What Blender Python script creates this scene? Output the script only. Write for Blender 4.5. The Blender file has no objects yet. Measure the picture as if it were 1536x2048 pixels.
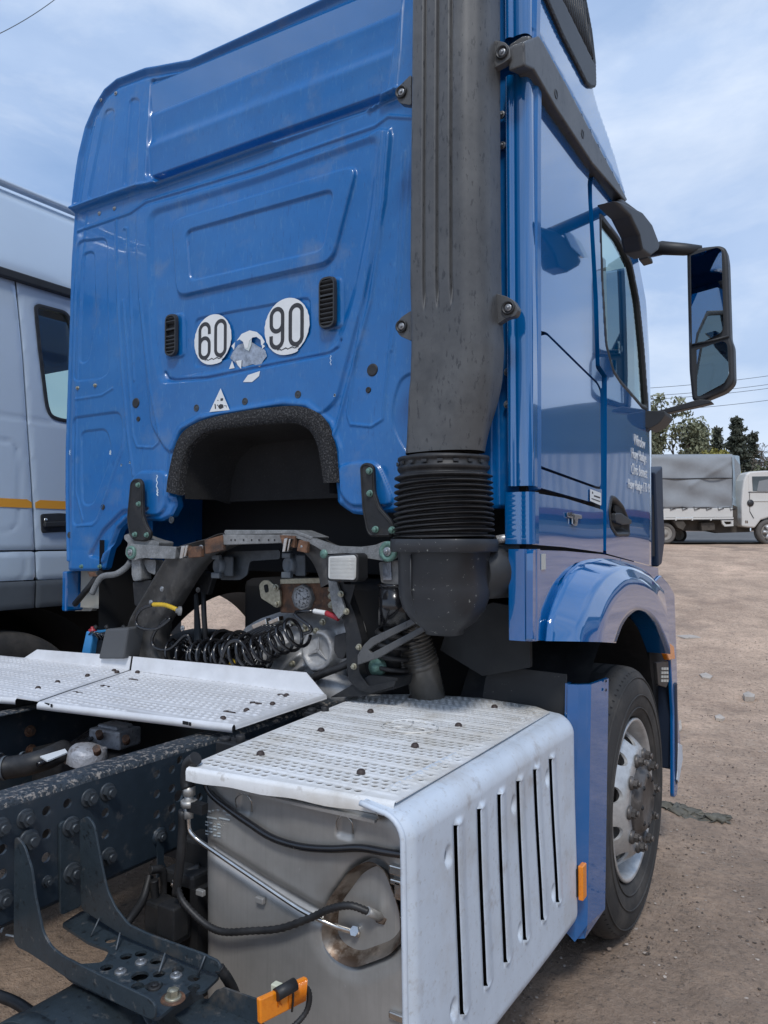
import bpy, math, random
import numpy as np
from mathutils import Vector, Matrix
random.seed(7); rng = np.random.default_rng(7)
S = bpy.context.scene
COL = S.collection
PI = math.pi
# ---------------------------------------------------------------- camera
F_PX, CX, CY, HOR = 1538.0, 768.0, 1024.0, 1080.0
CAM = Vector((2.003, -2.214, 1.5))
YAW = math.radians(32.0)
PITCH = math.atan((HOR - CY) / F_PX)
RIGHT = Vector((math.cos(YAW), math.sin(YAW), 0))
FH = Vector((-math.sin(YAW), math.cos(YAW), 0))
UPZ = Vector((0, 0, 1))
FWD = FH * math.cos(PITCH) + UPZ * math.sin(PITCH)
UP = UPZ * math.cos(PITCH) - FH * math.sin(PITCH)
cd = bpy.data.cameras.new('camera'); cam = bpy.data.objects.new('camera', cd); COL.objects.link(cam)
cd.sensor_fit = 'VERTICAL'; cd.sensor_height = 36; cd.lens = F_PX / 2048 * 36
cd.clip_start = 0.05; cd.clip_end = 3000
cam.location = CAM
cam.rotation_euler = Matrix((RIGHT, UP, -FWD)).transposed().to_euler()
S.camera = cam
S.render.resolution_x = 768; S.render.resolution_y = 1024
# ---------------------------------------------------------------- sky, sun, exposure
SUN_EL, SUN_AZ = math.radians(52), math.radians(150)     # azimuth measured clockwise from +Y
W = bpy.data.worlds.new('World'); S.world = W; W.use_nodes = True
nt = W.node_tree; nt.nodes.clear()
def N(t, tree=None, **k):
    n = (tree or nt).nodes.new(t)
    for a, b in k.items(): setattr(n, a, b)
    return n
def mixrgb(tree, fac, a, b, mode='MIX'):
    m = tree.nodes.new('ShaderNodeMix'); m.data_type = 'RGBA'; m.blend_type = mode
    for i, v in ((0, fac), (6, a), (7, b)):
        if isinstance(v, bpy.types.NodeSocket): tree.links.new(v, m.inputs[i])
        elif isinstance(v, (int, float)): m.inputs[i].default_value = v if i == 0 else (v, v, v, 1)
        else: m.inputs[i].default_value = (*v, 1)
    return m.outputs[2]
def ramp(tree, src, stops):
    r = tree.nodes.new('ShaderNodeValToRGB'); tree.links.new(src, r.inputs[0])
    e = r.color_ramp.elements
    while len(e) < len(stops): e.new(0.5)
    for i, (p, c) in enumerate(stops):
        e[i].position = p; e[i].color = (c, c, c, 1) if isinstance(c, (int, float)) else (*c, 1)
    return r.outputs[0]
sky = N('ShaderNodeTexSky', sky_type='NISHITA', sun_disc=False)
sky.sun_elevation = SUN_EL; sky.sun_rotation = SUN_AZ; sky.air_density = 1.0; sky.dust_density = 1.0; sky.ozone_density = 2.0
tc = N('ShaderNodeTexCoord')
mp1 = N('ShaderNodeMapping'); mp1.inputs['Scale'].default_value = (1.0, 1.0, 2.6); mp1.inputs['Location'].default_value = (0.35, 1.9, .2)
nt.links.new(tc.outputs['Generated'], mp1.inputs[0])
n1 = N('ShaderNodeTexNoise'); n1.inputs['Scale'].default_value = 1.5; n1.inputs['Detail'].default_value = 7; n1.inputs['Roughness'].default_value = .52; n1.inputs['Distortion'].default_value = .5
nt.links.new(mp1.outputs[0], n1.inputs[0])
n2 = N('ShaderNodeTexNoise'); n2.inputs['Scale'].default_value = 3.1; n2.inputs['Detail'].default_value = 8; n2.inputs['Roughness'].default_value = .6; n2.inputs['Distortion'].default_value = .3
nt.links.new(mp1.outputs[0], n2.inputs[0])
veil = mixrgb(nt, 0.82, sky.outputs[0], (2.7, 4.3, 7.3))
c1 = ramp(nt, n1.outputs[0], [(.36, 0.0), (.66, 1.0)])
c2 = ramp(nt, n2.outputs[0], [(.44, 0.0), (.72, 1.0)])
a1 = mixrgb(nt, c1, veil, (4.8, 6.2, 8.7))
a2f = mixrgb(nt, 1.0, c2, (.55, .55, .55), 'MULTIPLY')
a2 = mixrgb(nt, a2f, a1, (8.9, 9.6, 10.6))
sxyz = N('ShaderNodeSeparateXYZ'); nt.links.new(tc.outputs['Generated'], sxyz.inputs[0])
hz = ramp(nt, sxyz.outputs[2], [(0.0, 0.75), (.12, .55), (.30, 0.0)])
a3 = mixrgb(nt, hz, a2, (6.8, 8.0, 9.7))
bg = N('ShaderNodeBackground'); bg.inputs[1].default_value = 0.088
nt.links.new(a3, bg.inputs[0]); wo = N('ShaderNodeOutputWorld'); nt.links.new(bg.outputs[0], wo.inputs[0])
sl = bpy.data.lights.new('sun', 'SUN'); sun = bpy.data.objects.new('sun', sl); COL.objects.link(sun)
sl.energy = 1.5; sl.angle = math.radians(11); sl.color = (1, .975, .94)
sd = Vector((math.sin(SUN_AZ) * math.cos(SUN_EL), math.cos(SUN_AZ) * math.cos(SUN_EL), math.sin(SUN_EL)))
sun.rotation_euler = sd.to_track_quat('Z', 'Y').to_euler()
S.view_settings.view_transform = 'Standard'; S.view_settings.look = 'None'; S.view_settings.gamma = 1
S.view_settings.use_curve_mapping = False; S.view_settings.exposure = 0.28
# ---------------------------------------------------------------- picture ray -> point on a real plane
def ray(u, v): return FWD + RIGHT * ((u - CX) / F_PX) + UP * ((CY - v) / F_PX)
def on(ax, u, v, val):
    d = ray(u, v); t = (val - CAM[ax]) / d[ax]; return CAM + d * t
def onx(u, v, x): return on(0, u, v, x)
def ony(u, v, y): return on(1, u, v, y)
def onz(u, v, z): return on(2, u, v, z)
def ond(u, v, depth): d = ray(u, v); return CAM + d * (depth / d.dot(FH))
def YX(pts, y=0.0): return [(p.x, p.z) for p in (ony(u, v, y) for u, v in pts)]
def XX(pts, x): return [(p.y, p.z) for p in (onx(u, v, x) for u, v in pts)]
def ZX(pts, z): return [(p.x, p.y) for p in (onz(u, v, z) for u, v in pts)]
# ---------------------------------------------------------------- materials
def mat(name, col, rough=.5, metal=0., coat=0., ior=1.5, var=None, spots=None, streak=None, bump=None, wear=None, emit=None, trans=0., grad=None):
    m = bpy.data.materials.new(name); m.use_nodes = True; t = m.node_tree
    b = t.nodes['Principled BSDF']
    b.inputs['Roughness'].default_value = rough; b.inputs['Metallic'].default_value = metal
    b.inputs['Coat Weight'].default_value = coat; b.inputs['Coat Roughness'].default_value = .02; b.inputs['IOR'].default_value = ior
    b.inputs['Transmission Weight'].default_value = trans
    g = t.nodes.new('ShaderNodeNewGeometry').outputs['Position']
    def noise(sc, det=5, ro=.6, scale3=None):
        n = t.nodes.new('ShaderNodeTexNoise'); n.inputs['Scale'].default_value = sc; n.inputs['Detail'].default_value = det; n.inputs['Roughness'].default_value = ro
        if scale3:
            mm = t.nodes.new('ShaderNodeMapping'); mm.inputs['Scale'].default_value = scale3[:3]
            if len(scale3) > 3: mm.inputs['Rotation'].default_value = scale3[3]
            t.links.new(g, mm.inputs[0]); t.links.new(mm.outputs[0], n.inputs[0])
        else: t.links.new(g, n.inputs[0])
        return n.outputs[0]
    c = t.nodes.new('ShaderNodeRGB'); c.outputs[0].default_value = (*col, 1); c = c.outputs[0]
    rs = None
    if var:                                   # (scale, amount) soft tone variation
        for sc, am in (var if isinstance(var[0], tuple) else (var,)):
            f = ramp(t, noise(sc), [(.3, 1 - am), (.7, 1 + am)]); c = mixrgb(t, 1.0, c, f, 'MULTIPLY')
    def layer(spec, c, rs):                   # (colour, scale, lo, hi, opacity, [scale3], [rough])
        col2, sc, lo, hi, op = spec[:5]; s3 = spec[5] if len(spec) > 5 else None
        f = ramp(t, noise(sc, 6, .65, s3), [(lo, 0.), (hi, op)])
        return mixrgb(t, f, c, col2), f
    for sp in (spots or []): c, f = layer(sp, c, rs); rs = f
    for sp in (streak or []): c, f = layer(sp, c, rs)
    t.links.new(c, b.inputs['Base Color'])
    if rs is not None and wear:
        mr = t.nodes.new('ShaderNodeMapRange'); mr.inputs[3].default_value = rough; mr.inputs[4].default_value = wear
        t.links.new(rs, mr.inputs[0]); t.links.new(mr.outputs[0], b.inputs['Roughness'])
    if bump:
        h = None
        for sc, st, ds in (bump if isinstance(bump[0], tuple) else (bump,)):
            bn = t.nodes.new('ShaderNodeBump'); bn.inputs['Strength'].default_value = st; bn.inputs['Distance'].default_value = ds
            t.links.new(noise(sc, 4), bn.inputs['Height'])
            if h is not None: t.links.new(h, bn.inputs['Normal'])
            h = bn.outputs[0]
        t.links.new(h, b.inputs['Normal'])
    if emit: b.inputs['Emission Color'].default_value = (*emit[0], 1); b.inputs['Emission Strength'].default_value = emit[1]
    return m
BL = (0.0, 0.120, 0.380)
M_blue = mat('blue_paint_weathered', BL, .36, coat=.45, ior=1.5, var=((1.3, .10), (9, .05)),
    spots=[((.11, .27, .46), 1.8, .45, .78, .20), ((.10, .25, .44), 46, .56, .68, .25, (1.6, 1, .4, (0, .12, 0))), ((.22, .25, .26), 5, .56, .74, .30), ((.03, .06, .10), 2.6, .56, .76, .35)],
    streak=[((.002, .05, .20), 60, .60, .66, .38, (2.2, 1, .42, (0, .12, 0)))], wear=.5, bump=((3.2, .05, .006), (120, .05, .0006)))
M_blueg = mat('blue_paint_gloss', (0.0, 0.112, 0.35), .08, coat=1., ior=1.65, var=(2.2, .08), spots=[((.15, .2, .3), 5, .56, .85, .10)],
    streak=[((.2, .25, .33), 30, .62, .75, .10, (1, 3, .12))], bump=((1.1, .05, .010), (5, .02, .003)))
M_blueg.node_tree.nodes['Principled BSDF'].inputs['Coat IOR'].default_value = 1.85
M_chip = mat('bare_chipped_edge', (.62, .72, .78), .5)
M_foam = mat('black_foam_matting', (.020, .020, .022), .95, var=(60, .5), bump=((130, 1.0, .012), (60, .6, .010)), spots=[((.14, .14, .14), 130, .52, .62, .7)])
M_plas = mat('grey_black_plastic', (.070, .072, .075), .42, var=((5, .14), (40, .08)), spots=[((.145, .145, .14), 2.2, .42, .7, .6), ((.035, .036, .038), 7, .56, .70, .45), ((.19, .19, .18), 5, .60, .74, .4, (2, 2, .3))],
    streak=[((.018, .019, .022), 52, .585, .63, .65, (1.8, 1.8, .55, (.1, .12, 0)))], bump=((260, .12, .0008), (6, .1, .004)), wear=.55)
M_plas2 = mat('dark_plastic_trim', (.030, .032, .035), .5, var=(10, .15), bump=(500, .12, .0006))
M_rub = mat('black_rubber', (.018, .018, .019), .5, var=(25, .3), spots=[((.09, .085, .08), 14, .5, .75, .3)], bump=(90, .2, .002))
M_tyre = mat('tyre_rubber', (.030, .029, .028), .75, var=(7, .2), spots=[((.15, .13, .11), 5, .47, .75, .45)], bump=((60, .3, .003), (200, .3, .001)))
M_dark = mat('sooty_black_steel', (.012, .013, .015), .6, var=(12, .3), spots=[((.06, .055, .05), 18, .5, .75, .5)], bump=(80, .3, .003))
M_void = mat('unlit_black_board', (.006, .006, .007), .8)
M_frame = mat('blue_black_frame_paint', (.022, .034, .047), .42, var=((4, .15), (30, .1)), spots=[((.13, .12, .11), 24, .58, .68, .45), ((.07, .075, .08), 6, .5, .8, .5)], bump=((150, .15, .0012), (22, .1, .003)), wear=.6)
M_ftop = mat('flaking_frame_top_flange', (.035, .045, .055), .5, var=(12, .25), spots=[((.33, .29, .25), 75, .53, .59, .8), ((.01, .012, .014), 110, .54, .60, .8), ((.22, .13, .08), 38, .66, .72, .7)], bump=((120, .8, .004),), wear=.7)
M_bolt = mat('painted_bolt_steel', (.055, .065, .075), .45, metal=.3, var=(50, .2), bump=(200, .2, .001))
M_gbolt = mat('green_coated_bolt', (.13, .24, .20), .5, metal=.3, var=(120, .3), spots=[((.35, .38, .36), 150, .58, .66, .5)])
M_ybolt = mat('zinc_yellow_bolt', (.36, .34, .26), .42, metal=.6, var=(90, .25))
M_screw = mat('zinc_screw_head', (.32, .33, .34), .4, metal=.7, var=(160, .3))
M_rust = mat('rusty_steel', (.15, .075, .042), .8, var=(22, .4), spots=[((.035, .03, .028), 26, .45, .62, .8), ((.34, .2, .13), 70, .6, .7, .5)], bump=(110, .6, .003))
M_alu = mat('grey_cast_aluminium', (.25, .25, .245), .55, metal=.35, var=((8, .3), (60, .15)), spots=[((.09, .085, .08), 9, .45, .7, .75)], bump=((90, .35, .003), (14, .3, .01)))
M_cast = mat('rough_cast_arm', (.23, .235, .235), .6, metal=.3, var=((22, .3), (140, .2)), spots=[((.50, .5, .5), 160, .6, .7, .6)], bump=(240, .6, .002))
M_deck = mat('worn_aluminium_tread', (.80, .80, .79), .42, metal=.10, var=((3, .08), (30, .06)), spots=[((.50, .44, .34), 3.4, .46, .70, .55), ((.28, .23, .18), 30, .58, .70, .45), ((.42, .37, .3), 9, .54, .68, .35)],
    streak=[((.36, .33, .30), 22, .60, .75, .4, (1, .3, 1))], bump=(200, .12, .0008), wear=.6)
M_deck2 = mat('bright_aluminium_tread', (.72, .725, .74), .40, metal=.10, var=((3, .08), (20, .06)), spots=[((.48, .45, .42), 4.5, .52, .8, .45), ((.2, .18, .16), 60, .68, .75, .5)], bump=(200, .12, .0008), wear=.55)
M_cover = mat('pale_grey_painted_sheet', (.60, .66, .73), .42, coat=.15, var=((2.5, .06), (18, .04)), spots=[((.30, .26, .23), 16, .58, .72, .5), ((.40, .36, .31), 4.2, .50, .72, .50), ((.36, .34, .31), 70, .58, .68, .40), ((.25, .22, .18), 2.1, .60, .80, .4, (.3, 1, .12))],
    streak=[((.22, .2, .18), 60, .66, .72, .6, (.6, 2, 1.2))], bump=(60, .08, .0015), wear=.6)
M_tank = mat('brushed_stainless_box', (.44, .43, .41), .44, metal=.55, var=((2.5, .14), (14, .06)), spots=[((.24, .215, .185), 3.0, .50, .8, .5), ((.55, .54, .52), 48, .67, .74, .55, (1, 1, .5))],
    streak=[((.30, .29, .27), 36, .50, .75, .35, (3.0, 1, .14))], bump=((60, .12, .0012), (2.6, .3, .02)), wear=.55)
M_pock = mat('heat_stained_steel', (.30, .26, .22), .42, metal=.7, var=((9, .3), (40, .12)), spots=[((.09, .055, .035), 11, .44, .56, .9), ((.55, .50, .45), 20, .60, .70, .5)], bump=(40, .15, .002), wear=.6)
M_pipe = mat('bright_steel_tube', (.62, .60, .57), .22, metal=1., var=(30, .15))
M_whtape = mat('white_sleeve', (.75, .74, .72), .5)
M_red = mat('red_sleeve', (.34, .02, .03), .45, var=(60, .2))
M_yel = mat('yellow_sleeve', (.62, .40, .02), .42, var=(60, .12))
M_cable = mat('gloss_black_cable', (.012, .012, .014), .22, coat=.4, var=(30, .3))
M_mirror = mat('mirror_glass', (.62, .68, .70), .02, metal=1.)
M_chrome = mat('chrome_badge', (.62, .62, .60), .2, metal=1., var=(80, .2))
M_amber = mat('amber_reflector_plastic', (.90, .27, .012), .25, coat=.6, spots=[((.75, .17, .0), 90, .5, .6, .35)], bump=(500, .3, .001))
M_lens = mat('ribbed_clear_lens', (.60, .60, .57), .16, coat=.8, var=(30, .06))
M_white = mat('white_sticker_vinyl', (.74, .76, .76), .45, var=(12, .05), spots=[((.5, .5, .5), 40, .63, .72, .4)])
M_black = mat('black_print', (.035, .035, .038), .5, var=(60, .15))
M_foil = mat('torn_foil_residue', (.34, .37, .42), .22, metal=.5, var=(40, .4), bump=(60, .5, .003))
M_refl = mat('silver_reflector_tape', (.62, .65, .62), .35, metal=.4)
M_grey = mat('pale_grey_vinyl', (.50, .56, .58), .5)
M_beige = mat('bare_inner_panel', (.36, .35, .31), .7, var=(8, .12), spots=[((.10, .09, .08), 7, .5, .8, .6)])
M_blueb = mat('light_blue_plastic', (.05, .26, .55), .4)
M_glass = bpy.data.materials.new('tinted_window_glass'); M_glass.use_nodes = True
gt = M_glass.node_tree; gt.nodes.clear()
tr = gt.nodes.new('ShaderNodeBsdfTransparent'); tr.inputs[0].default_value = (.50, .66, .60, 1)
gl = gt.nodes.new('ShaderNodeBsdfGlossy'); gl.inputs['Color'].default_value = (.86, .98, .94, 1); gl.inputs['Roughness'].default_value = .02
fr = gt.nodes.new('ShaderNodeFresnel'); fr.inputs[0].default_value = 2.9
ms = gt.nodes.new('ShaderNodeMixShader'); om = gt.nodes.new('ShaderNodeOutputMaterial')
gt.links.new(fr.outputs[0], ms.inputs[0]); gt.links.new(tr.outputs[0], ms.inputs[1]); gt.links.new(gl.outputs[0], ms.inputs[2]); gt.links.new(ms.outputs[0], om.inputs[0])
M_tw = mat('silver_white_cab_paint', (.58, .69, .80), .20, metal=.1, coat=.7, var=(1.5, .04), bump=(1.0, .05, .01))
M_trim = mat('slate_grey_plastic', (.10, .115, .13), .5, var=(8, .1))
M_orange = mat('orange_reflective_stripe', (.80, .36, .04), .4)
# ---------------------------------------------------------------- mesh helpers
def obj_from(name, me, m, parent):
    me.name = name
    if m is not None: me.materials.append(m)
    o = bpy.data.objects.new(name, me); COL.objects.link(o)
    if parent is not None:
        o.parent = parent
        if parent.type == 'EMPTY': o.matrix_parent_inverse = Matrix.Translation(-parent.location)
    return o
def fast(name, V, Fs, m, parent=None, smooth=True):
    """V (n,3) array, Fs (k,4) or (k,3) int array"""
    me = bpy.data.meshes.new(name); V = np.asarray(V, np.float32); Fs = np.asarray(Fs, np.int32)
    me.vertices.add(len(V)); me.vertices.foreach_set('co', V.ravel())
    k = Fs.shape[1]; me.loops.add(Fs.size); me.loops.foreach_set('vertex_index', Fs.ravel())
    me.polygons.add(len(Fs)); me.polygons.foreach_set('loop_start', np.arange(0, Fs.size, k, dtype=np.int32))
    me.update(calc_edges=True); me.validate()
    me.polygons.foreach_set('use_smooth', np.full(len(me.polygons), smooth)); me.update()
    return obj_from(name, me, m, parent)
def crom(pts, n=8, closed=False):
    P = [Vector(p) for p in pts]
    if len(P) < 3: return P
    out = []; L = len(P); R = range(L if closed else L - 1)
    for i in R:
        if closed: a, b, c, d = P[i - 1], P[i], P[(i + 1) % L], P[(i + 2) % L]
        else: b, c = P[i], P[i + 1]; a = P[i - 1] if i else b * 2 - c; d = P[i + 2] if i + 2 < L else c * 2 - b
        for k in range(n):
            t = k / n; out.append(.5 * ((2 * b) + (-a + c) * t + (2 * a - 5 * b + 4 * c - d) * t * t + (-a + 3 * b - 3 * c + d) * t ** 3))
    if not closed: out.append(P[-1])
    return out
def rp(pts, r, n=5):
    """polygon with its corners rounded"""
    P = [Vector(p) for p in pts]; out = []; L = len(P)
    for i in range(L):
        b = P[i]; a = P[i - 1]; c = P[(i + 1) % L]
        va, vc = a - b, c - b; la, lc = va.length, vc.length
        if la < 1e-6 or lc < 1e-6: continue
        d = min(r, la * .48, lc * .48); p, q = b + va * (d / la), b + vc * (d / lc)
        for k in range(n + 1):
            t = k / n; out.append(tuple(p * (1 - t) ** 2 + b * 2 * t * (1 - t) + q * t * t))
    return out
class MB:
    def __init__(s): s.v = []; s.f = []; s.sm = []
    def add(s, V, Fs, smooth=False):
        o = len(s.v); s.v += [tuple(p) for p in V]; s.f += [[i + o for i in f] for f in Fs]; s.sm += [smooth] * len(Fs); return s
    def box(s, a, b, M=None):
        x0, y0, z0 = a; x1, y1, z1 = b
        V = [(x0,y0,z0),(x1,y0,z0),(x1,y1,z0),(x0,y1,z0),(x0,y0,z1),(x1,y0,z1),(x1,y1,z1),(x0,y1,z1)]
        if M is not None: V = [M @ Vector(p) for p in V]
        return s.add(V, [(0,3,2,1),(4,5,6,7),(0,1,5,4),(1,2,6,5),(2,3,7,6),(3,0,4,7)])
    def prism(s, pts3, ext, smooth=False):
        n = len(pts3); e = Vector(ext); P = [Vector(p) for p in pts3]
        s.add(P + [p + e for p in P], [list(range(n)), list(range(2 * n - 1, n - 1, -1))])
        o = len(s.v) - 2 * n
        for i in range(n):
            j = (i + 1) % n; s.f.append([o + i, o + n + i, o + n + j, o + j]); s.sm.append(smooth)
        return s
    def pyz(s, pts, x0, x1): return s.prism([(x0, a, b) for a, b in pts], (x1 - x0, 0, 0))
    def pxz(s, pts, y0, y1): return s.prism([(a, y0, b) for a, b in pts], (0, y1 - y0, 0))
    def pxy(s, pts, z0, z1): return s.prism([(a, b, z0) for a, b in pts], (0, 0, z1 - z0))
    def tube(s, path, r, n=10, cap=True, smooth=True, rf=None):
        P = [Vector(p) for p in path]; L = len(P); rings = []; t0 = (P[1] - P[0]).normalized()
        up = Vector((0, 0, 1)) if abs(t0.z) < .9 else Vector((1, 0, 0)); u = t0.cross(up).normalized()
        for i in range(L):
            t = (P[min(i + 1, L - 1)] - P[max(i - 1, 0)]).normalized(); u = (u - t * u.dot(t)).normalized(); w = t.cross(u)
            rr = rf(i, i / (L - 1)) if rf else r
            rings.append([P[i] + (u * math.cos(2 * PI * k / n) + w * math.sin(2 * PI * k / n)) * rr for k in range(n)])
        V = [p for R_ in rings for p in R_]
        Fs = [(i * n + k, i * n + (k + 1) % n, (i + 1) * n + (k + 1) % n, (i + 1) * n + k) for i in range(L - 1) for k in range(n)]
        s.add(V, Fs, smooth)
        if cap:
            o = len(s.v) - L * n; s.f += [[o + k for k in range(n)][::-1], [o + (L - 1) * n + k for k in range(n)]]; s.sm += [False, False]
        return s
    def cyl(s, a, b, r, n=20, r2=None, smooth=True):
        r2 = r if r2 is None else r2
        return s.tube([a, b], r, n, True, smooth, rf=lambda i, t: r if i == 0 else r2)
    def lathe(s, c, axis, prof, n=32, smooth=True, a0=0, a1=2 * PI):
        """prof: (radius, offset along axis)"""
        c = Vector(c); ax = Vector(axis).normalized(); u = ax.orthogonal().normalized(); w = ax.cross(u); full = abs(a1 - a0 - 2 * PI) < 1e-6
        m = n if full else n + 1
        V = [c + ax * h + (u * math.cos(a0 + (a1 - a0) * k / n) + w * math.sin(a0 + (a1 - a0) * k / n)) * r for r, h in prof for k in range(m)]
        Fs = [(i * m + k, i * m + (k + 1) % m, (i + 1) * m + (k + 1) % m, (i + 1) * m + k) for i in range(len(prof) - 1) for k in range(n if full else n)]
        return s.add(V, Fs, smooth)
    def loft(s, rings, closed=True, smooth=True, cap=False):
        n = len(rings[0]); V = [p for r in rings for p in r]
        Fs = [(i * n + k, i * n + (k + 1) % n, (i + 1) * n + (k + 1) % n, (i + 1) * n + k) for i in range(len(rings) - 1) for k in range(n if closed else n - 1)]
        s.add(V, Fs, smooth)
        if cap:
            o = len(s.v) - len(V); s.f += [[o + k for k in range(n)][::-1], [o + (len(rings) - 1) * n + k for k in range(n)]]; s.sm += [False, False]
        return s
    def build(s, name, m, parent=None, bev=0, seg=2, kind=None, ang=40):
        me = bpy.data.meshes.new(name); me.from_pydata(s.v, [], s.f); me.validate()
        if len(me.polygons) == len(s.sm): me.polygons.foreach_set('use_smooth', s.sm)
        me.update()
        o = obj_from(name, me, m, parent)
        if bev:
            b = o.modifiers.new('bevel', 'BEVEL'); b.width = bev; b.segments = seg; b.limit_method = 'ANGLE'; b.angle_limit = math.radians(35); b.harden_normals = False
        if kind: o['kind'] = kind
        return o
def sdf(A, B, poly):
    """signed distance, negative inside"""
    P = np.asarray(poly, float); d = np.full(A.shape, 1e9); ins = np.zeros(A.shape, bool); n = len(P)
    for i in range(n):
        x0, y0 = P[i - 1]; x1, y1 = P[i]; ex, ey = x1 - x0, y1 - y0; L = ex * ex + ey * ey
        if L < 1e-14: continue
        t = np.clip(((A - x0) * ex + (B - y0) * ey) / L, 0, 1)
        d = np.minimum(d, (A - x0 - t * ex) ** 2 + (B - y0 - t * ey) ** 2)
        c = ((y0 > B) != (y1 > B))
        if abs(ey) > 1e-12: ins ^= c & (A < (B - y0) * ex / ey + x0)
    d = np.sqrt(d); return np.where(ins, -d, d)
def sdl(A, B, line):
    P = np.asarray(line, float); d = np.full(A.shape, 1e9)
    for i in range(1, len(P)):
        x0, y0 = P[i - 1]; x1, y1 = P[i]; ex, ey = x1 - x0, y1 - y0; L = ex * ex + ey * ey
        t = np.clip(((A - x0) * ex + (B - y0) * ey) / max(L, 1e-12), 0, 1)
        d = np.minimum(d, (A - x0 - t * ex) ** 2 + (B - y0 - t * ey) ** 2)
    return np.sqrt(d)
def sst(x): x = np.clip(x, 0, 1); return x * x * (3 - 2 * x)
def near(A, B, pts, m):
    P = np.asarray(pts); return (A > P[:, 0].min() - m) & (A < P[:, 0].max() + m) & (B > P[:, 1].min() - m) & (B < P[:, 1].max() + m)
def emb(H, A, B, poly, depth, w=.012, r=.03):
    q = rp(poly, r) if r else poly; k = near(A, B, q, w)
    H[k] += depth * sst(.5 - sdf(A[k], B[k], q) / w)
def groove(H, A, B, line, depth, w=.006, closed=False):
    q = list(line) + ([line[0]] if closed else []); k = near(A, B, q, w * 3)
    H[k] += depth * np.exp(-(sdl(A[k], B[k], q) / w) ** 2)
def plate(name, poly, cell, mp, m, parent, hf=None, thick=.004, edge=0., holes=(), hole_fn=None, kind=None, sortdir=1):
    P = np.asarray(poly); a0, b0 = P.min(0) - cell; a1, b1 = P.max(0) + cell
    na, nb = int((a1 - a0) / cell) + 2, int((b1 - b0) / cell) + 2
    A, B = np.meshgrid(a0 + np.arange(na) * cell, b0 + np.arange(nb) * cell, indexing='ij')
    def T(A, B):
        d = sdf(A, B, poly)
        for h in holes: d = np.maximum(d, -sdf(A, B, h))
        if hole_fn: d = np.maximum(d, hole_fn(A, B))
        return d
    D = T(A, B); inside = (D[:-1, :-1] + D[1:, :-1] + D[:-1, 1:] + D[1:, 1:]) / 4 < 0
    idx = np.arange(na * nb).reshape(na, nb)
    Q = np.stack([idx[:-1, :-1], idx[1:, :-1], idx[1:, 1:], idx[:-1, 1:]], -1)[inside]
    used = np.zeros(na * nb, bool); used[Q.ravel()] = True
    # boundary edges
    E = np.concatenate([Q[:, [0, 1]], Q[:, [1, 2]], Q[:, [2, 3]], Q[:, [3, 0]]]); Es = np.sort(E, 1); key = Es[:, 0].astype(np.int64) * (na * nb) + Es[:, 1]
    _, inv, cnt = np.unique(key, return_inverse=True, return_counts=True); be = E[cnt[inv.ravel()] == 1]
    bv = np.unique(be); a, b = A.ravel().copy(), B.ravel().copy(); e = cell * .05
    for it in range(2):
        d = T(a[bv], b[bv]); ga = (T(a[bv] + e, b[bv]) - T(a[bv] - e, b[bv])) / (2 * e); gb = (T(a[bv], b[bv] + e) - T(a[bv], b[bv] - e)) / (2 * e)
        g = np.maximum(np.hypot(ga, gb), .3); st = np.clip(d, -cell * .9, cell * .9); a[bv] -= st * ga / g; b[bv] -= st * gb / g
    Dn = D.ravel().copy(); Dn[bv] = 0
    H = hf(a, b, Dn) if hf else np.zeros_like(a)
    if edge:
        q = np.clip(edge + Dn, 0, edge); H = H - (edge - np.sqrt(np.maximum(edge ** 2 - q ** 2, 0)))
    rem = -np.ones(na * nb, int); ui = np.where(used)[0]; rem[ui] = np.arange(len(ui))
    X = np.stack(mp(a[ui], b[ui], H[ui]), -1); Fq = rem[Q]
    nU = len(ui); r2 = -np.ones(na * nb, int); r2[bv] = np.arange(len(bv))
    top = np.stack(mp(a[bv], b[bv], H[bv]), -1); bot = np.stack(mp(a[bv], b[bv], H[bv] - thick - (0 if not edge else 0)), -1)
    t_ = nU + r2[be]; b_ = nU + len(bv) + r2[be]
    Sk = np.stack([t_[:, 0], b_[:, 0], b_[:, 1], t_[:, 1]], -1)
    o = fast(name, np.concatenate([X, top, bot]), np.concatenate([Fq, Sk]), m, parent)
    if kind: o['kind'] = kind
    return o
mYf = lambda y0: (lambda a, b, h: (a, y0 - h, b))          # rear-facing sheet: (x, z)
mXf = lambda x0: (lambda a, b, h: (x0 + h, a, b))          # right-facing sheet: (y, z)
mZf = lambda z0: (lambda a, b, h: (a, b, z0 + h))
def thing(name, label, cat, loc, group=None):
    o = bpy.data.objects.new(name, None); o.location = loc; o.empty_display_size = .2; COL.objects.link(o)
    o['label'] = label; o['category'] = cat
    if group: o['group'] = group
    return o
def tag(o, label=None, cat=None, group=None, kind=None):
    for k, v in (('label', label), ('category', cat), ('group', group), ('kind', kind)):
        if v: o[k] = v
    return o
def inst(name, src, loc, rot, parent, scale=1, m=None):
    o = bpy.data.objects.new(name, src.data if hasattr(src, 'data') else src); COL.objects.link(o)
    o.parent = parent
    if parent is not None and parent.type == 'EMPTY': o.matrix_parent_inverse = Matrix.Translation(-parent.location)
    o.location = loc; o.rotation_euler = rot
    o.scale = (scale,) * 3 if isinstance(scale, (int, float)) else scale
    return o
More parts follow.
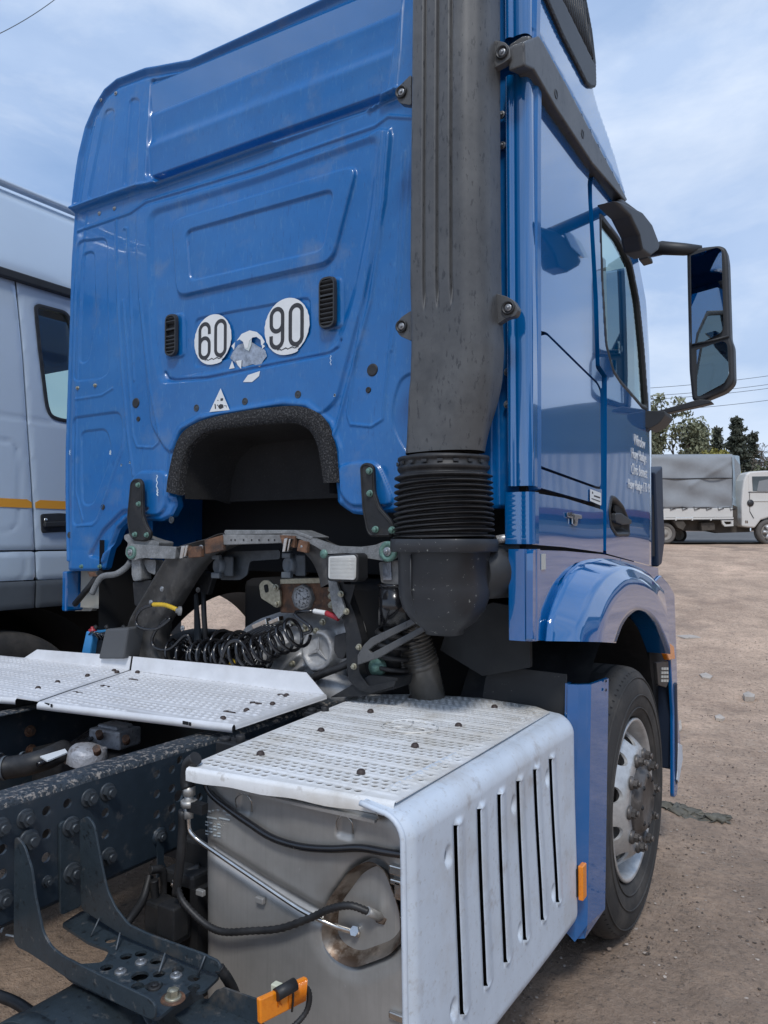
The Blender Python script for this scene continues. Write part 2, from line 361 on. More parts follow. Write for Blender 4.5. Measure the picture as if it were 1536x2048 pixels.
# shared bolt meshes: head points to -Y (towards the rear) by default, unit = 10 mm radius washer
def bolt_mesh(name, m, washer=.011, hexr=.008, h=.008, nut=False):
    b = MB(); b.lathe((0, 0, 0), (0, -1, 0), [(washer, -.002), (washer, .0015), (washer * .93, .0025), (hexr * .8, .0025)], 20)
    hx = [(hexr * math.cos(PI / 3 * k), hexr * math.sin(PI / 3 * k)) for k in range(6)]
    b.prism([(x, -.002, z) for x, z in hx], (0, -h, 0))
    if nut: b.cyl((0, -.002, 0), (0, -h - .008, 0), hexr * .55, 12)
    else: b.lathe((0, 0, 0), (0, -1, 0), [(hexr * .75, h + .002), (hexr * .62, h + .003), (0.0001, h + .003)], 12)
    me = bpy.data.meshes.new(name); me.from_pydata(b.v, [], b.f); me.polygons.foreach_set('use_smooth', b.sm); me.update(); me.materials.append(m); return me
B_green = bolt_mesh('green_bolt', M_gbolt); B_yel = bolt_mesh('zinc_bolt', M_ybolt); B_scr = bolt_mesh('screw', M_screw, .010, .005, .004)
B_frame = bolt_mesh('frame_bolt', M_bolt, .022, .0165, .014, True); B_dark = bolt_mesh('dark_screw', M_dark, .010, .006, .003)
RX90 = (0, 0, math.radians(90))       # a -Y head turned to face +X
def bolt(parent, me, p, rot=(0, 0, 0), sc=1, name='bolt'): return inst(name, me, p, rot, parent, sc)
# ================================================================ ground
def hground(x, y):
    d = (x - CAM.x) * FH.x + (y - CAM.y) * FH.y
    h = 1.40 * sst((d - 5.0) / 16.5) + .56 * sst((d - 20) / 20)
    return h
def gz(x, y): return float(hground(np.array([x]), np.array([y]))[0])
n_ = 520; t_ = np.linspace(-1, 1, n_); kk = 7.6; sh = 420 * np.sinh(kk * t_) / math.sinh(kk)
GX, GY = np.meshgrid(sh + 1.2, sh + .4, indexing='ij')
GZ = hground(GX, GY)
def vnoise(x, y, sc, seed):
    r = np.random.default_rng(seed).random((256, 256)); xs, ys = x / sc, y / sc; xi, yi = np.floor(xs).astype(int), np.floor(ys).astype(int)
    fx, fy = xs - xi, ys - yi; fx = fx * fx * (3 - 2 * fx); fy = fy * fy * (3 - 2 * fy); g = lambda i, j: r[i % 256, j % 256]
    return (g(xi, yi) * (1 - fx) + g(xi + 1, yi) * fx) * (1 - fy) + (g(xi, yi + 1) * (1 - fx) + g(xi + 1, yi + 1) * fx) * fy - .5
rr_ = np.hypot(GX - 2, GY)
for sc, am, far in ((3.0, .045, 1e3), (.7, .022, 60), (.22, .016, 22), (.07, .010, 8)):
    GZ = GZ + vnoise(GX, GY, sc, int(sc * 100)) * am * np.clip(1.5 - rr_ / far, 0, 1)
idx = np.arange(n_ * n_).reshape(n_, n_)
GQ = np.stack([idx[:-1, :-1], idx[1:, :-1], idx[1:, 1:], idx[:-1, 1:]], -1).reshape(-1, 4)
M_ground = mat('trampled_reddish_gravel', (.52, .368, .262), .95, var=((.35, .22), (2.6, .20), (30, .22)),
    spots=[((.30, .20, .14), 1.1, .47, .68, .55), ((.62, .48, .36), 9, .55, .72, .45), ((.08, .065, .055), 42, .57, .66, .75), ((.6, .50, .41), 60, .60, .68, .6), ((.17, .125, .095), 16, .55, .66, .5), ((.20, .155, .125), .55, .57, .72, .5)],
    bump=((28, .7, .02), (110, .8, .008)))
gm = M_ground.node_tree; gb = gm.nodes['Principled BSDF']; src = gb.inputs['Base Color'].links[0].from_socket     # darker soil around the truck, its shade painted into the ground colour
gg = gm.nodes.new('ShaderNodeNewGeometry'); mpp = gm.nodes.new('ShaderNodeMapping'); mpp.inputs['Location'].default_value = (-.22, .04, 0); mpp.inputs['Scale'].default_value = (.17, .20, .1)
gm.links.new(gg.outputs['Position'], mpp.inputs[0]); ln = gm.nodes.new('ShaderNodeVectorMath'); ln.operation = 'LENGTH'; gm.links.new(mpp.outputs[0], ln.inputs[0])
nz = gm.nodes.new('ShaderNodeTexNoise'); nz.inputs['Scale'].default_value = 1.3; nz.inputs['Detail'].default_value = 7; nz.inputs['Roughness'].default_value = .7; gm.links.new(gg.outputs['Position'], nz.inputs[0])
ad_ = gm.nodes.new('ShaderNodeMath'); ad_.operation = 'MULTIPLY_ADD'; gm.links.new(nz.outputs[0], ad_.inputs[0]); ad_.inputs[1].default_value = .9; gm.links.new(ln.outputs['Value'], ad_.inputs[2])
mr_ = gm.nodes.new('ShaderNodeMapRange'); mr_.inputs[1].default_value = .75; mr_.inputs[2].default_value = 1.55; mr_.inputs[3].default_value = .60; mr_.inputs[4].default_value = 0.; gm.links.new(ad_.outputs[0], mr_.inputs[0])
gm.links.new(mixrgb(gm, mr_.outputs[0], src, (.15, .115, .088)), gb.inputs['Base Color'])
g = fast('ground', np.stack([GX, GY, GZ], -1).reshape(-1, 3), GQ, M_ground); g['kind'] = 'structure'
# paler compacted road across the far side of the yard
M_road = mat('worn_grey_asphalt', (.115, .112, .108), .9, var=((.4, .2), (8, .15)), bump=(60, .4, .006))
rv = []; nr = 80
for i in range(nr):
    s = -90 + 180 * i / (nr - 1)
    for dd in (20.2, 24.5, 29, 34):
        p = CAM + RIGHT * s + FH * (dd + .35 * math.sin(i * .9)); rv.append((p.x, p.y, gz(p.x, p.y) + .05))
rq = [(i * 4 + k, (i + 1) * 4 + k, (i + 1) * 4 + k + 1, i * 4 + k + 1) for i in range(nr - 1) for k in range(3)]
fast('road', rv, rq, M_road)['kind'] = 'structure'
# loose stones: far too many to count
def stones(name, n, gen, smin, smax, m, flat=.55, rand=rng):
    ico = np.array([(0,0,1),(.89,0,.45),(.28,.85,.45),(-.72,.53,.45),(-.72,-.53,.45),(.28,-.85,.45),(.72,.53,-.45),(-.28,.85,-.45),(-.89,0,-.45),(-.28,-.85,-.45),(.72,-.53,-.45),(0,0,-1)])
    f = np.array([(0,1,2),(0,2,3),(0,3,4),(0,4,5),(0,5,1),(1,6,2),(2,7,3),(3,8,4),(4,9,5),(5,10,1),(2,6,7),(3,7,8),(4,8,9),(5,9,10),(1,10,6),(11,7,6),(11,8,7),(11,9,8),(11,10,9),(11,6,10)])
    V, Fq = [], []
    x, y = gen(n); z = hground(x, y)
    for i in range(n):
        s = smin * (smax / smin) ** (rand.random() ** 2.2); J = ico * (1 + .5 * (rand.random((12, 1)) - .5)) * np.array([1, .6 + .6 * rand.random(), flat * (.6 + .6 * rand.random())]) * s
        a = rand.random() * 6.28; c_, s_ = math.cos(a), math.sin(a)
        V.append(np.stack([J[:, 0] * c_ - J[:, 1] * s_ + x[i], J[:, 0] * s_ + J[:, 1] * c_ + y[i], J[:, 2] + z[i] + .1 * s + .006], -1)); Fq.append(f + 12 * i)
    o = fast(name, np.concatenate(V), np.concatenate(Fq), m, None, False); o['kind'] = 'stuff'; return o
def gen_near(n):
    d = 2.0 * (12 / 2.0) ** rng.random(n); u = rng.uniform(-120, 1600, n); s = (u - CX) / F_PX * d
    return CAM.x + RIGHT.x * s + FH.x * d, CAM.y + RIGHT.y * s + FH.y * d
def gen_right(n):
    d = 2.2 * (14 / 2.2) ** rng.random(n); u = rng.uniform(950, 1600, n); s = (u - CX) / F_PX * d
    return CAM.x + RIGHT.x * s + FH.x * d, CAM.y + RIGHT.y * s + FH.y * d
M_st1 = mat('brown_stone', (.24, .18, .14), .9, var=(5, .45)); M_st2 = mat('pale_stone', (.40, .34, .29), .9, var=(6, .3)); M_st3 = mat('dark_crumb', (.12, .095, .078), .95, var=(6, .4))
stones('gravel', 8000, gen_near, .002, .009, M_st1); stones('gravel', 1800, gen_right, .002, .009, M_st2, .4); stones('gravel', 4500, gen_right, .0015, .008, M_st3)
# ================================================================ blue truck
T = thing('tractor_truck', 'blue tractor truck with round 60 and 90 stickers on its high cab, seen from behind', 'truck', (0, 0, 0))
PL = lambda u, v, y=0.0: ony(u, v, y)
# ---- rear wall of the cab
top_out = [(140, 422), (150, 310), (160, 250), (176, 205), (196, 168), (222, 145), (280, 123), (300, 120), (371, 107), (600, 0), (830, -108), (1064, -215)]
bot_out = [(1064, 975), (1035, 985), (1012, 1014), (900, 1022), (790, 1022), (725, 1030), (700, 1027), (682, 1015), (670, 1000), (666, 968), (664, 905), (652, 862), (632, 836), (604, 822), (570, 820), (440, 836), (400, 848), (372, 868), (352, 905), (342, 960), (340, 985), (350, 990), (348, 1012), (338, 1032), (318, 1042), (262, 1040), (258, 1030), (246, 1040), (228, 1058), (216, 1090), (204, 1136), (196, 1142), (126, 1142), (122, 1060), (118, 985), (117, 900), (123, 780), (131, 640), (136, 520), (140, 430)]
outl = YX(top_out + bot_out)
XL, XR = -1.15, 1.15
seam = YX([(130, 426), (200, 401), (275, 376), (300, 372), (500, 301), (740, 213), (765, 197), (790, 186), (850, 172), (1090, 88)])
feat_seam = [(x, z) for x, z in seam]
rp2 = lambda pts, r=.03: YX(pts)
def h_rear(A, B, D):
    H = np.zeros_like(A)
    q = np.clip((A - XL) / .085, 0, 1); H -= .030 * (1 - q) ** 1.2                # left corner strip
    groove(H, A, B, YX([(168, 420), (158, 520), (150, 700), (146, 900), (146, 985), (160, 1040)]), 0.0048, 0.0043)
    zs = np.interp(A, [p[0] for p in seam], [p[1] for p in seam])                # seam height over x
    up = B - zs
    H += .016 * np.clip(1 - sst(np.abs(up - .008) / .016), 0, 1) * (up > -.012)    # folded lip
    H += np.where(up > 0, .012 * sst(1 - up / .6), -.010 * sst(-up / .010))
    # roof section: recessed ribbed middle
    mid = YX([(290, 150), (302, 153), (371, 134), (600, 28), (793, -62), (793, 16), (772, 178), (752, 203), (726, 219), (312, 362), (291, 352)])
    emb(H, A, B, mid, -.026, .022, .02)
    k = near(A, B, mid, 0); ms = sst(.5 - sdf(A, B, mid) / .03)
    r1 = YX([(296, 180), (793, -35)]); r2 = YX([(293, 228), (790, 21)]); r3 = YX([(294, 292), (784, 103)])
    for (L_, am) in ((r1, .006), (r2, .013), (r3, .013)):
        (xa, za), (xb, zb) = L_; t = B - (za + (A - xa) * (zb - za) / (xb - xa)); H += ms * am * np.where(t > 0, np.exp(-(t / .030) ** 2), np.exp(np.minimum(t, 0) / .085))
    H += -.028 * sst(.5 - sdf(A, B, YX([(298, 350), (770, 180), (757, 202), (728, 217), (314, 364)])) / .016)
    emb(H, A, B, YX([(199, 213), (219, 211), (214, 388), (175, 400)]), -.007, 0.0064, .03)
    emb(H, A, B, YX([(249, 190), (269, 190), (273, 366), (247, 375)]), -.007, 0.0064, .03)
    groove(H, A, B, YX([(178, 240), (167, 330), (160, 405)]), -0.0072, 0.0072)
    groove(H, A, B, YX([(799, -20), (797, 100), (792, 180)]), 0.0060, 0.0043)
    # below the seam
    groove(H, A, B, YX([(150, 460), (170, 453), (256, 423), (287, 400), (500, 335), (746, 248), (772, 228), (825, 232)]), 0.0072, 0.0050)
    emb(H, A, B, YX([(268, 425), (290, 408), (520, 345), (735, 268), (760, 252), (782, 262), (770, 400), (735, 560), (672, 800), (640, 830), (560, 812), (430, 832), (360, 862), (348, 905), (330, 900), (300, 850), (276, 600)]), .010, 0.0112, .03)
    bigw = YX([(297, 425), (520, 356), (757, 270), (740, 420), (712, 560), (700, 610), (672, 690), (650, 706), (320, 765), (308, 690), (300, 560)])
    emb(H, A, B, bigw, -.012, .035, .05)
    emb(H, A, B, YX([(342, 440), (715, 328), (664, 524), (353, 594)]), .016, 0.0112, .055)
    emb(H, A, B, YX([(372, 462), (668, 379), (646, 500), (380, 562)]), -.010, 0.0072, .035)
    emb(H, A, B, YX([(386, 636), (616, 592), (616, 672), (384, 735)]), -.006, 0.0048, .03)
    groove(H, A, B, YX([(326, 745), (332, 757), (346, 760), (412, 756), (657, 706), (676, 694), (680, 680)]), -0.0120, 0.0058)
    emb(H, A, B, YX([(327, 632), (364, 624), (366, 712), (329, 716)]), .007, 0.0048, .02)
    emb(H, A, B, YX([(634, 562), (680, 552), (682, 652), (636, 658)]), .006, 0.0048, .02)
    # left pressings
    emb(H, A, B, YX([(150, 480), (209, 474), (214, 744), (196, 757), (140, 762)]), -.007, 0.0064, .04)
    emb(H, A, B, YX([(160, 503), (182, 500), (186, 640), (170, 722), (152, 726)]), -.006, 0.0048, .03)
    groove(H, A, B, YX([(148, 798), (200, 790), (222, 776)]), 0.0048, 0.0043)
    emb(H, A, B, YX([(140, 835), (236, 822), (242, 860), (238, 888), (186, 1044), (140, 1052)]), -.007, 0.0064, .04)
    emb(H, A, B, YX([(155, 862), (206, 856), (215, 888), (213, 918), (180, 1010), (158, 1010)]), -.006, 0.0056, .04)
    groove(H, A, B, YX([(227, 440), (232, 600), (240, 740), (250, 860), (262, 950)]), 0.0048, 0.0043)
    groove(H, A, B, YX([(243, 455), (250, 455), (258, 600), (264, 760)]), 0.0060, 0.0036)
    rib_l = YX([(243, 600), (262, 870), (270, 893), (302, 895), (314, 884), (318, 870), (300, 780), (280, 600)])
    groove(H, A, B, rib_l, 0.0060, 0.0036)
    for L_ in ([(244, 560), (243, 690), (240, 790)],): pass
    # right pocket and rib
    groove(H, A, B, YX([(762, 262), (752, 420), (722, 620), (692, 830), (698, 848), (740, 852), (762, 838), (792, 540), (806, 300)]), 0.0060, 0.0036)
    groove(H, A, B, YX([(776, 255), (768, 400), (738, 600), (664, 880)]), 0.0084, 0.0065)
    emb(H, A, B, YX([(860, 740), (800, 748), (783, 800), (780, 845), (800, 892), (860, 960)]), -.007, 0.0064, .05)
    groove(H, A, B, YX([(821, 270), (800, 560), (780, 700)]), 0.0048, 0.0036)
    # arch surround, mount pads
    d = sdf(A, B, YX([(340, 990), (345, 905), (365, 862), (400, 842), (570, 812), (612, 816), (655, 850), (672, 900), (676, 1000)])); H += .010 * np.exp(-((d - .012) / .012) ** 2)
    emb(H, A, B, YX([(262, 960), (275, 944), (322, 942), (332, 950), (330, 1016), (316, 1030), (262, 1030)]), .012, 0.0080, .03)
    emb(H, A, B, YX([(680, 930), (700, 926), (752, 922), (770, 960), (790, 1010), (700, 1012), (682, 990)]), .012, 0.0080, .04)
    emb(H, A, B, YX([(240, 1020), (300, 1016), (262, 1040), (238, 1060), (210, 1100), (196, 1118), (172, 1112), (200, 1060)]), -.016, 0.0112, .02)
    groove(H, A, B, YX([(150, 1052), (182, 1050), (192, 1040), (240, 900), (244, 860)]), 0.0048, 0.0036)
    # recess beside the right corner
    H += -.028 * sst((A - 1.012) / .014) * (B > 1.5)
    # large soft dents so that reflections wander
    H += .0012 * np.sin(A * 5.1 + B * 2.3) * np.cos(B * 4.3 - A * 1.7)
    H += .011 * np.exp(-((D + .016) / .009) ** 2) * (B > 1.40) * ((A < -.6) | (B > 3.1)) - .012 * np.exp(-((D + .040) / .012) ** 2) * (B > 3.06)
    H -= .010 * sst(1 + D / .010)
    H -= .05 * np.clip(B - 2.75, 0, 2) ** 1.3
    return H
RW = plate('cab_rear_wall', outl, .0046, mYf(0), M_blue, T, hf=h_rear, thick=.03)
# ---- screws, plugs on the rear wall
def surf(u, v, off=.001):
    p = PL(u, v, 0)
    for _ in range(3): h = float(h_rear(np.array([p.x]), np.array([p.z]), np.array([-.5]))[0]); p = PL(u, v, -h)
    return p + Vector((0, -off, 0))
for u, v in ((202, 200), (232, 187), (199, 427), (229, 417)): bolt(RW, B_scr, surf(u, v), name='screw', sc=.95)
for u, v in ((156, 776), (191, 771)): bolt(RW, B_yel, surf(u, v), name='screw', sc=.8)
def plug(u, v, r, m=M_dark):
    p = surf(u, v); b = MB(); b.lathe(p, (0, -1, 0), [(r * 1.08, -.003), (r, .0015), (r * .9, .003), (r * .6, .0015), (.0001, .0015)], 24); return b.build('rubber_plug', M_rub, RW)
for u, v, r in ((745, 740, .0215), (272, 806, .021), (737, 780, .0105), (277, 838, .0105), (206, 1014, .012)): plug(u, v, r)
for u, v in ((393, 816), (490, 803), (596, 789), (139, 1070), (343, 1040)):
    p = surf(u, v); b = MB(); b.lathe(p, (0, -1, 0), [(.0145, -.003), (.0145, .0005), (.0125, .0018), (.0105, -.0005), (.007, -.0005), (.004, .0015), (.0001, .0015)], 20); b.build('blanking_plug', M_bolt, RW)
# ---- vents
def vent(c, w, h, y):
    p = PL(*c, y); out = rp([(p.x - w, p.z - h), (p.x + w, p.z - h), (p.x + w, p.z + h), (p.x - w, p.z + h)], .030, 6); inn = rp([(p.x - w + .008, p.z - h + .010), (p.x + w - .008, p.z - h + .010), (p.x + w - .008, p.z + h - .010), (p.x - w + .008, p.z + h - .010)], .022, 6)
    fr = MB(); fr.loft([[(a, y, b) for a, b in out], [(a * .92 + p.x * .08, y - .014, b * .97 + p.z * .03) for a, b in out], [(a, y - .014, b) for a, b in inn], [(a, y + .004, b) for a, b in inn]], True, False)
    f = fr.build('air_vent', M_plas2, RW)
    MB().pxz(inn, y - .001, y + .006).build('vent_well', M_void, f)
    n = 10
    for i in range(n):
        if w < .036 and i in (5, 7): continue
        z = p.z - h + .018 + (2 * h - .036) * i / (n - 1)
        MB().box((-w + .006, -.006, -.0035), (w - .006, .006, .0035), Matrix.Translation((p.x, y - .007, z)) @ Matrix.Rotation(math.radians(-38 if i != 6 else -5), 4, 'X')).build('slat', M_plas2, f)
vent((345, 671), .034, .088, -.006); vent((657, 606), .037, .094, -.006)
# ---- stickers
def ymax(px):
    ps = [PL(u, v) for u, v in px]; c = sum(ps, Vector()) / len(ps); return -max(float(h_rear(np.array([p.x]), np.array([p.z]), np.array([-.5]))[0]) for p in ps + [c]) - .002
def flatpoly(name, pts3, n, m, parent, th=.0012):
    b = MB(); b.prism(pts3, Vector(n) * th); return b.build(name, m, parent)
YS = -max(float(h_rear(np.array([PL(u, v).x]), np.array([PL(u, v).z]), np.array([-.5]))[0]) for u in range(395, 610, 12) for v in range(640, 730, 15)) - .0022
def ribbon(path, w, y, m, parent, name='digit', closed=False):
    P = [Vector(p) for p in path]; L = len(P); l_, r_ = [], []
    for i in range(L):
        a = P[i - 1] if (i or closed) else P[i]; c = P[(i + 1) % L] if (i < L - 1 or closed) else P[i]
        t = (c - a).normalized(); nn = Vector((-t.y, t.x)) * w / 2; l_.append(P[i] + nn); r_.append(P[i] - nn)
    V = [(p.x, y, p.y) for p in l_] + [(p.x, y, p.y) for p in r_]; K = L if closed else L - 1
    b = MB(); b.add(V, [(i, (i + 1) % L, L + (i + 1) % L, L + i) for i in range(K)]); return b.build(name, m, parent)
def stad(cx, cz, w, h, a0=0, a1=360, n=40):
    r = w / 2; out = []
    for k in range(n + 1):
        a = math.radians(a0 + (a1 - a0) * k / n); s, c = math.sin(a), math.cos(a); out.append((cx + r * c, cz + r * s + (h / 2 - r) * (1 if s > 1e-9 else (-1 if s < -1e-9 else 0))))
    return out
def digit(ch, cx, cz, W_, H_, w, y, m, parent):
    if ch == '0': ribbon(stad(cx, cz, W_, H_)[:-1], w, y, m, parent, closed=True)
    else:
        s = 1 if ch == '6' else -1; r = W_ / 2; lh = H_ * .58; lz = cz - s * (H_ - lh) / 2
        ribbon(stad(cx, lz, W_, lh)[:-1], w, y, m, parent, closed=True)
        pts = [(cx - s * r, lz)] + [(cx - s * r, cz + s * (H_ / 2 - r))]
        for k in range(13): a = PI - PI * k / 12; pts.append((cx + s * r * math.cos(a), cz + s * (H_ / 2 - r) + s * r * math.sin(a)))
        pts.append((cx + s * r, cz + s * (H_ / 2 - r) - s * .018)); ribbon(pts, w, y - .0003, m, parent)
def sticker(c, R_, txt, lab):
    p = PL(*c, YS); b = MB(); n = 56
    pts = [(p.x + R_ * math.cos(2 * PI * k / n) * (1 - .012 * math.sin(9 * k)), YS, p.z + R_ * math.sin(2 * PI * k / n)) for k in range(n)]
    st = b.prism(pts, (0, .0012, 0)).build('speed_sticker', M_white, RW); st['label'] = lab
    for i, ch in enumerate(txt): digit(ch, p.x + (i - .5) * R_ * .86, p.z, R_ * .52, R_ * 1.36, R_ * .155, YS - .0006, M_black, st)
    # torn lower flap with a small maker's line
    q = Vector((p.x + R_ * .08, p.z - R_ * .90)); MB().pxz([(q.x + R_ * .45 * math.cos(2 * PI * k / 16), q.y + R_ * .10 * math.sin(2 * PI * k / 16)) for k in range(16)], YS - .0016, YS - .0008).build('torn_edge', M_white, st)
    ribbon([(q.x - R_ * .48 + R_ * .96 * k / 10, q.y + R_ * (.12 + .035 * math.sin(k * 2.1))) for k in range(11)], R_ * .035, YS - .0020, M_black, st, 'crease')
sticker((425, 679), .101, '60', 'white round sticker reading 60'); sticker((573, 653), .107, '90', 'white round sticker reading 90')
# remains of the middle sticker
p = PL(496, 710, YS); R_ = .10
arc = YX([(474, 682), (484, 668), (500, 661), (514, 664), (524, 673), (530, 684), (526, 689), (523, 691), (522, 680), (514, 674), (506, 675), (499, 682), (496, 696), (490, 696), (487, 684), (480, 679)], YS)
torn = MB().pxz(arc, YS - .0022, YS - .001).build('torn_sticker', M_white, RW)
MB().pxz(YX([(466, 704), (476, 690), (500, 682), (516, 692), (530, 700), (534, 712), (526, 722), (520, 734), (506, 728), (488, 734), (474, 728), (460, 716)], YS + .0008), YS + .0006, YS + .0012).build('foil_residue', M_foil, torn)
MB().pxz(YX([(488, 672), (497, 664), (504, 674), (503, 690), (498, 702), (490, 698), (487, 684)], YS), YS - .0012, YS - .0004).build('foil_star', M_refl, torn)
for q in ([(458, 738), (464, 722), (469, 736)], [(472, 722), (483, 720), (482, 738), (475, 730)], [(524, 688), (530, 692), (524, 698)], [(463, 692), (470, 684), (468, 700)], [(486, 764), (496, 750), (520, 742), (518, 752), (504, 764)]):
    yq = min(ymax(q), YS - .0025 if q[0][1] < 745 else 0); MB().pxz(YX(q, yq), yq, yq + .001).build('sticker_scrap', M_white, torn)
YT = ymax([(441, 777), (459, 820), (419, 824), (430, 800), (450, 800), (440, 822)])
tri = MB().pxz(YX([(441, 777), (459, 820), (419, 824)], YT), YT, YT + .001).build('triangle_sticker', M_white, RW)
for q in ([(441, 797), (446, 796), (446, 801), (441, 802)], [(434, 800), (437, 800), (436, 802)], [(429, 808), (431, 808), (432, 817), (430, 818)], [(433, 810), (436, 809), (436, 812)], [(436, 812), (441, 808), (446, 809), (447, 815), (441, 818), (438, 817)], [(448, 811), (453, 811), (453, 816), (452, 812), (448, 812)]):
    MB().pxz(YX(q, YT - .0005), YT - .0008, YT).build('pictogram', M_black, tri)
# paint chips
for (u, v, L_, w) in ((315, 965, 30, 3), (316, 985, 14, 4), (219, 905, 8, 5), (241, 930, 3, 4), (258, 925, 3, 4), (660, 720, 20, 1.5), (668, 790, 3, 5), (138, 905, 10, 2)):
    pts = []
    for k in range(9): pts.append((u + math.sin(k * 1.9) * 1.3, v - L_ / 2 + L_ * k / 8))
    P2 = YX(pts, -.016); ribbon(P2, w * .0016, -.0195 if u > 300 and u < 330 else -.0125, M_chip, RW, 'paint_chip')
# ---- engine tunnel: foam arch band, box inside
arch_o = YX([(333, 984), (337, 950), (347, 905), (360, 872), (382, 852), (420, 836), (500, 820), (575, 812), (612, 815), (640, 830), (660, 862), (668, 905), (676, 965)], -.012)
arch_i = YX([(358, 990), (362, 945), (374, 903), (393, 879), (420, 862), (500, 851), (572, 845), (602, 850), (622, 864), (636, 892), (643, 930), (648, 966)], -.012)
def resamp(pts, n):
    P = [Vector(p) for p in crom(pts, 6)]; d = [0]
    for i in range(1, len(P)): d.append(d[-1] + (P[i] - P[i - 1]).length)
    out = []
    for k in range(n):
        s = d[-1] * k / (n - 1); j = max(i for i in range(len(d)) if d[i] <= s + 1e-9); j = min(j, len(P) - 2); t = (s - d[j]) / max(d[j + 1] - d[j], 1e-9); out.append(P[j].lerp(P[j + 1], min(t, 1)))
    return out
ao, ai = resamp(arch_o, 60), resamp(arch_i, 60)
b = MB(); b.loft([[(q.x, .01, q.y) for q in ao], [(q.x, -.014, q.y) for q in ao], [(q.x, -.016, q.y) for q in ai], [(q.x, .03, q.y) for q in ai]], False, True)
foam = b.build('foam_surround', M_foam, T)
inn = [Vector((q.x + (.02 if i < 30 else -.0), q.y)) for i, q in enumerate(ai)]
zb = PL(500, 999, .2).z; ai2 = [Vector((ai[0].x, zb))] + ai + [Vector((ai[-1].x, zb))]
b = MB(); b.loft([[(q.x, .02, q.y) for q in ai2], [(q.x * .98 + .01, .16, q.y - (.01 if 0 < i < 61 else 0)) for i, q in enumerate(ai2)], [(q.x * .93 + .02, .24, q.y - (.03 if 0 < i < 61 else 0)) for i, q in enumerate(ai2)]], False, True)
M_tun = mat('smooth_black_felt', (.016, .016, .017), .9, var=(5, .3), bump=(90, .4, .004), spots=[((.05, .05, .05), 110, .58, .66, .4)])
bx_ = b.build('tunnel_cover', M_tun, T)
zb = PL(500, 999, .2).z
c_ = [(q.x * .93 + .02, q.y - .03) for q in ai]; c_ = [(c_[0][0], zb)] + c_ + [(c_[-1][0], zb)]
MB().loft([[(x, .236, z) for x, z in c_], [(x, .236, zb - .004) for x, z in c_]], False, False).build('tunnel_back', M_tun, T)
# ---- cab shell: left side, floor, front (closed body seen from other sides)
MB().box((-1.155, .05, 1.36), (-1.12, 2.1, 2.95)).build('cab_left_side', M_blueg, T, .02)
MB().box((-1.165, .03, 1.17), (-1.13, .30, 1.356)).build('cab_corner_skirt', M_blueg, T, .008)
MB().box((-1.12, .10, 1.185), (-.98, .26, 1.40)).build('inner_corner_panel', M_beige, T)
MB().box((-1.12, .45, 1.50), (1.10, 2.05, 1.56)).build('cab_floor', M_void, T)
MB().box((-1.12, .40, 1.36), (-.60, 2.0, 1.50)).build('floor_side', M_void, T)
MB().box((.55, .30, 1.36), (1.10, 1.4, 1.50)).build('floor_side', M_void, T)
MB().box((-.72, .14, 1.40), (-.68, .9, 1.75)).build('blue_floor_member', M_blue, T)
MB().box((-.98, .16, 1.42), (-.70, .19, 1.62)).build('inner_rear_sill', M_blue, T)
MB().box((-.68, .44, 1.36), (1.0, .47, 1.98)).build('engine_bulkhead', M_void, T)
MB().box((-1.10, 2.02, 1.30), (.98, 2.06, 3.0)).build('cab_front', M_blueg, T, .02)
# roof
rr0 = [(-1.12, 3.28), (-1.06, 3.44), (-.9, 3.52), (.9, 3.47), (1.0, 3.44), (1.06, 3.3)]
MB().pxz(rr0, .035, .9).build('roof_skin', M_blueg, T, .03)
MB().pxz([(x * .94, z - .12) for x, z in rr0], .9, 1.7).build('roof_deflector', M_blueg, T, .03)
# ================================================================ cab right corner and side
def swept(name, plan, z0, z1, m, n=2, lean=None, parent=T):
    P = [Vector(p) for p in crom(plan, 5)]; rings = []
    for i in range(n + 1):
        z = z0 + (z1 - z0) * i / n; dx = lean(z) if lean else 0; rings.append([(q.x + dx, q.y, z) for q in P])
    b = MB(); b.loft(rings, False, True); return b.build(name, m, parent)
lean = lambda z: -.30 * max(0, z - 3.02) - .12 * max(0, z - 3.02) ** 2
CP = [(1.070, .030), (1.070, .004), (1.076, -.010), (1.088, -.013), (1.100, -.006), (1.112, -.008), (1.138, -.004), (1.149, .012), (1.1505, .045)]
zc = lambda v, u=1045: ony(u, v, 0).z
swept('corner_pillar', CP, zc(972), zc(146), M_blueg, 8)
swept('roof_corner_pillar', CP, zc(70), 3.62, M_blueg, 4)
swept('lower_corner_panel', [(1.062, .05), (1.064, -.004), (1.072, -.014), (1.11, -.012), (1.118, -.010), (1.142, -.010), (1.152, .008), (1.1535, .045)], zc(1088), zc(984), M_blueg, 2)
swept('fender_corner_panel', [(1.075, .06), (1.075, -.004), (1.084, -.014), (1.125, -.012), (1.130, -.006), (1.146, -.006), (1.156, .010), (1.157, .045)], zc(1281), zc(1098), M_blueg, 2)
for u, v in ((1003, 230), (1005, 291), (1015, 744), (1015, 809)): bolt(RW, B_scr, PL(u, v, .022), sc=1.25, name='flange_bolt')
XS = 1.150
def bulge(a, b):   # gentle vertical crown, and the front corner turning in
    return -.010 * ((b - 2.1) / .9) ** 2 - .32 * np.clip(a - 1.50, 0, 1) ** 1.5
mS = lambda a, b, h: (XS + h + bulge(a, b), a, b)
q4 = XX([(1064, 148), (1110, 212), (1178, 322), (1183, 338), (1178, 366), (1179, 404), (1188, 600), (1192, 735), (1204, 752), (1205, 1010), (1066, 971)], XS)
lock_o = XX([(1075, 661), (1092, 664), (1196, 764), (1205, 782), (1206, 978), (1196, 978), (1077, 936)], XS)
lock_i = XX([(1079, 672), (1092, 669), (1194, 768), (1201, 784), (1203, 973), (1196, 973), (1080, 931)], XS)
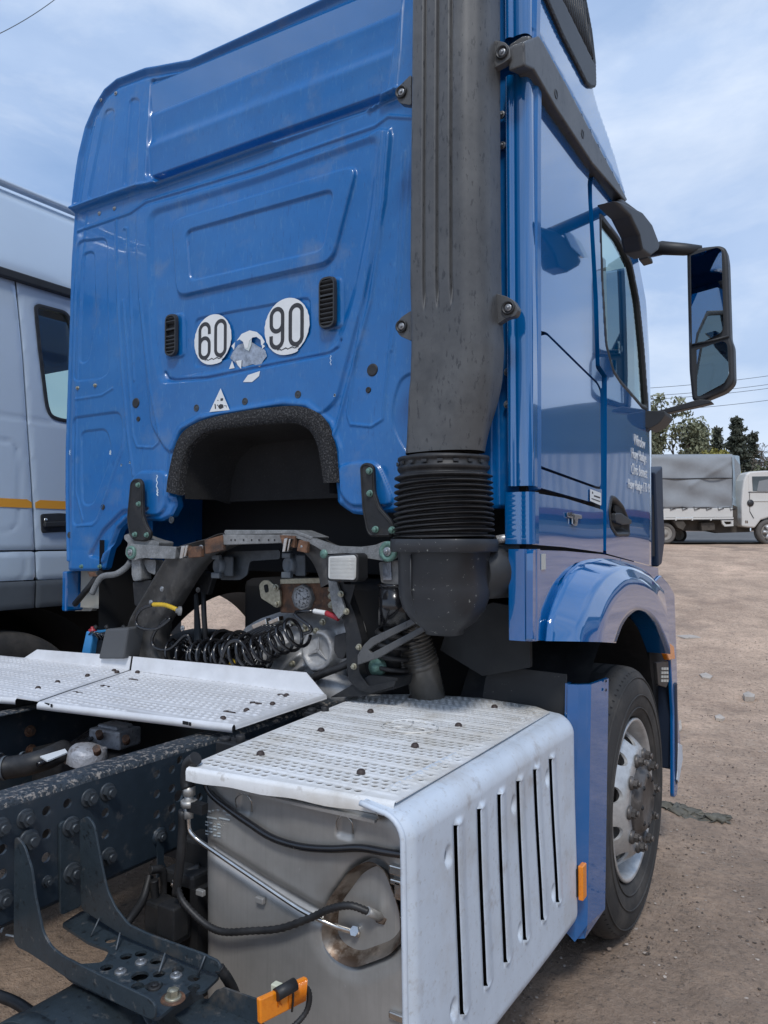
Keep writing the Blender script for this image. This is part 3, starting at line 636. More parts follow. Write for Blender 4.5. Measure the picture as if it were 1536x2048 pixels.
h0 = lambda A, B, D: .0015 * np.sin(A * 6 + 1) * np.cos(B * 3.1)
SP = plate('side_panel', q4, .012, mS, M_blueg, T, hf=h0, thick=.02, holes=[rp(lock_o, .02)])
LK = plate('locker_door', rp(lock_i, .02), .012, mS, M_blueg, T, hf=lambda A, B, D: .001 * np.sin(A * 5 + 2), thick=.02)
lowp = XX([(1066, 985), (1130, 996), (1208, 1020), (1209, 1105), (1130, 1094), (1066, 1089)], XS)
LP_ = plate('side_sill_panel', lowp, .010, mS, M_blueg, T, hf=h0, thick=.02)
door_px = [(1190, 352), (1200, 362), (1222, 392), (1250, 432), (1276, 500), (1293, 600), (1302, 720), (1307, 830), (1313, 960), (1319, 1132), (1300, 1130), (1215, 1107), (1214, 752), (1200, 730), (1197, 600), (1187, 404), (1187, 372)]
door = XX(door_px, XS)
win_o = XX([(1201, 424), (1209, 430), (1240, 470), (1266, 522), (1280, 600), (1289, 700), (1297, 822), (1284, 818), (1240, 768), (1226, 746), (1211, 690), (1204, 560)], XS)
ho = rp(XX([(1223, 990), (1232, 993), (1246, 1009), (1258, 1037), (1260, 1072), (1234, 1073), (1222, 1054), (1218, 1022)], XS), .015)
DR = plate('cab_door', door, .008, mS, M_blueg, T, hf=h0, thick=.03, holes=[win_o, ho])
def inset(poly, d):
    P = [Vector(p) for p in poly]; n = len(P); c = sum((p for p in P), Vector((0, 0))) / n; out = []
    area = sum(P[i - 1].x * P[i].y - P[i].x * P[i - 1].y for i in range(n)); s = 1 if area > 0 else -1
    for i in range(n):
        e1 = (P[i] - P[i - 1]).normalized(); e2 = (P[(i + 1) % n] - P[i]).normalized(); nn = Vector((-e1.y - e2.y, e1.x + e2.x)) * s
        nn = nn.normalized() if nn.length > 1e-6 else Vector((0, 0)); k = max(.5, nn.dot(Vector((-e1.y, e1.x)) * s)); out.append(tuple(P[i] + nn * d / k))
    return out
win_o2 = rp(win_o, .03, 3)
fr_ = plate('window_frame', win_o2, .008, mS, M_plas2, DR, hf=lambda A, B, D: .004 + 0 * A, thick=.03, edge=.004, holes=[inset(win_o2, .022)])
gl_ = plate('window_glass', inset(win_o2, .018), .02, mS, M_glass, DR, hf=lambda A, B, D: -.012 + 0 * A, thick=.003)
# black gap backing behind the shuts
MB().pyz([(.02, 1.42), (1.72, 1.42), (1.72, 1.72), (1.10, 1.72), (1.10, 2.1), (.80, 2.4), (.66, 2.9), (.02, 2.9)], 1.10, 1.122).build('door_seal_backing', M_void, T)
MB().pyz([(1.60, 1.50), (1.68, 1.50), (1.60, 2.9), (1.52, 2.9)], .9, .93).build('inner_pillar', M_trim, T)
# door handle
HD = plate('door_handle', ho, .005, mS, M_plas2, DR, hf=lambda A, B, D: .006 - .030 * sst(-D / .03 - .3), thick=.02, edge=.004)
hb = XX([(1229, 1026), (1240, 1026), (1261, 1040), (1261, 1048), (1244, 1050), (1229, 1044)], XS + .01); MB().pyz(rp(hb, .01), XS - .005, XS + .016).build('grip', M_plas2, HD, .004)
hk = XX([(1232, 1010), (1240, 1012), (1256, 1036), (1232, 1024)], XS); MB().pyz(rp(hk, .008), XS - .012, XS - .004).build('grip_recess', M_void, HD)
# badges and stickers on the side
st = MB().pyz(XX([(1181, 978), (1202, 986), (1202, 1011), (1181, 1002)], XS + .003), XS + .0015, XS + .003).build('notice_sticker', M_white, SP)
for q in ([(1188, 990), (1200, 994), (1200, 997), (1188, 993)], [(1183, 996), (1200, 1002), (1200, 1004), (1183, 998)], [(1184, 983), (1186, 984), (1186, 988), (1184, 987)]):
    MB().pyz(XX(q, XS + .003), XS + .003, XS + .0036).build('print', M_black, st)
bd = MB().pyz(XX([(1135, 1025), (1163, 1030), (1164, 1037), (1156, 1037), (1155, 1050), (1150, 1052), (1145, 1048), (1145, 1037), (1136, 1034)], XS + .004), XS, XS + .005).build('badge', M_chrome, LP_, .001)
def text(body, size, loc, axes, m, parent, name, ext=.0004, sx=1., shear=0.):
    cu = bpy.data.curves.new(name, 'FONT'); cu.body = body; cu.size = size; cu.extrude = ext; cu.shear = shear; cu.resolution_u = 2; cu.offset = 0
    o = bpy.data.objects.new(name, cu); COL.objects.link(o); dg = bpy.context.evaluated_depsgraph_get(); dg.update()
    me = bpy.data.meshes.new_from_object(o.evaluated_get(dg)); bpy.data.objects.remove(o)
    X, Y = Vector(axes[0]) * sx, Vector(axes[1]); Z = X.cross(Y).normalized()
    for vv in me.vertices: vv.co = Vector(loc) + X * vv.co.x + Y * vv.co.y + Z * vv.co.z
    me.materials.clear(); return obj_from(name, me, m, parent)
AXS = ((0, 1, 0), (0, 0, 1))
text('EURO', .022, onx(1137, 1032, XS + .0062), AXS, M_black, bd, 'badge_text', .0003); text('6', .045, onx(1147, 1048, XS + .0062), AXS, M_black, bd, 'badge_text', .0003)
for s_, (u, v), sz in (('Wilmslow', (1266, 889), .070), ('Heavy Haulage', (1261, 915), .064), ('Chris Bennett', (1261, 948), .072), ('Heavy Haulage LTD 19', (1254, 976), .060)):
    p = onx(u, v, XS); text(s_, sz, (XS + .0035, p.y, p.z), AXS, M_white, DR, 'door_lettering', .0005, .70, .25)
text('730', .05, (XS - .045, onx(1306, 1082, XS).y + .03, onx(1306, 1085, XS).z), AXS, M_white, DR, 'door_number', .002)
MB().box((1.1565, .052, zc(1140)), (1.159, .088, zc(1108))).build('reflector_tape', M_refl, T)
# ================================================================ gutter trim, roof side, grille
rs_px = [(1066, -260), (1066, 62), (1078, 70), (1255, 402), (1247, 365), (1232, 312), (1215, 262), (1200, 222), (1187, 176), (1180, 110), (1160, -20), (1120, -260)]
leanv = lambda b: -.10 * np.maximum(0, b - 3.02)
def lean_pts(pts):   # intersect the picture ray with the leaning roof side
    out = []
    for u, v in pts:
        x = XS
        for _ in range(40): p = onx(u, v, x); x = .5 * x + .5 * max(.80, XS + float(leanv(np.array([min(p.z, 3.75)]))[0]))
        out.append((p.y, min(p.z, 3.72)))
    return out
mR = lambda a, b, h: (XS + h + leanv(b), a, b)
RS = plate('roof_side', lean_pts(rs_px), .014, mR, M_blueg, T, hf=h0, thick=.02, edge=.008)
g_o = lean_pts([(1070, -40), (1120, 74), (1168, 168), (1176, 176), (1187, 176), (1186, 126), (1178, 60), (1160, -40)])
g_i = lean_pts([(1098, -40), (1182, 128), (1180, 90), (1172, 40), (1156, -40)])
GF = plate('roof_vent_frame', rp(g_o, .01), .006, mR, M_plas2, T, hf=lambda A, B, D: .014 + 0 * A, thick=.03, edge=.006, holes=[g_i])
plate('roof_vent_well', g_i, .03, mR, M_void, GF, hf=lambda A, B, D: -.012 + 0 * A)
gy = [p[0] for p in g_i]; y0_, y1_ = min(gy), max(gy)
ga = np.array(g_i)
for i in range(16):
    y = y0_ + (y1_ - y0_) * (i + .5) / 16; zz = np.linspace(2.9, 4.4, 300); s = sdf(np.full(300, y), zz, g_i) < 0
    if s.any():
        z0, z1 = zz[s].min(), zz[s].max(); L_ = lambda z: XS + float(leanv(np.array([z]))[0]) + .006
        MB().tube([(L_(z0), y, z0), (L_((z0 + z1) / 2), y, (z0 + z1) / 2), (L_(z1), y, z1)], .005, 6).build('slat', M_plas2, GF)
tr_px = [(1046, 84), (1076, 72), (1084, 84), (1130, 168), (1190, 282), (1254, 400), (1250, 404), (1183, 327), (1110, 216), (1066, 140), (1048, 132)]
tp = XX(tr_px, XS + .02); b = MB().pyz(tp, XS - .03, XS + .024); GT = b.build('gutter_trim', M_plas, T, .007, 3)
for u, v in ((1112, 188), (1165, 268)):
    p = onx(u, v, XS + .024); MB().lathe(p, (1, 0, 0), [(.016, -.002), (.016, .0012), (.013, .0018), (.012, .0006), (.0001, .0006)], 20).build('trim_plug', M_plas2, GT)
MB().pxz(YX([(1018, 92), (1046, 74), (1064, 72), (1066, 142), (1046, 132), (1030, 132), (1020, 120)], -.02), -.03, .05).build('gutter_end', M_plas, GT, .010, 3)
# ================================================================ air intake duct with bellows and bowl
def dsec(cx, cy, w, d, k, gro=0., n=320):
    """plan section of the duct; k: 0 boxy .. 1 round; gro: groove depth in the rear face"""
    q = rp([(-w / 2, -d / 2), (w * .26, -d / 2), (w * .46, -d * .30), (w / 2, -d * .10), (w / 2, d / 2), (-w / 2, d / 2)], .022, 6)
    P = [Vector(p) for p in q] + [Vector(q[0])]; D_ = [0]
    for i in range(1, len(P)): D_.append(D_[-1] + (P[i] - P[i - 1]).length)
    out = []; j = 0
    for i in range(n):
        s_ = D_[-1] * i / n
        while D_[j + 1] < s_: j += 1
        p = P[j].lerp(P[j + 1], (s_ - D_[j]) / max(D_[j + 1] - D_[j], 1e-9)); x, y = p.x, p.y
        if k: a = math.atan2(y / d, x / w); e = Vector((w / 2 * math.cos(a), d / 2 * math.sin(a))); x, y = x * (1 - k) + e.x * k, y * (1 - k) + e.y * k
        if gro and y < -d * .46:
            for g0 in (-.28, -.095, .10): y += gro * math.exp(-((x / w - g0) * w / .0042) ** 2)
        out.append((cx + x, cy + y))
    return out
def duct_c(v):     # centre x, width by picture height on the duct's rear face
    ks = [(-260, 825, 968), (0, 827, 968), (300, 824, 968), (560, 822, 970), (640, 824, 973), (700, 824, 976), (760, 822, 972), (820, 812, 964), (860, 804, 957), (906, 797, 950)]
    l = np.interp(v, [k[0] for k in ks], [k[1] for k in ks]); r = np.interp(v, [k[0] for k in ks], [k[2] for k in ks]); return l, r
rings = []
for v in np.concatenate([np.linspace(-260, 560, 24), np.linspace(580, 906, 40)]):
    l, r = duct_c(v); yf = -.222; a = ony(l, v, yf); c = ony(r, v, -.17); kk_ = float(sst(np.array([(v - 760) / 150]))[0])
    w = c.x - a.x + .02; gr = .014 if v < 590 else .014 * max(0, 1 - (v - 590) / 40)
    rings.append([(x, y, a.z) for x, y in dsec((a.x + c.x) / 2 + .0, -.14, w, .165, kk_ * .7, gr)])
DU = MB().loft(rings, True, True).build('air_intake_duct', M_plas, T)
zB = lambda v: ony(888, v, -.27).z
bc = Vector((.918, -.137))
prof = [(.132, zB(903)), (.142, zB(905)), (.142, zB(911)), (.138, zB(913)), (.138, zB(922)), (.143, zB(924)), (.143, zB(930)), (.139, zB(934))]
nb = 12; za, zb_ = zB(938), zB(1078)
for i in range(nb):
    f0, f1 = (i / nb) ** .86, ((i + 1) / nb) ** .86; z0 = za + (zb_ - za) * f0; z1 = za + (zb_ - za) * f1; R1 = .153 + .005 * i / nb
    for t, r in ((0, .133), (.25, .138), (.45, R1 - .002), (.55, R1), (.65, R1 - .002), (.85, .138)): prof.append((r, z0 + (z1 - z0) * t))
n = 64; rings = []
for j, (r, z) in enumerate(prof):
    tw = .012 * sst(np.array([(za + .02 - z) / .1]))[0] * (1 if z > zb_ + .03 else max(0, (z - zb_) / .03))
    rings.append([(bc.x + 1.0 * r * math.cos(2 * PI * k / n), bc.y + .92 * r * math.sin(2 * PI * k / n), z + float(tw) * math.cos(2 * PI * k / n + .4) + .0012 * math.sin(3 * k * 2 * PI / n + j)) for k in range(n)])
BW = MB().loft(rings, True, True).build('bellows', M_rub, DU)
for i in range(9):
    a = -PI + .3 + i * .33; r = .1435; MB().box((-.008, -.003, -.004), (.008, .003, .004), Matrix.Translation((bc.x + r * math.cos(a), bc.y + .92 * r * math.sin(a), zB(918))) @ Matrix.Rotation(a + PI / 2, 4, 'Z')).build('clip', M_plas2, BW)
pr = [(.150, zB(1078)), (.152, zB(1082)), (.152, zB(1102)), (.149, zB(1105)), (.130, zB(1106)), (.129, zB(1180)), (.127, zB(1200)), (.117, zB(1225)), (.092, zB(1252)), (.055, zB(1272)), (.052, zB(1281)), (.0001, zB(1282))]
rings = []
for r, z in pr:
    e = 3.0; rings.append([((bc.x + .003) + r * (abs(math.cos(a)) ** (2 / e)) * (1 if math.cos(a) > 0 else -1) * (1 + .012 * (abs(a - 4.2) < .04)), bc.y + .93 * r * (abs(math.sin(a)) ** (2 / e)) * (1 if math.sin(a) > 0 else -1), z) for a in np.linspace(0, 2 * PI, 80, endpoint=False)])
BO = MB().loft(rings, True, True).build('intake_bowl', mat('splashed_black_bowl', (.028, .030, .034), .45, var=(6, .2), spots=[((.30, .30, .27), 60, .655, .665, .8)], bump=(12, .15, .004)), DU)
MB().tube([(bc.x - .045, bc.y - .1215, zB(1110)), (bc.x - .045, bc.y - .121, zB(1190)), (bc.x - .040, bc.y - .10, zB(1232)), (bc.x - .03, bc.y - .06, zB(1262))], .0028, 6).build('mould_rib', M_plas2, BO)
MB().cyl((bc.x + .06, -.08, zB(1150)), (1.04, .12, zB(1150)), .085, 28).build('intake_elbow', M_plas2, DU)
MB().cyl((bc.x + .12, -.02, 1.500), (1.085, .03, 1.512), .013, 12).build('mesh_hose', mat('woven_silver_mesh', (.5, .5, .5), .4, metal=.5, var=(300, .8)), DU)
# clamps holding the duct
def tab(px, side, y=-.14):
    pts = YX(px, y); c = sum((Vector(p) for p in pts), Vector((0, 0))) / len(pts)
    b = MB().pxz(rp(pts, .008, 3), y - .012, y + .014); o = b.build('duct_clamp', M_plas, DU, .003); cx = c.x + side * .004
    MB().lathe((cx, y - .012, c.y), (0, -1, 0), [(.020, -.001), (.020, .007), (.0165, .009), (.0145, .001), (.0001, .001)], 24).build('boss', M_plas2, o)
    bolt(o, B_scr, (cx, y - .014, c.y), name='clamp_screw', sc=1.15); return o
tab([(826, 152), (826, 214), (803, 210), (797, 200), (798, 178), (806, 172)], -1); tab([(827, 622), (827, 684), (804, 674), (797, 664), (798, 646), (806, 636)], -1)
tab([(983, 84), (1012, 88), (1022, 98), (1024, 120), (1010, 130), (984, 144)], 1, -.10); tab([(995, 589), (1014, 594), (1030, 602), (1040, 620), (1034, 634), (1016, 638), (996, 652)], 1, -.10)
MB().tube([PL(1018, 110, -.07), PL(1034, 118, -.05)], .016, 10).build('clamp_stud', M_plas2, DU)
# ================================================================ front fender, mudguard, wheel
fp = XX([(1066, 1100), (1130, 1102), (1208, 1109), (1316, 1136), (1318, 1168), (1292, 1142), (1240, 1122), (1190, 1117), (1150, 1126), (1120, 1160), (1102, 1210), (1090, 1281), (1066, 1281)], 1.156)
FD = plate('fender_panel', fp, .01, mXf(1.156), M_blueg, T, hf=h0, thick=.02)
def rail(px, x, n=44): return [onx(u, v, x) for u, v in [(q.x, q.y) for q in resamp(px, n)]]
R0 = rail([(1086, 1281), (1090, 1240), (1102, 1200), (1120, 1160), (1150, 1126), (1190, 1116), (1240, 1120), (1290, 1140), (1322, 1172)], 1.150)
R1 = rail([(1092, 1282), (1097, 1240), (1110, 1200), (1128, 1162), (1156, 1132), (1195, 1120), (1242, 1124), (1290, 1144), (1322, 1176)], 1.170)
R2 = rail([(1156, 1283), (1168, 1235), (1190, 1180), (1214, 1148), (1245, 1134), (1270, 1137), (1302, 1154), (1328, 1182)], 1.236)
R3 = rail([(1200, 1284), (1206, 1240), (1224, 1196), (1244, 1172), (1262, 1160), (1290, 1168), (1318, 1196), (1336, 1232)], 1.262)
R4 = rail([(1232, 1286), (1246, 1249), (1262, 1228), (1278, 1220), (1300, 1228), (1318, 1250), (1332, 1282), (1341, 1308)], 1.258)
R5 = [p + Vector((-.10, 0, .0)) for p in R4]
rows = []
for A_, B_ in ((R0, R1), (R1, R2), (R2, R3), (R3, R4), (R4, R5)):
    for k in range(5): rows.append([a.lerp(c, k / 5) for a, c in zip(A_, B_)])
rows.append(R5)
WA = MB().loft(rows, False, True).build('wheel_arch', M_blueg, T)
# liner and rubber mudguard
lin = []
for k in range(40):
    a = math.radians(-25 + 235 * k / 39); lin.append((.86 + .60 * math.cos(a), .52 + .68 * math.sin(a)))
b = MB(); b.loft([[(1.18, y, z) for y, z in lin], [(.72, y, z) for y, z in lin]], False, True); b.build('wheel_arch_liner', M_rub, T)
mg = []
for k in range(14):
    a = math.radians(118 + 72 * k / 13); mg.append((.86 + .575 * math.cos(a), .51 + .575 * math.sin(a)))
b = MB(); b.loft([[(x, y, z) for y, z in mg] for x in (1.20, .85)], False, True); b.build('mudguard', M_rub, T)
fl = ony(1000, 1332, .24)
MB().pxz([(.76, .35), (1.165, .35), (1.165, PL(1100, 1345, .26).z), (PL(985, 1330, .26).x, PL(985, 1330, .26).z), (PL(972, 1345, .26).x, PL(972, 1345, .26).z - .02)], .255, .262).build('mud_flap', mat('splashed_mud_flap', (.032, .033, .035), .7, var=(8, .25), spots=[((.22, .21, .19), 46, .66, .70, .7)]), T)
MB().pxz([PL2 for PL2 in YX([(1022, 1212), (1060, 1200), (1060, 1335), (965, 1352), (880, 1300), (900, 1240), (985, 1205)], .18)], .18, .20).build('splash_shield', mat('black_shield', (.02, .021, .022), .7, var=(10, .3)), T)
fy = lambda u, v, x: onx(u, v, x).y
zt = onx(1180, 1347, 1.18).z; zbm = onx(1180, 1852, 1.19).z
FA = MB(); pl = [(1.180, .262), (1.180, .222), (1.212, .234), (1.245, .262), (1.262, .40)]
pl2 = [(x - .012, y + .012) for x, y in pl][::-1]
FA.loft([[(x, y, z) for x, y in pl + pl2] for z in (zbm + .02, zt)], True, False, True)
for i, vtx in enumerate(FA.v):
    if vtx[2] < .6: FA.v[i] = (vtx[0] - .02, vtx[1], vtx[2] + (.05 if vtx[0] > 1.24 else 0) + (.035 if vtx[0] < 1.185 else 0))
FV = FA.build('rear_fairing_strip', M_blueg, T)
for v in (1362, 1380): bolt(FV, B_dark, onx(1212, v, 1.263), RX90, .5, 'rivet')
# wheel
WC = Vector((1.225, .865, .497)); STE = math.radians(0)
WH = None
tp_ = [(.300, -.030), (.312, -.012), (.335, .004), (.375, .014), (.42, .014), (.455, .004), (.478, -.006), (.492, -.018), (.500, -.034), (.504, -.06), (.505, -.14), (.505, -.22), (.500, -.26), (.48, -.285), (.42, -.30), (.31, -.275)]
ty = MB().lathe(WC, (1, 0, 0), tp_, 96)
WH = ty.build('wheel', M_tyre, T)
for rr_2, hh in ((.462, .003), (.395, .0155), (.345, .0085)):
    MB().lathe(WC, (1, 0, 0), [(rr_2 - .003, hh - .004), (rr_2 - .002, hh + .0025), (rr_2 + .002, hh + .0025), (rr_2 + .003, hh - .004)], 96).build('sidewall_ring', M_tyre, WH)
for gi, hh in enumerate((-.075, -.12, -.165, -.21)):
    MB().lathe(WC, (1, 0, 0), [(.5058, hh - .006), (.5058, hh + .006)], 96).build('tread_groove', M_void, WH)
# raised sidewall lettering blocks and shoulder sipes (many, joined)
b = MB()
for i in range(90):
    a = 2 * PI * i / 90; c, s = math.cos(a), math.sin(a); P = lambda r, h, da: WC + Vector((h, r * math.cos(a + da), r * math.sin(a + da)))
    b.add([P(.482, -.005, 0), P(.503, -.045, 0), P(.503, -.045, .012), P(.482, -.005, .012)], [(0, 1, 2, 3)])
b.build('shoulder_sipe', M_void, WH)['kind'] = 'stuff'
M_rim = mat('dusty_silver_rim', (.58, .58, .57), .34, metal=.5, var=((9, .2), (50, .1)), spots=[((.17, .15, .13), 9, .5, .72, .7)], bump=(60, .2, .002), wear=.65)
MB().lathe(WC, (1, 0, 0), [(.290, -.02), (.303, -.016), (.305, -.006), (.297, -.001), (.288, -.012), (.283, -.05), (.272, -.075), (.266, -.13), (.262, -.20)], 72).build('rim', M_rim, WH)
circ = [(.272 * math.cos(2 * PI * k / 72), .272 * math.sin(2 * PI * k / 72)) for k in range(72)]
hl = []
for i in range(10):
    a = 2 * PI * (i + .5) / 10; hl.append([(.234 * math.cos(a) + .031 * math.cos(2 * PI * k / 20) * 1.0, .234 * math.sin(a) + .031 * math.sin(2 * PI * k / 20)) for k in range(20)])
def h_disc(A, B, D):
    r = np.hypot(A, B); return np.interp(r, [0, .175, .190, .202, .22, .25, .264, .274], [.022, .022, .018, .008, -.010, -.048, -.068, -.076])
plate('wheel_disc', circ, .006, lambda a, b, h: (WC.x + h, WC.y + a, WC.z + b), M_rim, WH, hf=h_disc, thick=.012, holes=hl)
M_hub = mat('greasy_dark_hub', (.105, .095, .088), .45, metal=.4, var=(20, .35), spots=[((.25, .22, .2), 30, .56, .7, .6)], bump=(60, .4, .003))
MB().lathe(WC, (1, 0, 0), [(.142, .020), (.138, .028), (.12, .030), (.112, .042), (.10, .052), (.085, .054), (.078, .046), (.0001, .046)], 40).build('hub', M_hub, WH)
nm = MB(); nm.lathe((0, 0, 0), (1, 0, 0), [(.029, 0), (.029, .006), (.024, .012), (.021, .014)], 20); hx = [(.020 * math.cos(PI / 3 * k), .020 * math.sin(PI / 3 * k)) for k in range(6)]
nm.prism([(.008, a, c) for a, c in hx], (.022, 0, 0)); nm.cyl((.03, 0, 0), (.042, 0, 0), .012, 14)
me_n = bpy.data.meshes.new('wheel_nut'); me_n.from_pydata(nm.v, [], nm.f); me_n.polygons.foreach_set('use_smooth', nm.sm); me_n.materials.append(M_hub)
for i in range(10):
    a = 2 * PI * i / 10; inst('wheel_nut', me_n, WC + Vector((.022, .1675 * math.cos(a), .1675 * math.sin(a))), (.3 * i, 0, 0), WH, .88)
for i in range(8):
    a = 2 * PI * i / 8; bolt(WH, B_dark, WC + Vector((.052, .092 * math.cos(a), .092 * math.sin(a))), RX90, 1.0, 'hub_bolt')
MB().lathe(WC, (1, 0, 0), [(.20, -.12), (.0001, -.12)], 24).build('brake_drum', M_void, WH)
# left front wheel, seen through the arch
WL = Vector((-1.225, .865, .505)); MB().lathe(WL, (-1, 0, 0), tp_, 64).build('wheel', M_tyre, T)
o_ = []
ring_in = [(.86 + .66 * math.cos(a), .56 + .66 * math.sin(a)) for a in np.linspace(math.radians(-10), math.radians(190), 50)]
b = MB(); b.loft([[(-1.20, y, z) for y, z in ring_in], [(-.86, y, z) for y, z in ring_in]], False, True); b.build('wheel_arch_liner', M_rub, T)
rg_o = [(min(max(y + (y - .86) * .9, -.0), 1.9), min(z + .6, 1.50)) for y, z in ring_in]
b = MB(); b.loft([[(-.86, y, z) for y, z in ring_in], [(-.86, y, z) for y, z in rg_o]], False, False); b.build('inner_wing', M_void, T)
rg2 = [(min(max(y + (y - .86) * .9, -.0), 1.9), min(z + .6, 1.30)) for y, z in ring_in]
# ---- bumper / front corner
bp = XX([(1300, 1170), (1320, 1150), (1336, 1168), (1347, 1186), (1351, 1300), (1354, 1420), (1360, 1500), (1352, 1592), (1346, 1596), (1346, 1430), (1340, 1330), (1338, 1290), (1326, 1262), (1312, 1240)], 1.20)
BM = MB().pyz(rp(bp, .02, 2), 1.185, 1.205).build('front_bumper_corner', M_blueg, T, .006, 3)
MB().pxz(YX([(1302, 1372), (1352, 1366), (1354, 1560), (1346, 1592), (1342, 1540), (1309, 1534)], 1.72), 1.72, 1.76).build('bumper_back', mat('shaded_navy_plastic', (.012, .022, .045), .5, var=(6, .15)), BM, .01, 2)  # dark inner plastic, with the unlit rear-facing side painted into its colour
MB().pyz(XX([(1312, 1325), (1336, 1322), (1338, 1360), (1332, 1375), (1316, 1370)], 1.204), 1.19, 1.206).build('corner_step', M_rub, BM, .003)
bb = MB()
for i in range(3):
    for j in range(4):
        u, v = 1324 + i * 5, 1335 + j * 8; bb.pyz(XX([(u, v), (u + 3.4, v), (u + 3.4, v + 5), (u, v + 5)], 1.21), 1.206, 1.209)
bb.build('step_stud', M_refl, BM)
MB().pyz(XX([(1330, 1290), (1337, 1286), (1345, 1292), (1348, 1318), (1336, 1320), (1331, 1308)], 1.215), 1.195, 1.222).build('side_marker', M_amber, BM, .004)
MB().box((.70, 1.55, .45), (1.13, 2.0, 1.25)).build('step_well', M_void, T)
# lower lip, steel step end
MB().pyz(XX([(1356, 1486), (1364, 1490), (1365, 1518), (1357, 1566), (1354, 1560)], 1.212), 1.207, 1.214).build('bumper_lip', M_cover, BM, .004)
# wind deflector wing ahead of the door
MB().pyz(XX([(1308, 945), (1323, 932), (1325, 1010), (1328, 1080), (1322, 1128), (1315, 1134), (1312, 1040)], 1.13), 1.05, 1.135).build('cab_corner_deflector', mat('navy_wing_plastic', (.010, .022, .050), .45), T, .008, 2)
# ================================================================ mirrors
MY = 1.72
def P_m(u, v, y=MY): return ony(u, v, y)
MR = None
ho_ = rp(YX([(1373, 497), (1440, 490), (1452, 496), (1456, 520), (1461, 676), (1467, 690), (1469, 764), (1452, 782), (1398, 804), (1384, 800), (1378, 740), (1374, 560)], MY), .02, 4)
MR = MB().pxz(ho_, MY, MY + .09).build('door_mirror', M_plas2, T, .014, 3)
def glass(px, name, deg, par):
    q = rp(YX(px, MY), .014, 4); c = sum((Vector(p) for p in q), Vector((0, 0))) / len(q); R_ = Matrix.Rotation(math.radians(deg), 4, 'Z'); b = MB()
    P = [Vector((c.x, MY - .012, c.y)) + R_ @ Vector((x - c.x, 0, z - c.y)) for x, z in q]; n_ = R_ @ Vector((0, 1, 0)); b.prism(P, n_ * .006); return b.build(name, M_mirror, par)
glass([(1378, 512), (1436, 497), (1445, 503), (1449, 656), (1443, 668), (1386, 694), (1379, 686)], 'mirror_glass', -9, MR)
glass([(1383, 712), (1392, 700), (1448, 684), (1457, 690), (1460, 752), (1450, 768), (1396, 794), (1386, 788)], 'wide_angle_glass', -11, MR)
MB().tube([P_m(1384, 690, MY - .004), P_m(1420, 682, MY - .006), P_m(1458, 672, MY - .004)], .006, 8).build('divider', M_plas2, MR)
A1 = [onx(1285, 505, 1.06), ony(1325, 496, MY - .06), ony(1370, 499, MY), ony(1402, 500, MY + .03)]
MB().tube([A1[0], A1[1], A1[2], A1[3]], .028, 10, rf=lambda i, t: (.034, .034, .030, .022)[i]).build('upper_arm', M_plas2, MR)
MB().pxz(YX([(1303, 826), (1398, 799), (1420, 800), (1426, 806), (1400, 812), (1310, 832)], MY), MY - .01, MY + .05).build('lower_arm', M_plas2, MR, .004)
q = [onx(1284, 828, 1.12), onx(1306, 834, 1.14)]
MB().pxz(rp(YX([(1276, 828), (1340, 828), (1341, 836), (1330, 852), (1308, 864), (1300, 860)], 1.55), .02, 3), 1.44, 1.60).build('lower_arm_foot', M_plas2, MR, .012, 3)
KM = MB().pyz(XX([(1232, 401), (1243, 402), (1286, 424), (1305, 448), (1321, 490), (1318, 500), (1302, 512), (1286, 500), (1280, 470), (1262, 432), (1250, 420)], 1.34), 1.27, 1.34).build('kerb_mirror', M_plas2, T, .018, 3)
MB().pyz(XX([(1252, 430), (1260, 434), (1280, 458), (1293, 492), (1284, 492), (1264, 466)], 1.27), 1.262, 1.272).build('mirror_glass', M_mirror, KM)
MB().tube([onx(1236, 408, 1.14), onx(1262, 430, 1.30)], .025, 10).build('mirror_stalk', M_plas2, KM)
MB().pxz(YX([(1281, 505), (1300, 512), (1302, 521), (1282, 527)], 1.55), 1.5, 1.6).build('upper_arm_foot', M_plas2, MR, .006)
# ================================================================ chassis rails
RX = .400
def hp(u, v, r=.0115, x=RX): p = onx(u, v, x); return [(p.y + r * math.cos(2 * PI * k / 14), p.z + r * math.sin(2 * PI * k / 14)) for k in range(14)]
hole_px = [(93,1622),(135,1607),(211,1626),(211,1669),(314,1549),(314,1588),(314,1629),(344,1539),(344,1577),(344,1617),(345,1654),(93,1668),(92,1715),(4,1748),(4,1699),(399,1594),(360,1520),(380,1560)]
ztop, zbot = .930, .655
hs = [hp(u, v) for u, v in hole_px] + [hp(358, 1592, .016)]
RT = plate('frame_rail', [(-1.62, zbot + .012), (-.30, zbot + .012), (-.30, ztop - .016), (-1.62, ztop - .016)], .0052, mXf(RX), M_frame, T, hf=lambda A, B, D: .0008 * np.sin(A * 9), thick=.008, holes=hs)
def flange(x0, sg, name, y0, y1, m, par):
    pr = [(x0, ztop - .016), (x0 - sg * .002, ztop - .008), (x0 - sg * .007, ztop - .003), (x0 - sg * .016, ztop), (x0 - sg * .078, ztop), (x0 - sg * .080, ztop - .004), (x0 - sg * .016, ztop - .008)]
    n = int((y1 - y0) / .03); MB().loft([[(x, y0 + (y1 - y0) * i / n, z) for x, z in pr] for i in range(n + 1)], False, True).build(name, m, par)
flange(RX, 1, 'top_flange', -1.62, .9, M_ftop, RT)
MB().loft([[(x, y, z) for x, z in [(RX, zbot + .012), (RX - .003, zbot + .003), (RX - .012, zbot), (RX - .08, zbot)]] for y in (-1.62, .9)], False, True).build('bottom_flange', M_frame, RT)
MB().box((RX - .008, -.30, zbot + .012), (RX, .9, ztop - .016)).build('rail_front_web', M_frame, RT)
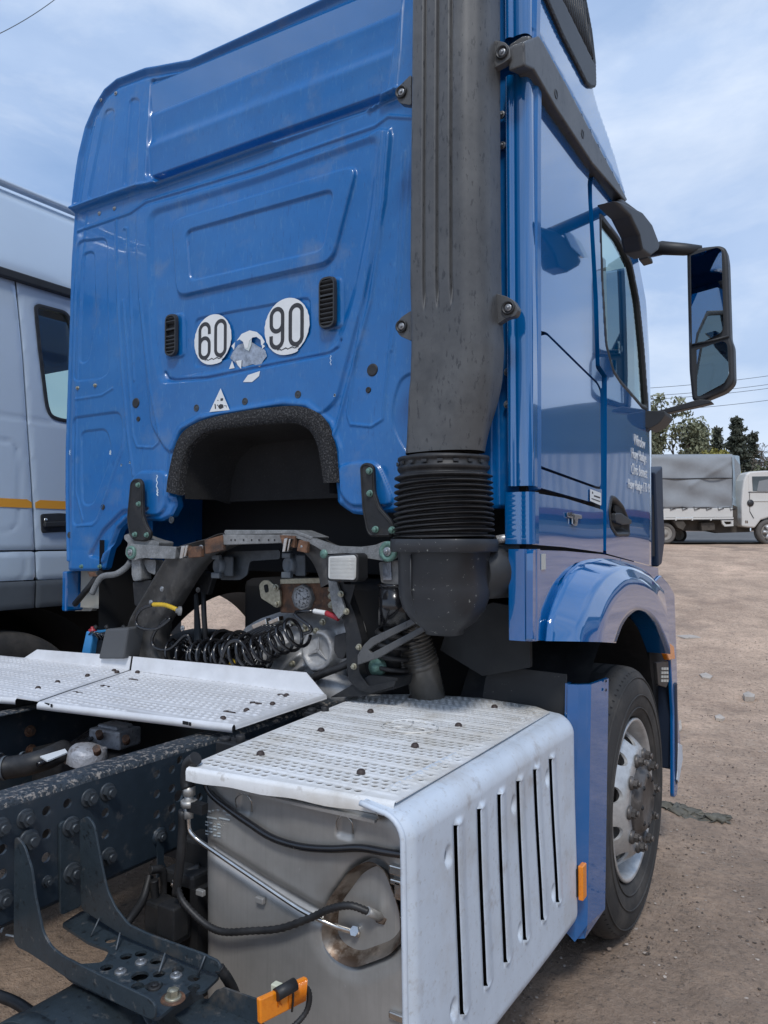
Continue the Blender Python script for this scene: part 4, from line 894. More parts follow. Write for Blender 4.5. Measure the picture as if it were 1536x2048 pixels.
LH = [[(y + .011 * math.cos(2 * PI * k / 12), z + .011 * math.sin(2 * PI * k / 12)) for k in range(12)] for y, z in [(-.98, .78), (-.90, .82), (-.90, .72), (-.83, .80), (-.83, .74), (-.76, .78), (-.70, .85), (-.70, .72), (-1.05, .84), (-1.05, .72)]]
R2_ = plate('frame_rail', [(-1.7, zbot), (.9, zbot), (.9, ztop - .016), (-1.7, ztop - .016)], .008, mXf(-.47), M_frame, T, thick=.008, holes=LH)
flange(-.47, -1, 'top_flange', -1.7, .9, M_ftop, R2_)
for u, v in ((1, 1655), (51, 1637), (178, 1596), (215, 1584), (216, 1713), (5, 1799)): bolt(RT, B_frame, onx(u, v, RX + .001), RX90, 1, 'frame_bolt')
for u, v in ((94, 1763), ): bolt(RT, B_frame, onx(u, v, RX + .001), RX90, .62, 'frame_bolt')
for u, v in ((60, 1462), (62, 1500)):
    bolt(R2_, bpy.data.meshes.get('rust_bolt') or bolt_mesh('rust_bolt', M_rust, .02, .015, .012, True), onx(u, v, -.466), RX90, 1, 'frame_bolt')
# side plates bolted on the rail
MB().pyz(rp([(-1.62, zbot + .01), (-1.285, zbot - .04), (-1.285, ztop - .04), (-1.62, ztop - .03)], .02), RX + .0005, RX + .009).build('rail_reinforcement', M_frame, RT, .002)
for u, v in ((318, 1672),):
    p = onx(u, v, RX); MB().lathe((p.x, p.y, p.z), (1, 0, 0), [(.024, 0), (.024, .004), (.0001, .004)], 8).build('washer_plate', M_frame, RT); bolt(RT, B_frame, p + Vector((.004, 0, 0)), RX90, .75, 'frame_bolt')
    MB().pyz([(p.y - .012, p.z), (p.y + .014, p.z), (p.y + .012, p.z - .07), (p.y + .03, p.z - .10), (p.y - .01, p.z - .105), (p.y - .008, p.z - .07)], p.x + .001, p.x + .006).build('hose_bracket', M_frame, RT)
MB().box((-1.18, -1.7, .35), (-.56, -.02, .90)).build('left_tank', M_dark, T, .05, 3)
# cross members and pipes between the rails
MB().box((-RX, -1.62, .70), (RX - .01, -1.56, .88)).build('cross_member', M_dark, T)
MB().box((-RX + .01, -.62, .58), (RX - .01, -.50, .80)).build('cross_member', M_dark, T)
MB().box((-RX + .01, -.5, .52), (RX - .01, .5, .56)).build('transmission_floor', M_void, T)
# ================================================================ perforated treads
def tread(name, poly, z, m, rows, par=T, px=.024, py=.022, r=.0068, ribw=.020, group=3, y_off=0, cell=.0042, margin=.022, lip=.0022, blind=False):
    """rows of raised punched holes along X in groups, with plain ribs between"""
    per = group * py + ribw
    def lat(A, B):
        t = (B - y_off) % per; k = np.floor((B - y_off) / per); row = np.floor(t / py); inrow = row < group
        yc = (row + .5) * py; sh = np.where((row + k) % 2 == 0, 0., .5) * px
        dx = (A - sh) % px - px / 2; dy = t - yc
        cx, cy = A - dx, B - dy
        ok = inrow & (sdf(cx.ravel(), cy.ravel(), poly).reshape(A.shape) < -margin)
        return np.where(ok, np.hypot(dx * .92, dy), 1.), t
    def hfn(A, B): d, t = lat(A, B); return np.where(d < .9, r - d, -1.)
    def hf(A, B, D):
        d, t = lat(A, B); H = lip * np.exp(-((np.maximum(d - r, 0)) / .0032) ** 2) * (d < .9)
        tt = t - (group * py + ribw / 2); H += .0035 * np.exp(-(tt / .0045) ** 2) * sst((-D - .008) / .02)
        H += .0015 * np.sin(A * 7 + 1) * np.cos(B * 6); return H
    return plate(name, poly, cell, mZf(z), m, par, hf=hf, hole_fn=hfn, thick=.003)
ZD = .950
dk = ZX([(372, 1533), (722, 1389), (836, 1388), (960, 1396), (1072, 1413), (1100, 1424), (793, 1603)], ZD)
DK = tread('tank_tread_plate', dk, ZD, M_deck, 0, px=.026, py=.0235, r=.0080, ribw=.024, y_off=-.86, margin=.018)
DK['label'] = 'stained perforated tread plate on top of the steel box'
pa, pb = onz(378, 1534, ZD), onz(793, 1603, ZD)
n = 20; L1 = [pa.lerp(pb, k / n) for k in range(n + 1)]
MB().loft([[p + Vector((0, 0, .0015)) for p in L1], [p + Vector((.0, -.008, -.001)) for p in L1], [p + Vector((0, -.011, -.008)) for p in L1], [p + Vector((0, -.010, -.030 - .002 * math.sin(i)) ) for i, p in enumerate(L1)]], False, True).build('folded_edge', M_deck, DK)
def rubber_stud(p, s, par, m=M_rust): b = MB(); b.lathe(p, (0, 0, 1), [(.011 * s, -.001), (.010 * s, .005 * s), (.006 * s, .009 * s), (.0001, .010 * s)], 16); return b.build('dome_rivet', m, par)
M_riv = mat('brown_black_rivet', (.045, .03, .026), .6)
for u, v in ((521, 1509), (722, 1546), (642, 1462), (741, 1424), (830, 1493), (823, 1395), (917, 1452), (989, 1415)): rubber_stud(onz(u, v, ZD + .002), 1., DK, M_riv)
# embossed oval emblem
po = onz(820, 1455, ZD); oc = [(po.x + .085 * math.cos(a), po.y + .072 * math.sin(a)) for a in np.linspace(0, 2 * PI, 48, endpoint=False)]
ob = MB().tube([(x, y, ZD + .004) for x, y in oc + [oc[0]]], .0028, 6, cap=False).build('embossed_oval', M_deck, DK)
for k in range(3):
    a = PI / 2 + .3 + k * 2 * PI / 3; MB().tube([(po.x, po.y, ZD + .004), (po.x + .06 * math.cos(a), po.y + .052 * math.sin(a), ZD + .004)], .0028, 6).build('embossed_star_arm', M_deck, ob)
# pale sheet-metal cover wrapping the outer side
YA, YB = -.845, .215; XO = 1.222
def cov_map(a, b, h):
    """a = y, b = distance down the sheet from its inner top edge"""
    s0, r = .070, .055; arc = r * PI / 2 * .92; th = np.clip((b - s0) / r, 0, PI / 2 * .92); t2 = np.maximum(b - s0 - arc, 0); te = PI / 2 * .92
    xin = XO - .012 - r * math.sin(te) - s0
    x = xin + np.minimum(b, s0) + r * np.sin(th) + t2 * math.cos(te) * .12; z = ZD + .000 - .012 * np.minimum(b, s0) / s0 - r * (1 - np.cos(th)) - t2
    nx, nz = np.sin(th), np.cos(th)
    zlow = .335; k = np.clip((zlow - z) / .07, 0, 1); x = x - .05 * k ** 2; 
    q = np.clip((a - (YB - .04)) / .04, 0, 1); x = x - .014 * q ** 2; q2 = np.clip((YA + .03 - a) / .03, 0, 1); x = x - .016 * q2 ** 2
    return (x + h * nx, a, z + h * nz)
Ltot = .070 + .055 * PI / 2 * .92 + .615
zO = lambda z: .070 + .055 * PI / 2 * .92 + (ZD - .012 - .0481 - z)      # z -> sheet coordinate on the flat side
cvp = rp([(YA, .006), (YB - .03, .006), (YB, .06), (YB, Ltot - .05), (YB - .05, Ltot), (YA, Ltot)], .03, 4)
slots_px = [((919, 1653), (927, 2035)), ((966, 1619), (975, 1980)), ((1007, 1589), (1015, 1926)), ((1045, 1561), (1053, 1882)), ((1078, 1536), (1087, 1841)), ((1108, 1514), (1117, 1803))]
sl = []
for (u0, v0), (u1, v1) in slots_px:
    p, q = onx(u0, v0, XO), onx(u1, v1, XO); sl.append((p.y, zO(p.z), zO(max(q.z, .36)), q.y))
s_top = max(s[1] for s in sl); s_top = sum(s[1] for s in sl) / 6; s_bot = sum(s[2] for s in sl) / 6
dims = []
for u, v in ((899, 1713), (1032, 1609), (1098, 1556), (905, 2018), (1040, 1863), (1105, 1785)): p = onx(u, v, XO - .008); dims.append((p.y, zO(p.z)))
sh_ = []
for y, a_, b_, y2 in sl:
    ym_ = (y + y2) / 2; sh_.append([(y - .0024, s_top), (y + .0018, s_top), (ym_ + .0019, (s_top + s_bot) / 2), (y2 + .0018, s_bot), (y2 - .0024, s_bot), (ym_ - .0026, (s_top + s_bot) / 2)])
for y, t in dims: sh_.append([(y + .0085 * math.cos(a), t + .0125 * math.sin(a)) for a in np.linspace(0, 2 * PI, 16, endpoint=False)])
def h_cov(A, B, D):
    H = np.zeros_like(A); win = sst((B - s_top + .012) / .016) * sst((s_bot - B + .012) / .016)
    for i, (y, a_, b_, y2) in enumerate(sl):
        t = A - (y + (y2 - y) * np.clip((B - s_top) / (s_bot - s_top), 0, 1)); H += win * np.where(t >= 0, .0070 * (1 - sst((t - .010) / .045)), -.004 * (1 - sst(-t / .02)))
        H += .0035 * np.exp(-((B - s_top) / .005) ** 2) * np.where(t >= 0, 1 - sst(t / .04), 0) + .004 * np.exp(-((B - s_bot) / .006) ** 2) * np.where(t >= 0, 1 - sst(t / .04), 0)
    for y, t in dims: d = np.hypot(A - y, (B - t) * .75); H -= .013 * (1 - sst((d - .004) / .018))
    H += .0015 * np.sin(A * 8.3 + B * 3) + .001 * np.sin(B * 11 + 1.3)
    return H
CV = plate('side_cover', cvp, .0036, cov_map, M_cover, T, hf=h_cov, thick=.004, holes=sh_)
MB().box((1.155, YA + .06, .36), (1.165, YB - .03, .86)).build('cover_backing', M_void, T)
# flap between tread and cover (turned lip)
pe = [onz(793, 1603, ZD), onz(940, 1517, ZD), onz(1100, 1424, ZD)]
# rear edge rim of the cover
rim = [cov_map(np.array([YA + .001]), np.array([b_]), np.array([.0]))[0:3] for b_ in np.linspace(.02, Ltot, 60)]
rim = [Vector((float(x[0]), float(y[0]) - .004, float(z[0]))) for x, y, z in rim]
MB().tube(rim, .0065, 8).build('rolled_rim', M_cover, CV)
# stainless box under it
EY = -.802
X0t = ony(403, 1750, EY).x
zt_ = lambda u, v: ony(u, v, EY)
ep = YX([(404, 1556), (416, 1541), (450, 1540), (600, 1558), (720, 1590), (790, 1625), (812, 1662), (826, 1735), (829, 1800)], EY)
ep = [(x, min(z, .936)) for x, z in ep]
ep += [(ep[-1][0] + .004, .36), (ep[-1][0] - .03, .31), (X0t + .04, .31), (X0t + .002, .36)]
pk = YX([(648, 1812), (704, 1735), (742, 1719), (772, 1738), (804, 1827), (804, 1882), (782, 1909), (708, 1936), (668, 1916), (645, 1882)], EY)
gr_line = YX([(424, 1699), (520, 1762), (640, 1832)], EY)
def h_end(A, B, D):
    H = np.zeros_like(A); q = rp(pk, .035); s = sdf(A, B, q);  H += .004 * np.exp(-((s + .030) / .006) ** 2) + .005 * np.exp(-((s - .006) / .012) ** 2)
    d = sdl(A, B, gr_line); H -= .020 * np.exp(-(d / .016) ** 2) * (s > 0) + .020 * np.exp(-(d / .016) ** 2) * (s <= 0) * .2
    H -= .030 * (1 - np.sqrt(np.clip(1 - (np.clip(.045 + D, 0, .045) / .045) ** 2, 0, 1)))
    H += .0025 * np.sin(A * 9 + B * 4) * np.cos(B * 7)
    for uu, vv in ((487, 1611), (689, 1655)):
        p = zt_(uu, vv); k = rp([(p.x - .022, p.z - .022), (p.x + .022, p.z - .022), (p.x + .016, p.z + .03), (p.x - .016, p.z + .03)], .008); H -= .008 * sst(.5 - sdf(A, B, k) / .006)
    return H
PKR = rp(pk, .035)
EP = plate('exhaust_box_end', rp(ep, .02, 3), .005, mYf(EY), M_tank, T, hf=h_end, thick=.012, holes=[PKR])
plate('sensor_pocket', PKR, .005, mYf(EY), M_pock, EP, hf=lambda A, B, D: h_end(A, B, np.full_like(A, -.3)) - .068 * sst(-D / .042) - .004 * np.exp(-((D + .055) / .006) ** 2), thick=.002)
MB().box((X0t + .004, EY + .03, .315), (1.16, .20, ZD - .02)).build('exhaust_box_body', M_tank, T, .03, 3)
TB = EP
pz = lambda u, v, y=EY: ony(u, v, y)
# metal strip
MB().prism([pz(438, 1570, EY - .020), pz(756, 1641, EY - .020), pz(756, 1634, EY - .026), pz(752, 1628, EY - .026), pz(600, 1595, EY - .026), pz(445, 1562, EY - .026)], (0, .004, 0)).build('retaining_strip', M_pipe, TB)
MB().prism([pz(440, 1573, EY - .02), pz(754, 1644, EY - .02), pz(754, 1638, EY - .02), pz(440, 1567, EY - .02)], (0, -.010, 0)).build('strip_ledge', M_tank, TB)
MB().prism([pz(452, 1562, EY - .012), pz(758, 1622, EY - .012), pz(758, 1638, EY - .012), pz(446, 1570, EY - .012)], (0, .004, 0)).build('shaded_hanger', M_tank, TB)
for uu, vv in ((487, 1611), (689, 1655)):
    MB().tube(crom([pz(uu - 14, vv + 4, EY - .004), pz(uu - 15, vv - 14, EY - .012), pz(uu, vv - 24, EY - .012), pz(uu + 15, vv - 10, EY - .012), pz(uu + 17, vv + 12, EY - .004)], 5), .0016, 6).build('wire_clip', M_pipe, TB)
def corrug(name, path, r, m, par, pitch=.0035, amp=.12, n=10, sub=10):
    P = crom(path, sub); out = [P[0]]; acc = 0
    for i in range(1, len(P)):
        seg = (P[i] - P[i - 1]).length; k = max(1, int(seg / (pitch / 2))); out += [P[i - 1].lerp(P[i], j / k) for j in range(1, k + 1)]
    b = MB(); b.tube(out, r, n, True, True, rf=lambda i, t: r * (1 + (amp if i % 2 else -amp))); return b.build(name, m, par)
corrug('corrugated_conduit', [pz(414, 1547, EY - .02), pz(412, 1570, EY - .018), pz(426, 1592, EY - .016), pz(460, 1620, EY - .014), pz(500, 1648, EY - .014), pz(545, 1676, EY - .014), pz(600, 1693, EY - .014), pz(660, 1698, EY - .014), pz(720, 1696, EY - .014), pz(770, 1704, EY - .014), pz(822, 1712, EY - .012)], .0078, M_cable, TB)
MB().tube(crom([pz(378, 1615, EY - .05), pz(377, 1650, EY - .05), pz(384, 1668, EY - .048), pz(410, 1690, EY - .04), pz(520, 1765, EY - .028), pz(590, 1812, EY - .02), pz(630, 1834, EY - .015), pz(670, 1852, EY + .0), pz(716, 1866, EY + .03)], 8), .0058, 12).build('steel_line', M_pipe, TB)
MB().cyl(pz(708, 1862, EY + .015), pz(722, 1868, EY + .05), .011, 6).build('line_nut', M_pipe, TB)
corrug('braided_hose', [pz(352, 1752, EY - .05), pz(362, 1796, EY - .05), pz(392, 1832, EY - .045), pz(420, 1854, EY - .04), pz(450, 1864, EY - .035), pz(500, 1862, EY - .03), pz(560, 1857, EY - .025), pz(620, 1836, EY - .02), pz(660, 1818, EY - .02), pz(700, 1811, EY - .015), pz(738, 1824, EY + .0)], .0082, M_rub, TB, .012, .10)
MB().cyl(pz(735, 1822, EY - .004), pz(768, 1838, EY + .04), .0095, 14).build('hose_ferrule', M_tank, TB); MB().cyl(pz(762, 1832, EY + .03), pz(772, 1838, EY + .055), .0165, 6).build('hose_nut', M_pock, TB)
for c_, r_ in (((770, 1838), .021), ((718, 1868), .018), ((742, 1864), .014)):
    p = pz(*c_, EY + .060); MB().lathe(p, (0, -1, 0), [(r_, -.006), (r_, .008), (r_ * .7, .010), (r_ * .45, .006), (.0001, .006)], 18).build('sensor_boss', M_pock, TB)
# stain and print on the end plate, small clips
for i, (u, v, L_) in enumerate([(414, 1620, 8), (424, 1619, 4), (434, 1618, 5), (446, 1620, 6), (452, 1627, 9), (414, 1632, 20), (438, 1634, 22)]):
    MB().prism([pz(u, v, EY - .003), pz(u + L_, v + L_ * .2, EY - .003), pz(u + L_, v + L_ * .2 + 3, EY - .003), pz(u, v + 3, EY - .003)], (0, -.0006, 0)).build('stencil_print', M_grey, TB)
for r_ in range(5):
    for c2 in range(4):
        if (r_ + c2) % 3 == 2: continue
        u, v = 411 + c2 * 8, 1642 + r_ * 6 + c2 * 1.5; MB().prism([pz(u, v, EY - .003), pz(u + 6, v + 1.2, EY - .003), pz(u + 6, v + 4, EY - .003), pz(u, v + 2.8, EY - .003)], (0, -.0006, 0)).build('stencil_print', M_grey, TB)
for (u, v) in ((524, 1798), (405, 1783)):
    MB().box((-.012, -.012, -.007), (.012, .0, .007), Matrix.Translation(pz(u, v, EY - .002))).build('clip', M_tank, TB, .002)
for (u, v, w_, h_) in ((800, 1740, .022, .010), (795, 1762, .014, .006), (800, 1778, .010, .018), (803, 1790, .010, .008), (806, 2034, .03, .008)):
    MB().box((-w_, -.010, -h_), (w_, .0, h_), Matrix.Translation(pz(u, v, EY - .001))).build('latch', M_pipe, TB, .003)
# fitting stack left of the box
q = lambda u, v: pz(u, v, EY - .05)
FT = MB(); FT.cyl(q(378, 1572), q(378, 1590), .016, 6); FT.cyl(q(378, 1588), q(378, 1612), .011, 12); FT.cyl(q(378, 1600), q(378, 1612), .020, 8); FT.cyl(q(377, 1612), q(377, 1636), .012, 6); FT.build('pipe_union', M_tank, TB)
MB().tube(crom([q(392, 1516), q(378, 1530), q(374, 1560), q(378, 1575)], 5), .017, 12).build('rubber_elbow', M_rub, TB)
MB().box((-.03, -.01, -.012), (.03, .01, .012), Matrix.Translation(q(392, 1614))).build('union_bracket', M_dark, TB)
MB().tube(crom([q(366, 1620), q(364, 1680), q(358, 1740), q(352, 1790)], 6), .011, 10).build('rubber_pipe', M_rub, TB)
# ---- dark gear between the rail and the box
for i in range(5):
    MB().box((.44, -.98 + .06 * i, .40 + .05 * i), (.55, -.94 + .07 * i, .47 + .06 * i)).build('valve_body', M_dark, T, .008)
corrug('conduit', [onx(300, 1752, .42), onx(285, 1800, .44), onx(262, 1835, .46), onx(240, 1862, .46)], .010, M_rub, T)
corrug('conduit', [onx(300, 1740, .44), onx(325, 1742, .45), onx(328, 1790, .45), onx(312, 1800, .45), onx(308, 1760, .45)], .010, M_rub, T)
corrug('conduit', [onx(330, 1790, .46), onx(330, 1830, .46), onx(330, 1870, .46)], .017, M_rub, T)
corrug('conduit', [onx(345, 1800, .47), onx(347, 1840, .48), onx(344, 1875, .48)], .020, M_rub, T, .008)
MB().tube(crom([onx(345, 1760, .47), onx(375, 1745, .50), onx(400, 1735, .52)], 5), .012, 8).build('rubber_pipe', M_rub, T)
for u, v in ((352, 1766), (384, 1805)): MB().lathe(onx(u, v, .50), (1, -.6, 0), [(.014, 0), (.013, .008), (.006, .013), (.0001, .014)], 14).build('chrome_cap', M_pipe, T)
MB().box((.50, -.87, .52), (.56, -.82, .60)).build('junction_bracket', M_dark, T, .004)
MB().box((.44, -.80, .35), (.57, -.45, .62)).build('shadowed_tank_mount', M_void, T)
# ================================================================ walkway over the chassis
ZW = .972
w1 = ZX([(78, 1404), (468, 1449), (651, 1389), (262, 1340)], ZW)
WK = tread('walkway_plate', w1, ZW, M_deck2, 0, px=.030, py=.026, r=.0050, ribw=.030, y_off=-.665, lip=.0045, cell=.0048, margin=.016)
w2 = ZX([(-330, 1372), (35, 1396), (76, 1402), (260, 1339), (60, 1316), (-160, 1296)], ZW)
WK2 = tread('walkway_plate', w2, ZW, M_deck2, 0, px=.030, py=.026, r=.0050, ribw=.030, y_off=-.665, lip=.0045, cell=.006, margin=.016)
def fold(a, b_, dz, par, name, out=(0, 0, 0), m=M_deck2):
    n = 12; L_ = [a.lerp(b_, k / n) for k in range(n + 1)]; o_ = Vector(out); sg = 1 if dz > 0 else -1
    MB().loft([[p + Vector((0, 0, .001)) for p in L_], [p + o_ * .5 + Vector((0, 0, sg * .002)) for p in L_], [p + o_ + Vector((0, 0, sg * .007)) for p in L_], [p + o_ + Vector((0, 0, dz)) for p in L_], [p + o_ + Vector((0, .003, dz)) for p in L_]], False, True).build(name, m, par)
W_ = lambda u, v: onz(u, v, ZW)
fold(W_(78, 1404), W_(468, 1449), -.022, WK, 'folded_edge', (0, -.008, 0)); fold(W_(468, 1449), W_(651, 1389), -.014, WK, 'folded_edge', (.006, 0, 0)); fold(W_(-330, 1372), W_(35, 1396), -.02, WK2, 'folded_edge', (0, -.008, 0))
def kick(px, z_top_px, par):
    a = [W_(*p) for p in px]; (u0, v0), (u1, v1) = z_top_px
    t0 = ony(u0, v0, a[0].y + .004); t1 = ony(u1, v1, a[1].y + .004)
    MB().prism([a[0], a[1], t1, t0], (0, .003, 0)).build('kick_plate', M_deck2, par)
kick([(262, 1341), (649, 1389)], [(266, 1313), (612, 1345)], WK); kick([(48, 1316), (258, 1340)], [(74, 1299), (262, 1313)], WK2)
for u, v in ((76, 1378), (115, 1366), (175, 1353), (228, 1343), (275, 1346), (593, 1379), (573, 1393), (545, 1410), (493, 1423), (446, 1439), (234, 1346)): rubber_stud(W_(u, v) + Vector((0, 0, .002)), .9, WK, M_riv)
for u, v in ((150, 1386), (205, 1373), (262, 1360), (505, 1407), (560, 1391), (452, 1425)):
    p = W_(u, v); MB().lathe(p + Vector((0, 0, .002)), (0, 0, 1), [(.009, 0), (.009, .003), (.0001, .003)], 12).build('grip_stud', M_riv, WK); MB().box((p.x + .012, p.y - .004, ZW + .001), (p.x + .036, p.y + .004, ZW + .005)).build('slot_mark', M_riv, WK)
for u, v, w_ in ((94, 1409, .012), (103, 1411, .004), (371, 1446, .011), (380, 1448, .0045)):
    p = ony(u, v, onz(u, v, ZW - .006).y - .006); MB().box((p.x - w_, p.y - .0012, p.z - .005), (p.x + w_, p.y + .001, p.z + .005)).build('slot', M_void, WK)
MB().box((-.38, -.50, .932), (.36, -.47, .955)).build('walkway_support', M_dark, WK); MB().box((-.44, -.16, .932), (.38, -.12, .955)).build('walkway_support', M_dark, WK)
# valve gear lying between the rails in front of the camera
zz = lambda u, v, z: onz(u, v, z)
M_sil = mat('dusty_silver_casting', (.42, .43, .46), .5, metal=.3, var=(30, .35), spots=[((.12, .10, .09), 30, .52, .62, .8)], bump=((60, .7, .006),))
p = zz(442, 1530, .84)
GV = MB(); c0 = zz(230, 1472, .84); GV.box((-.07, -.05, -.03), (.07, .05, .03), Matrix.Translation(c0) @ Matrix.Rotation(.1, 4, 'Z')); GV.box((-.05, -.035, .028), (.05, .035, .042), Matrix.Translation(c0)); GV.build('gear_valve', M_sil, T, .012, 3)
c1_ = zz(175, 1508, .82); b = MB(); b.lathe(c1_, (.2, .1, 1), [(.060, -.03), (.062, .0), (.052, .02), (.03, .028), (.0001, .03)], 14); b.box((-.07, -.02, -.03), (.05, .04, .015), Matrix.Translation(c1_) @ Matrix.Rotation(.5, 4, 'Z')); b.build('gear_valve', M_sil, T, .006, 2)
for (u, v) in ((200, 1474), (253, 1484), (195, 1505)): MB().cyl(zz(u, v, .85), zz(u, v, .85) + Vector((.02, -.02, .02)), .012, 8).build('rusty_cap', M_rust, T)
cb = [(-60, 1540, .80), (20, 1535, .80), (80, 1522, .82), (130, 1500, .83), (200, 1460, .84), (290, 1430, .85), (360, 1420, .86)]
MB().tube(crom([zz(*c) for c in cb[:4]], 6), .034, 14).build('cable_bundle', M_rub, T)
for i in range(6): MB().tube(crom([zz(u + rng.uniform(-6, 6), v + (i - 2.5) * 3.0, z) for u, v, z in cb[2:]], 6), .0075, 8).build('cable', M_cable, T)
for u, v in ((46, 1527), (10, 1536), (0, 1530)): 
    c = zz(u, v, .80); MB().lathe(c, (.8, .5, .1), [(.0352, -.004), (.0362, -.003), (.0362, .003), (.0352, .004)], 20).build('cable_tie', M_trim, T)
MB().prism([zz(80, 1515, .86), zz(130, 1500, .86), zz(135, 1507, .86), zz(95, 1524, .86)], (0, 0, .004)).build('torn_label', M_white, T)
# small mounts beside the rail
for (u, v) in ((470, 1478), (640, 1420)):
    p = zz(u, v, .95); b = MB(); b.box((p.x - .045, p.y - .03, .90), (p.x + .045, p.y + .03, .945)); b.cyl((p.x + .02, p.y, .94), (p.x + .02, p.y, .965), .014, 6); b.cyl((p.x - .025, p.y - .01, .94), (p.x - .025, p.y - .01, .955), .016, 8); b.build('box_mount', M_dark, T, .004, 2)
# ================================================================ bracket and air tank, lower left
def bent(name, px, y, m, th=.006, rpr=.012):
    return MB().pxz(rp(YX(px, y), rpr, 4), y - th / 2, y + th / 2).build(name, m, T, .0015)
WY1, WY2 = -1.20, -1.04
M_brk = mat('mud_flecked_bracket', (.028, .040, .050), .45, var=((6, .15), (40, .1)), spots=[((.24, .22, .20), 34, .60, .70, .45), ((.01, .012, .014), 60, .58, .64, .7), ((.17, .135, .10), 7, .60, .74, .5)], bump=((90, .4, .002),), wear=.65)
bent('bracket_web', [(31, 1676), (36, 1674), (50, 1690), (66, 1740), (72, 1790), (88, 1865), (104, 1893), (128, 1912), (200, 1948), (300, 1995), (313, 2010), (312, 2040), (290, 2032), (140, 1958), (60, 1905), (36, 1893), (29, 1878)], WY1, M_brk)
bent('bracket_web', [(160, 1640), (176, 1631), (190, 1650), (203, 1720), (216, 1780), (232, 1815), (258, 1848), (300, 1868), (406, 1906), (436, 1920), (443, 1932), (440, 1950), (400, 1935), (250, 1872), (164, 1818)], WY2, M_brk)
zs_ = .605
shp = ZX([(122, 1850), (166, 1822), (250, 1866), (330, 1902), (440, 1950), (436, 1962), (400, 1986), (360, 2010), (313, 2040), (250, 2012), (140, 1958), (128, 1950), (172, 1920)], zs_)
shp = rp([tuple(onz(122, 1848, zs_).xy), tuple(onz(166, 1820, zs_).xy), tuple(onz(442, 1950, zs_).xy), tuple(onz(405, 1985, zs_).xy), tuple(onz(380, 1982, zs_).xy), tuple(onz(314, 2038, zs_).xy), tuple(onz(140, 1958, zs_).xy), tuple(onz(112, 1930, zs_).xy), tuple(onz(205, 1925, zs_).xy), tuple(onz(220, 1900, zs_).xy), tuple(onz(178, 1885, zs_).xy)], .012, 3)
hx_ = []
for u, v, r_ in ((222, 1880, .013), (252, 1913, .013), (282, 1907, .013), (312, 1922, .013), (213, 1935, .013), (280, 1952, .018), (318, 1948, .013), (356, 1940, .013), (275, 1972, .013), (308, 1972, .018), (388, 1956, .013), (388, 1975, .013)):
    c = onz(u, v, zs_); hx_.append([(c.x + r_ * math.cos(a), c.y + r_ * math.sin(a)) for a in np.linspace(0, 2 * PI, 14, endpoint=False)])
SHF = plate('bracket_shelf', shp, .0055, mZf(zs_), M_brk, T, thick=.006, holes=hx_)
MB().pyz(rp(XX([(120, 1650), (128, 1642), (163, 1640), (165, 1812), (122, 1832)], RX + .01), .01, 3), RX + .001, RX + .009).build('bracket_foot', M_brk, T, .0015)
for u, v in ((142, 1653), (144, 1745)): bolt(RT, B_frame, onx(u, v, RX + .010), RX90, 1.05, 'frame_bolt')
p = onx(58, 1680, RX + .01); bolt(RT, B_frame, p, RX90, 1.1, 'frame_bolt')
for u, v, m_ in ((241, 1944, B_scr), (282, 1925, B_scr), (352, 1952, B_scr), (309, 1975, B_dark)): inst('shelf_bolt', m_, onz(u, v, zs_ + .001), (math.radians(-90), 0, 0), SHF, 1.25)
pw = onz(346, 1998, zs_); MB().lathe(pw, (0, 0, 1), [(.024, 0), (.023, .003), (.011, .003)], 20).build('rusty_washer', M_rust, SHF); inst('shelf_bolt', B_yel, pw + Vector((0, 0, .003)), (math.radians(-90), 0, 0), SHF, 1.5)
for u, v in ((196, 1826), (236, 1880), (326, 1925)):
    a = ony(u + 4, v - 8, WY2 - .006); c = onz(u - 16, v + 40, zs_ + .003) if u > 200 else onz(u - 22, v + 48, zs_ + .003)
for (ua, va, ub, vb) in ((198, 1838, 182, 1872), (240, 1866, 232, 1900), (330, 1907, 318, 1944), (410, 1912, 396, 1950)):
    MB().tube([ony(ua, va, WY2 + .004), ony(ua, va, WY2 - .007), onz(ub, vb, zs_ + .002)], .0020, 6).build('zip_tie', M_trim, SHF)
tk = MB(); ax0, ax1 = Vector((.655, -1.62, .420)), Vector((.655, -.95, .420)); tk.lathe(ax0, (0, 1, 0), [(.0001, -.03), (.09, -.025), (.14, -.010), (.165, .02), (.168, .05), (.168, .60), (.15, .64), (.0001, .66)], 48); AT = tk.build('air_tank', M_brk, T)
for yy in (-1.30, -1.12): MB().lathe((.655, yy, .420), (0, 1, 0), [(.1685, -.018), (.1715, -.017), (.1715, .017), (.1685, .018)], 48).build('tank_strap', M_brk, AT)
# lamp bracket and amber marker
z2 = .565
MB().prism([onz(350, 2030, z2), onz(400, 1998, z2), onz(430, 1996, z2), onz(530, 2048, z2), onz(520, 2090, z2), onz(380, 2060, z2)], (0, 0, -.005)).build('lamp_arm', M_brk, T)
yl = onz(430, 1996, z2).y
MB().pxz(YX([(385, 2036), (430, 1982), (446, 1976), (526, 2004), (522, 2050), (430, 2048), (400, 2060)], yl - .02), yl - .02, yl - .015).build('lamp_arm_flange', M_brk, T)
a_ = Vector(ond(520, 1999, 1.47)); b_ = Vector(ond(616, 1955, 1.56)); c_ = Vector(ond(612, 2003, 1.56)); d_ = Vector(ond(522, 2050, 1.47))
nn = (b_ - a_).cross(d_ - a_).normalized(); nn = nn if nn.dot(FH) > 0 else -nn
AM = MB().prism([a_, b_, c_, d_], nn * .012).build('amber_marker_lamp', M_amber, T, .003)
for k in range(22):
    t = .60 + k * .018; pa_ = a_.lerp(b_, t) - nn * .0012; pb_ = d_.lerp(c_, t) - nn * .0012
    MB().tube([pa_.lerp(pb_, .06), pa_.lerp(pb_, .94)], .0010, 4).build('lens_rib', M_amber, AM)
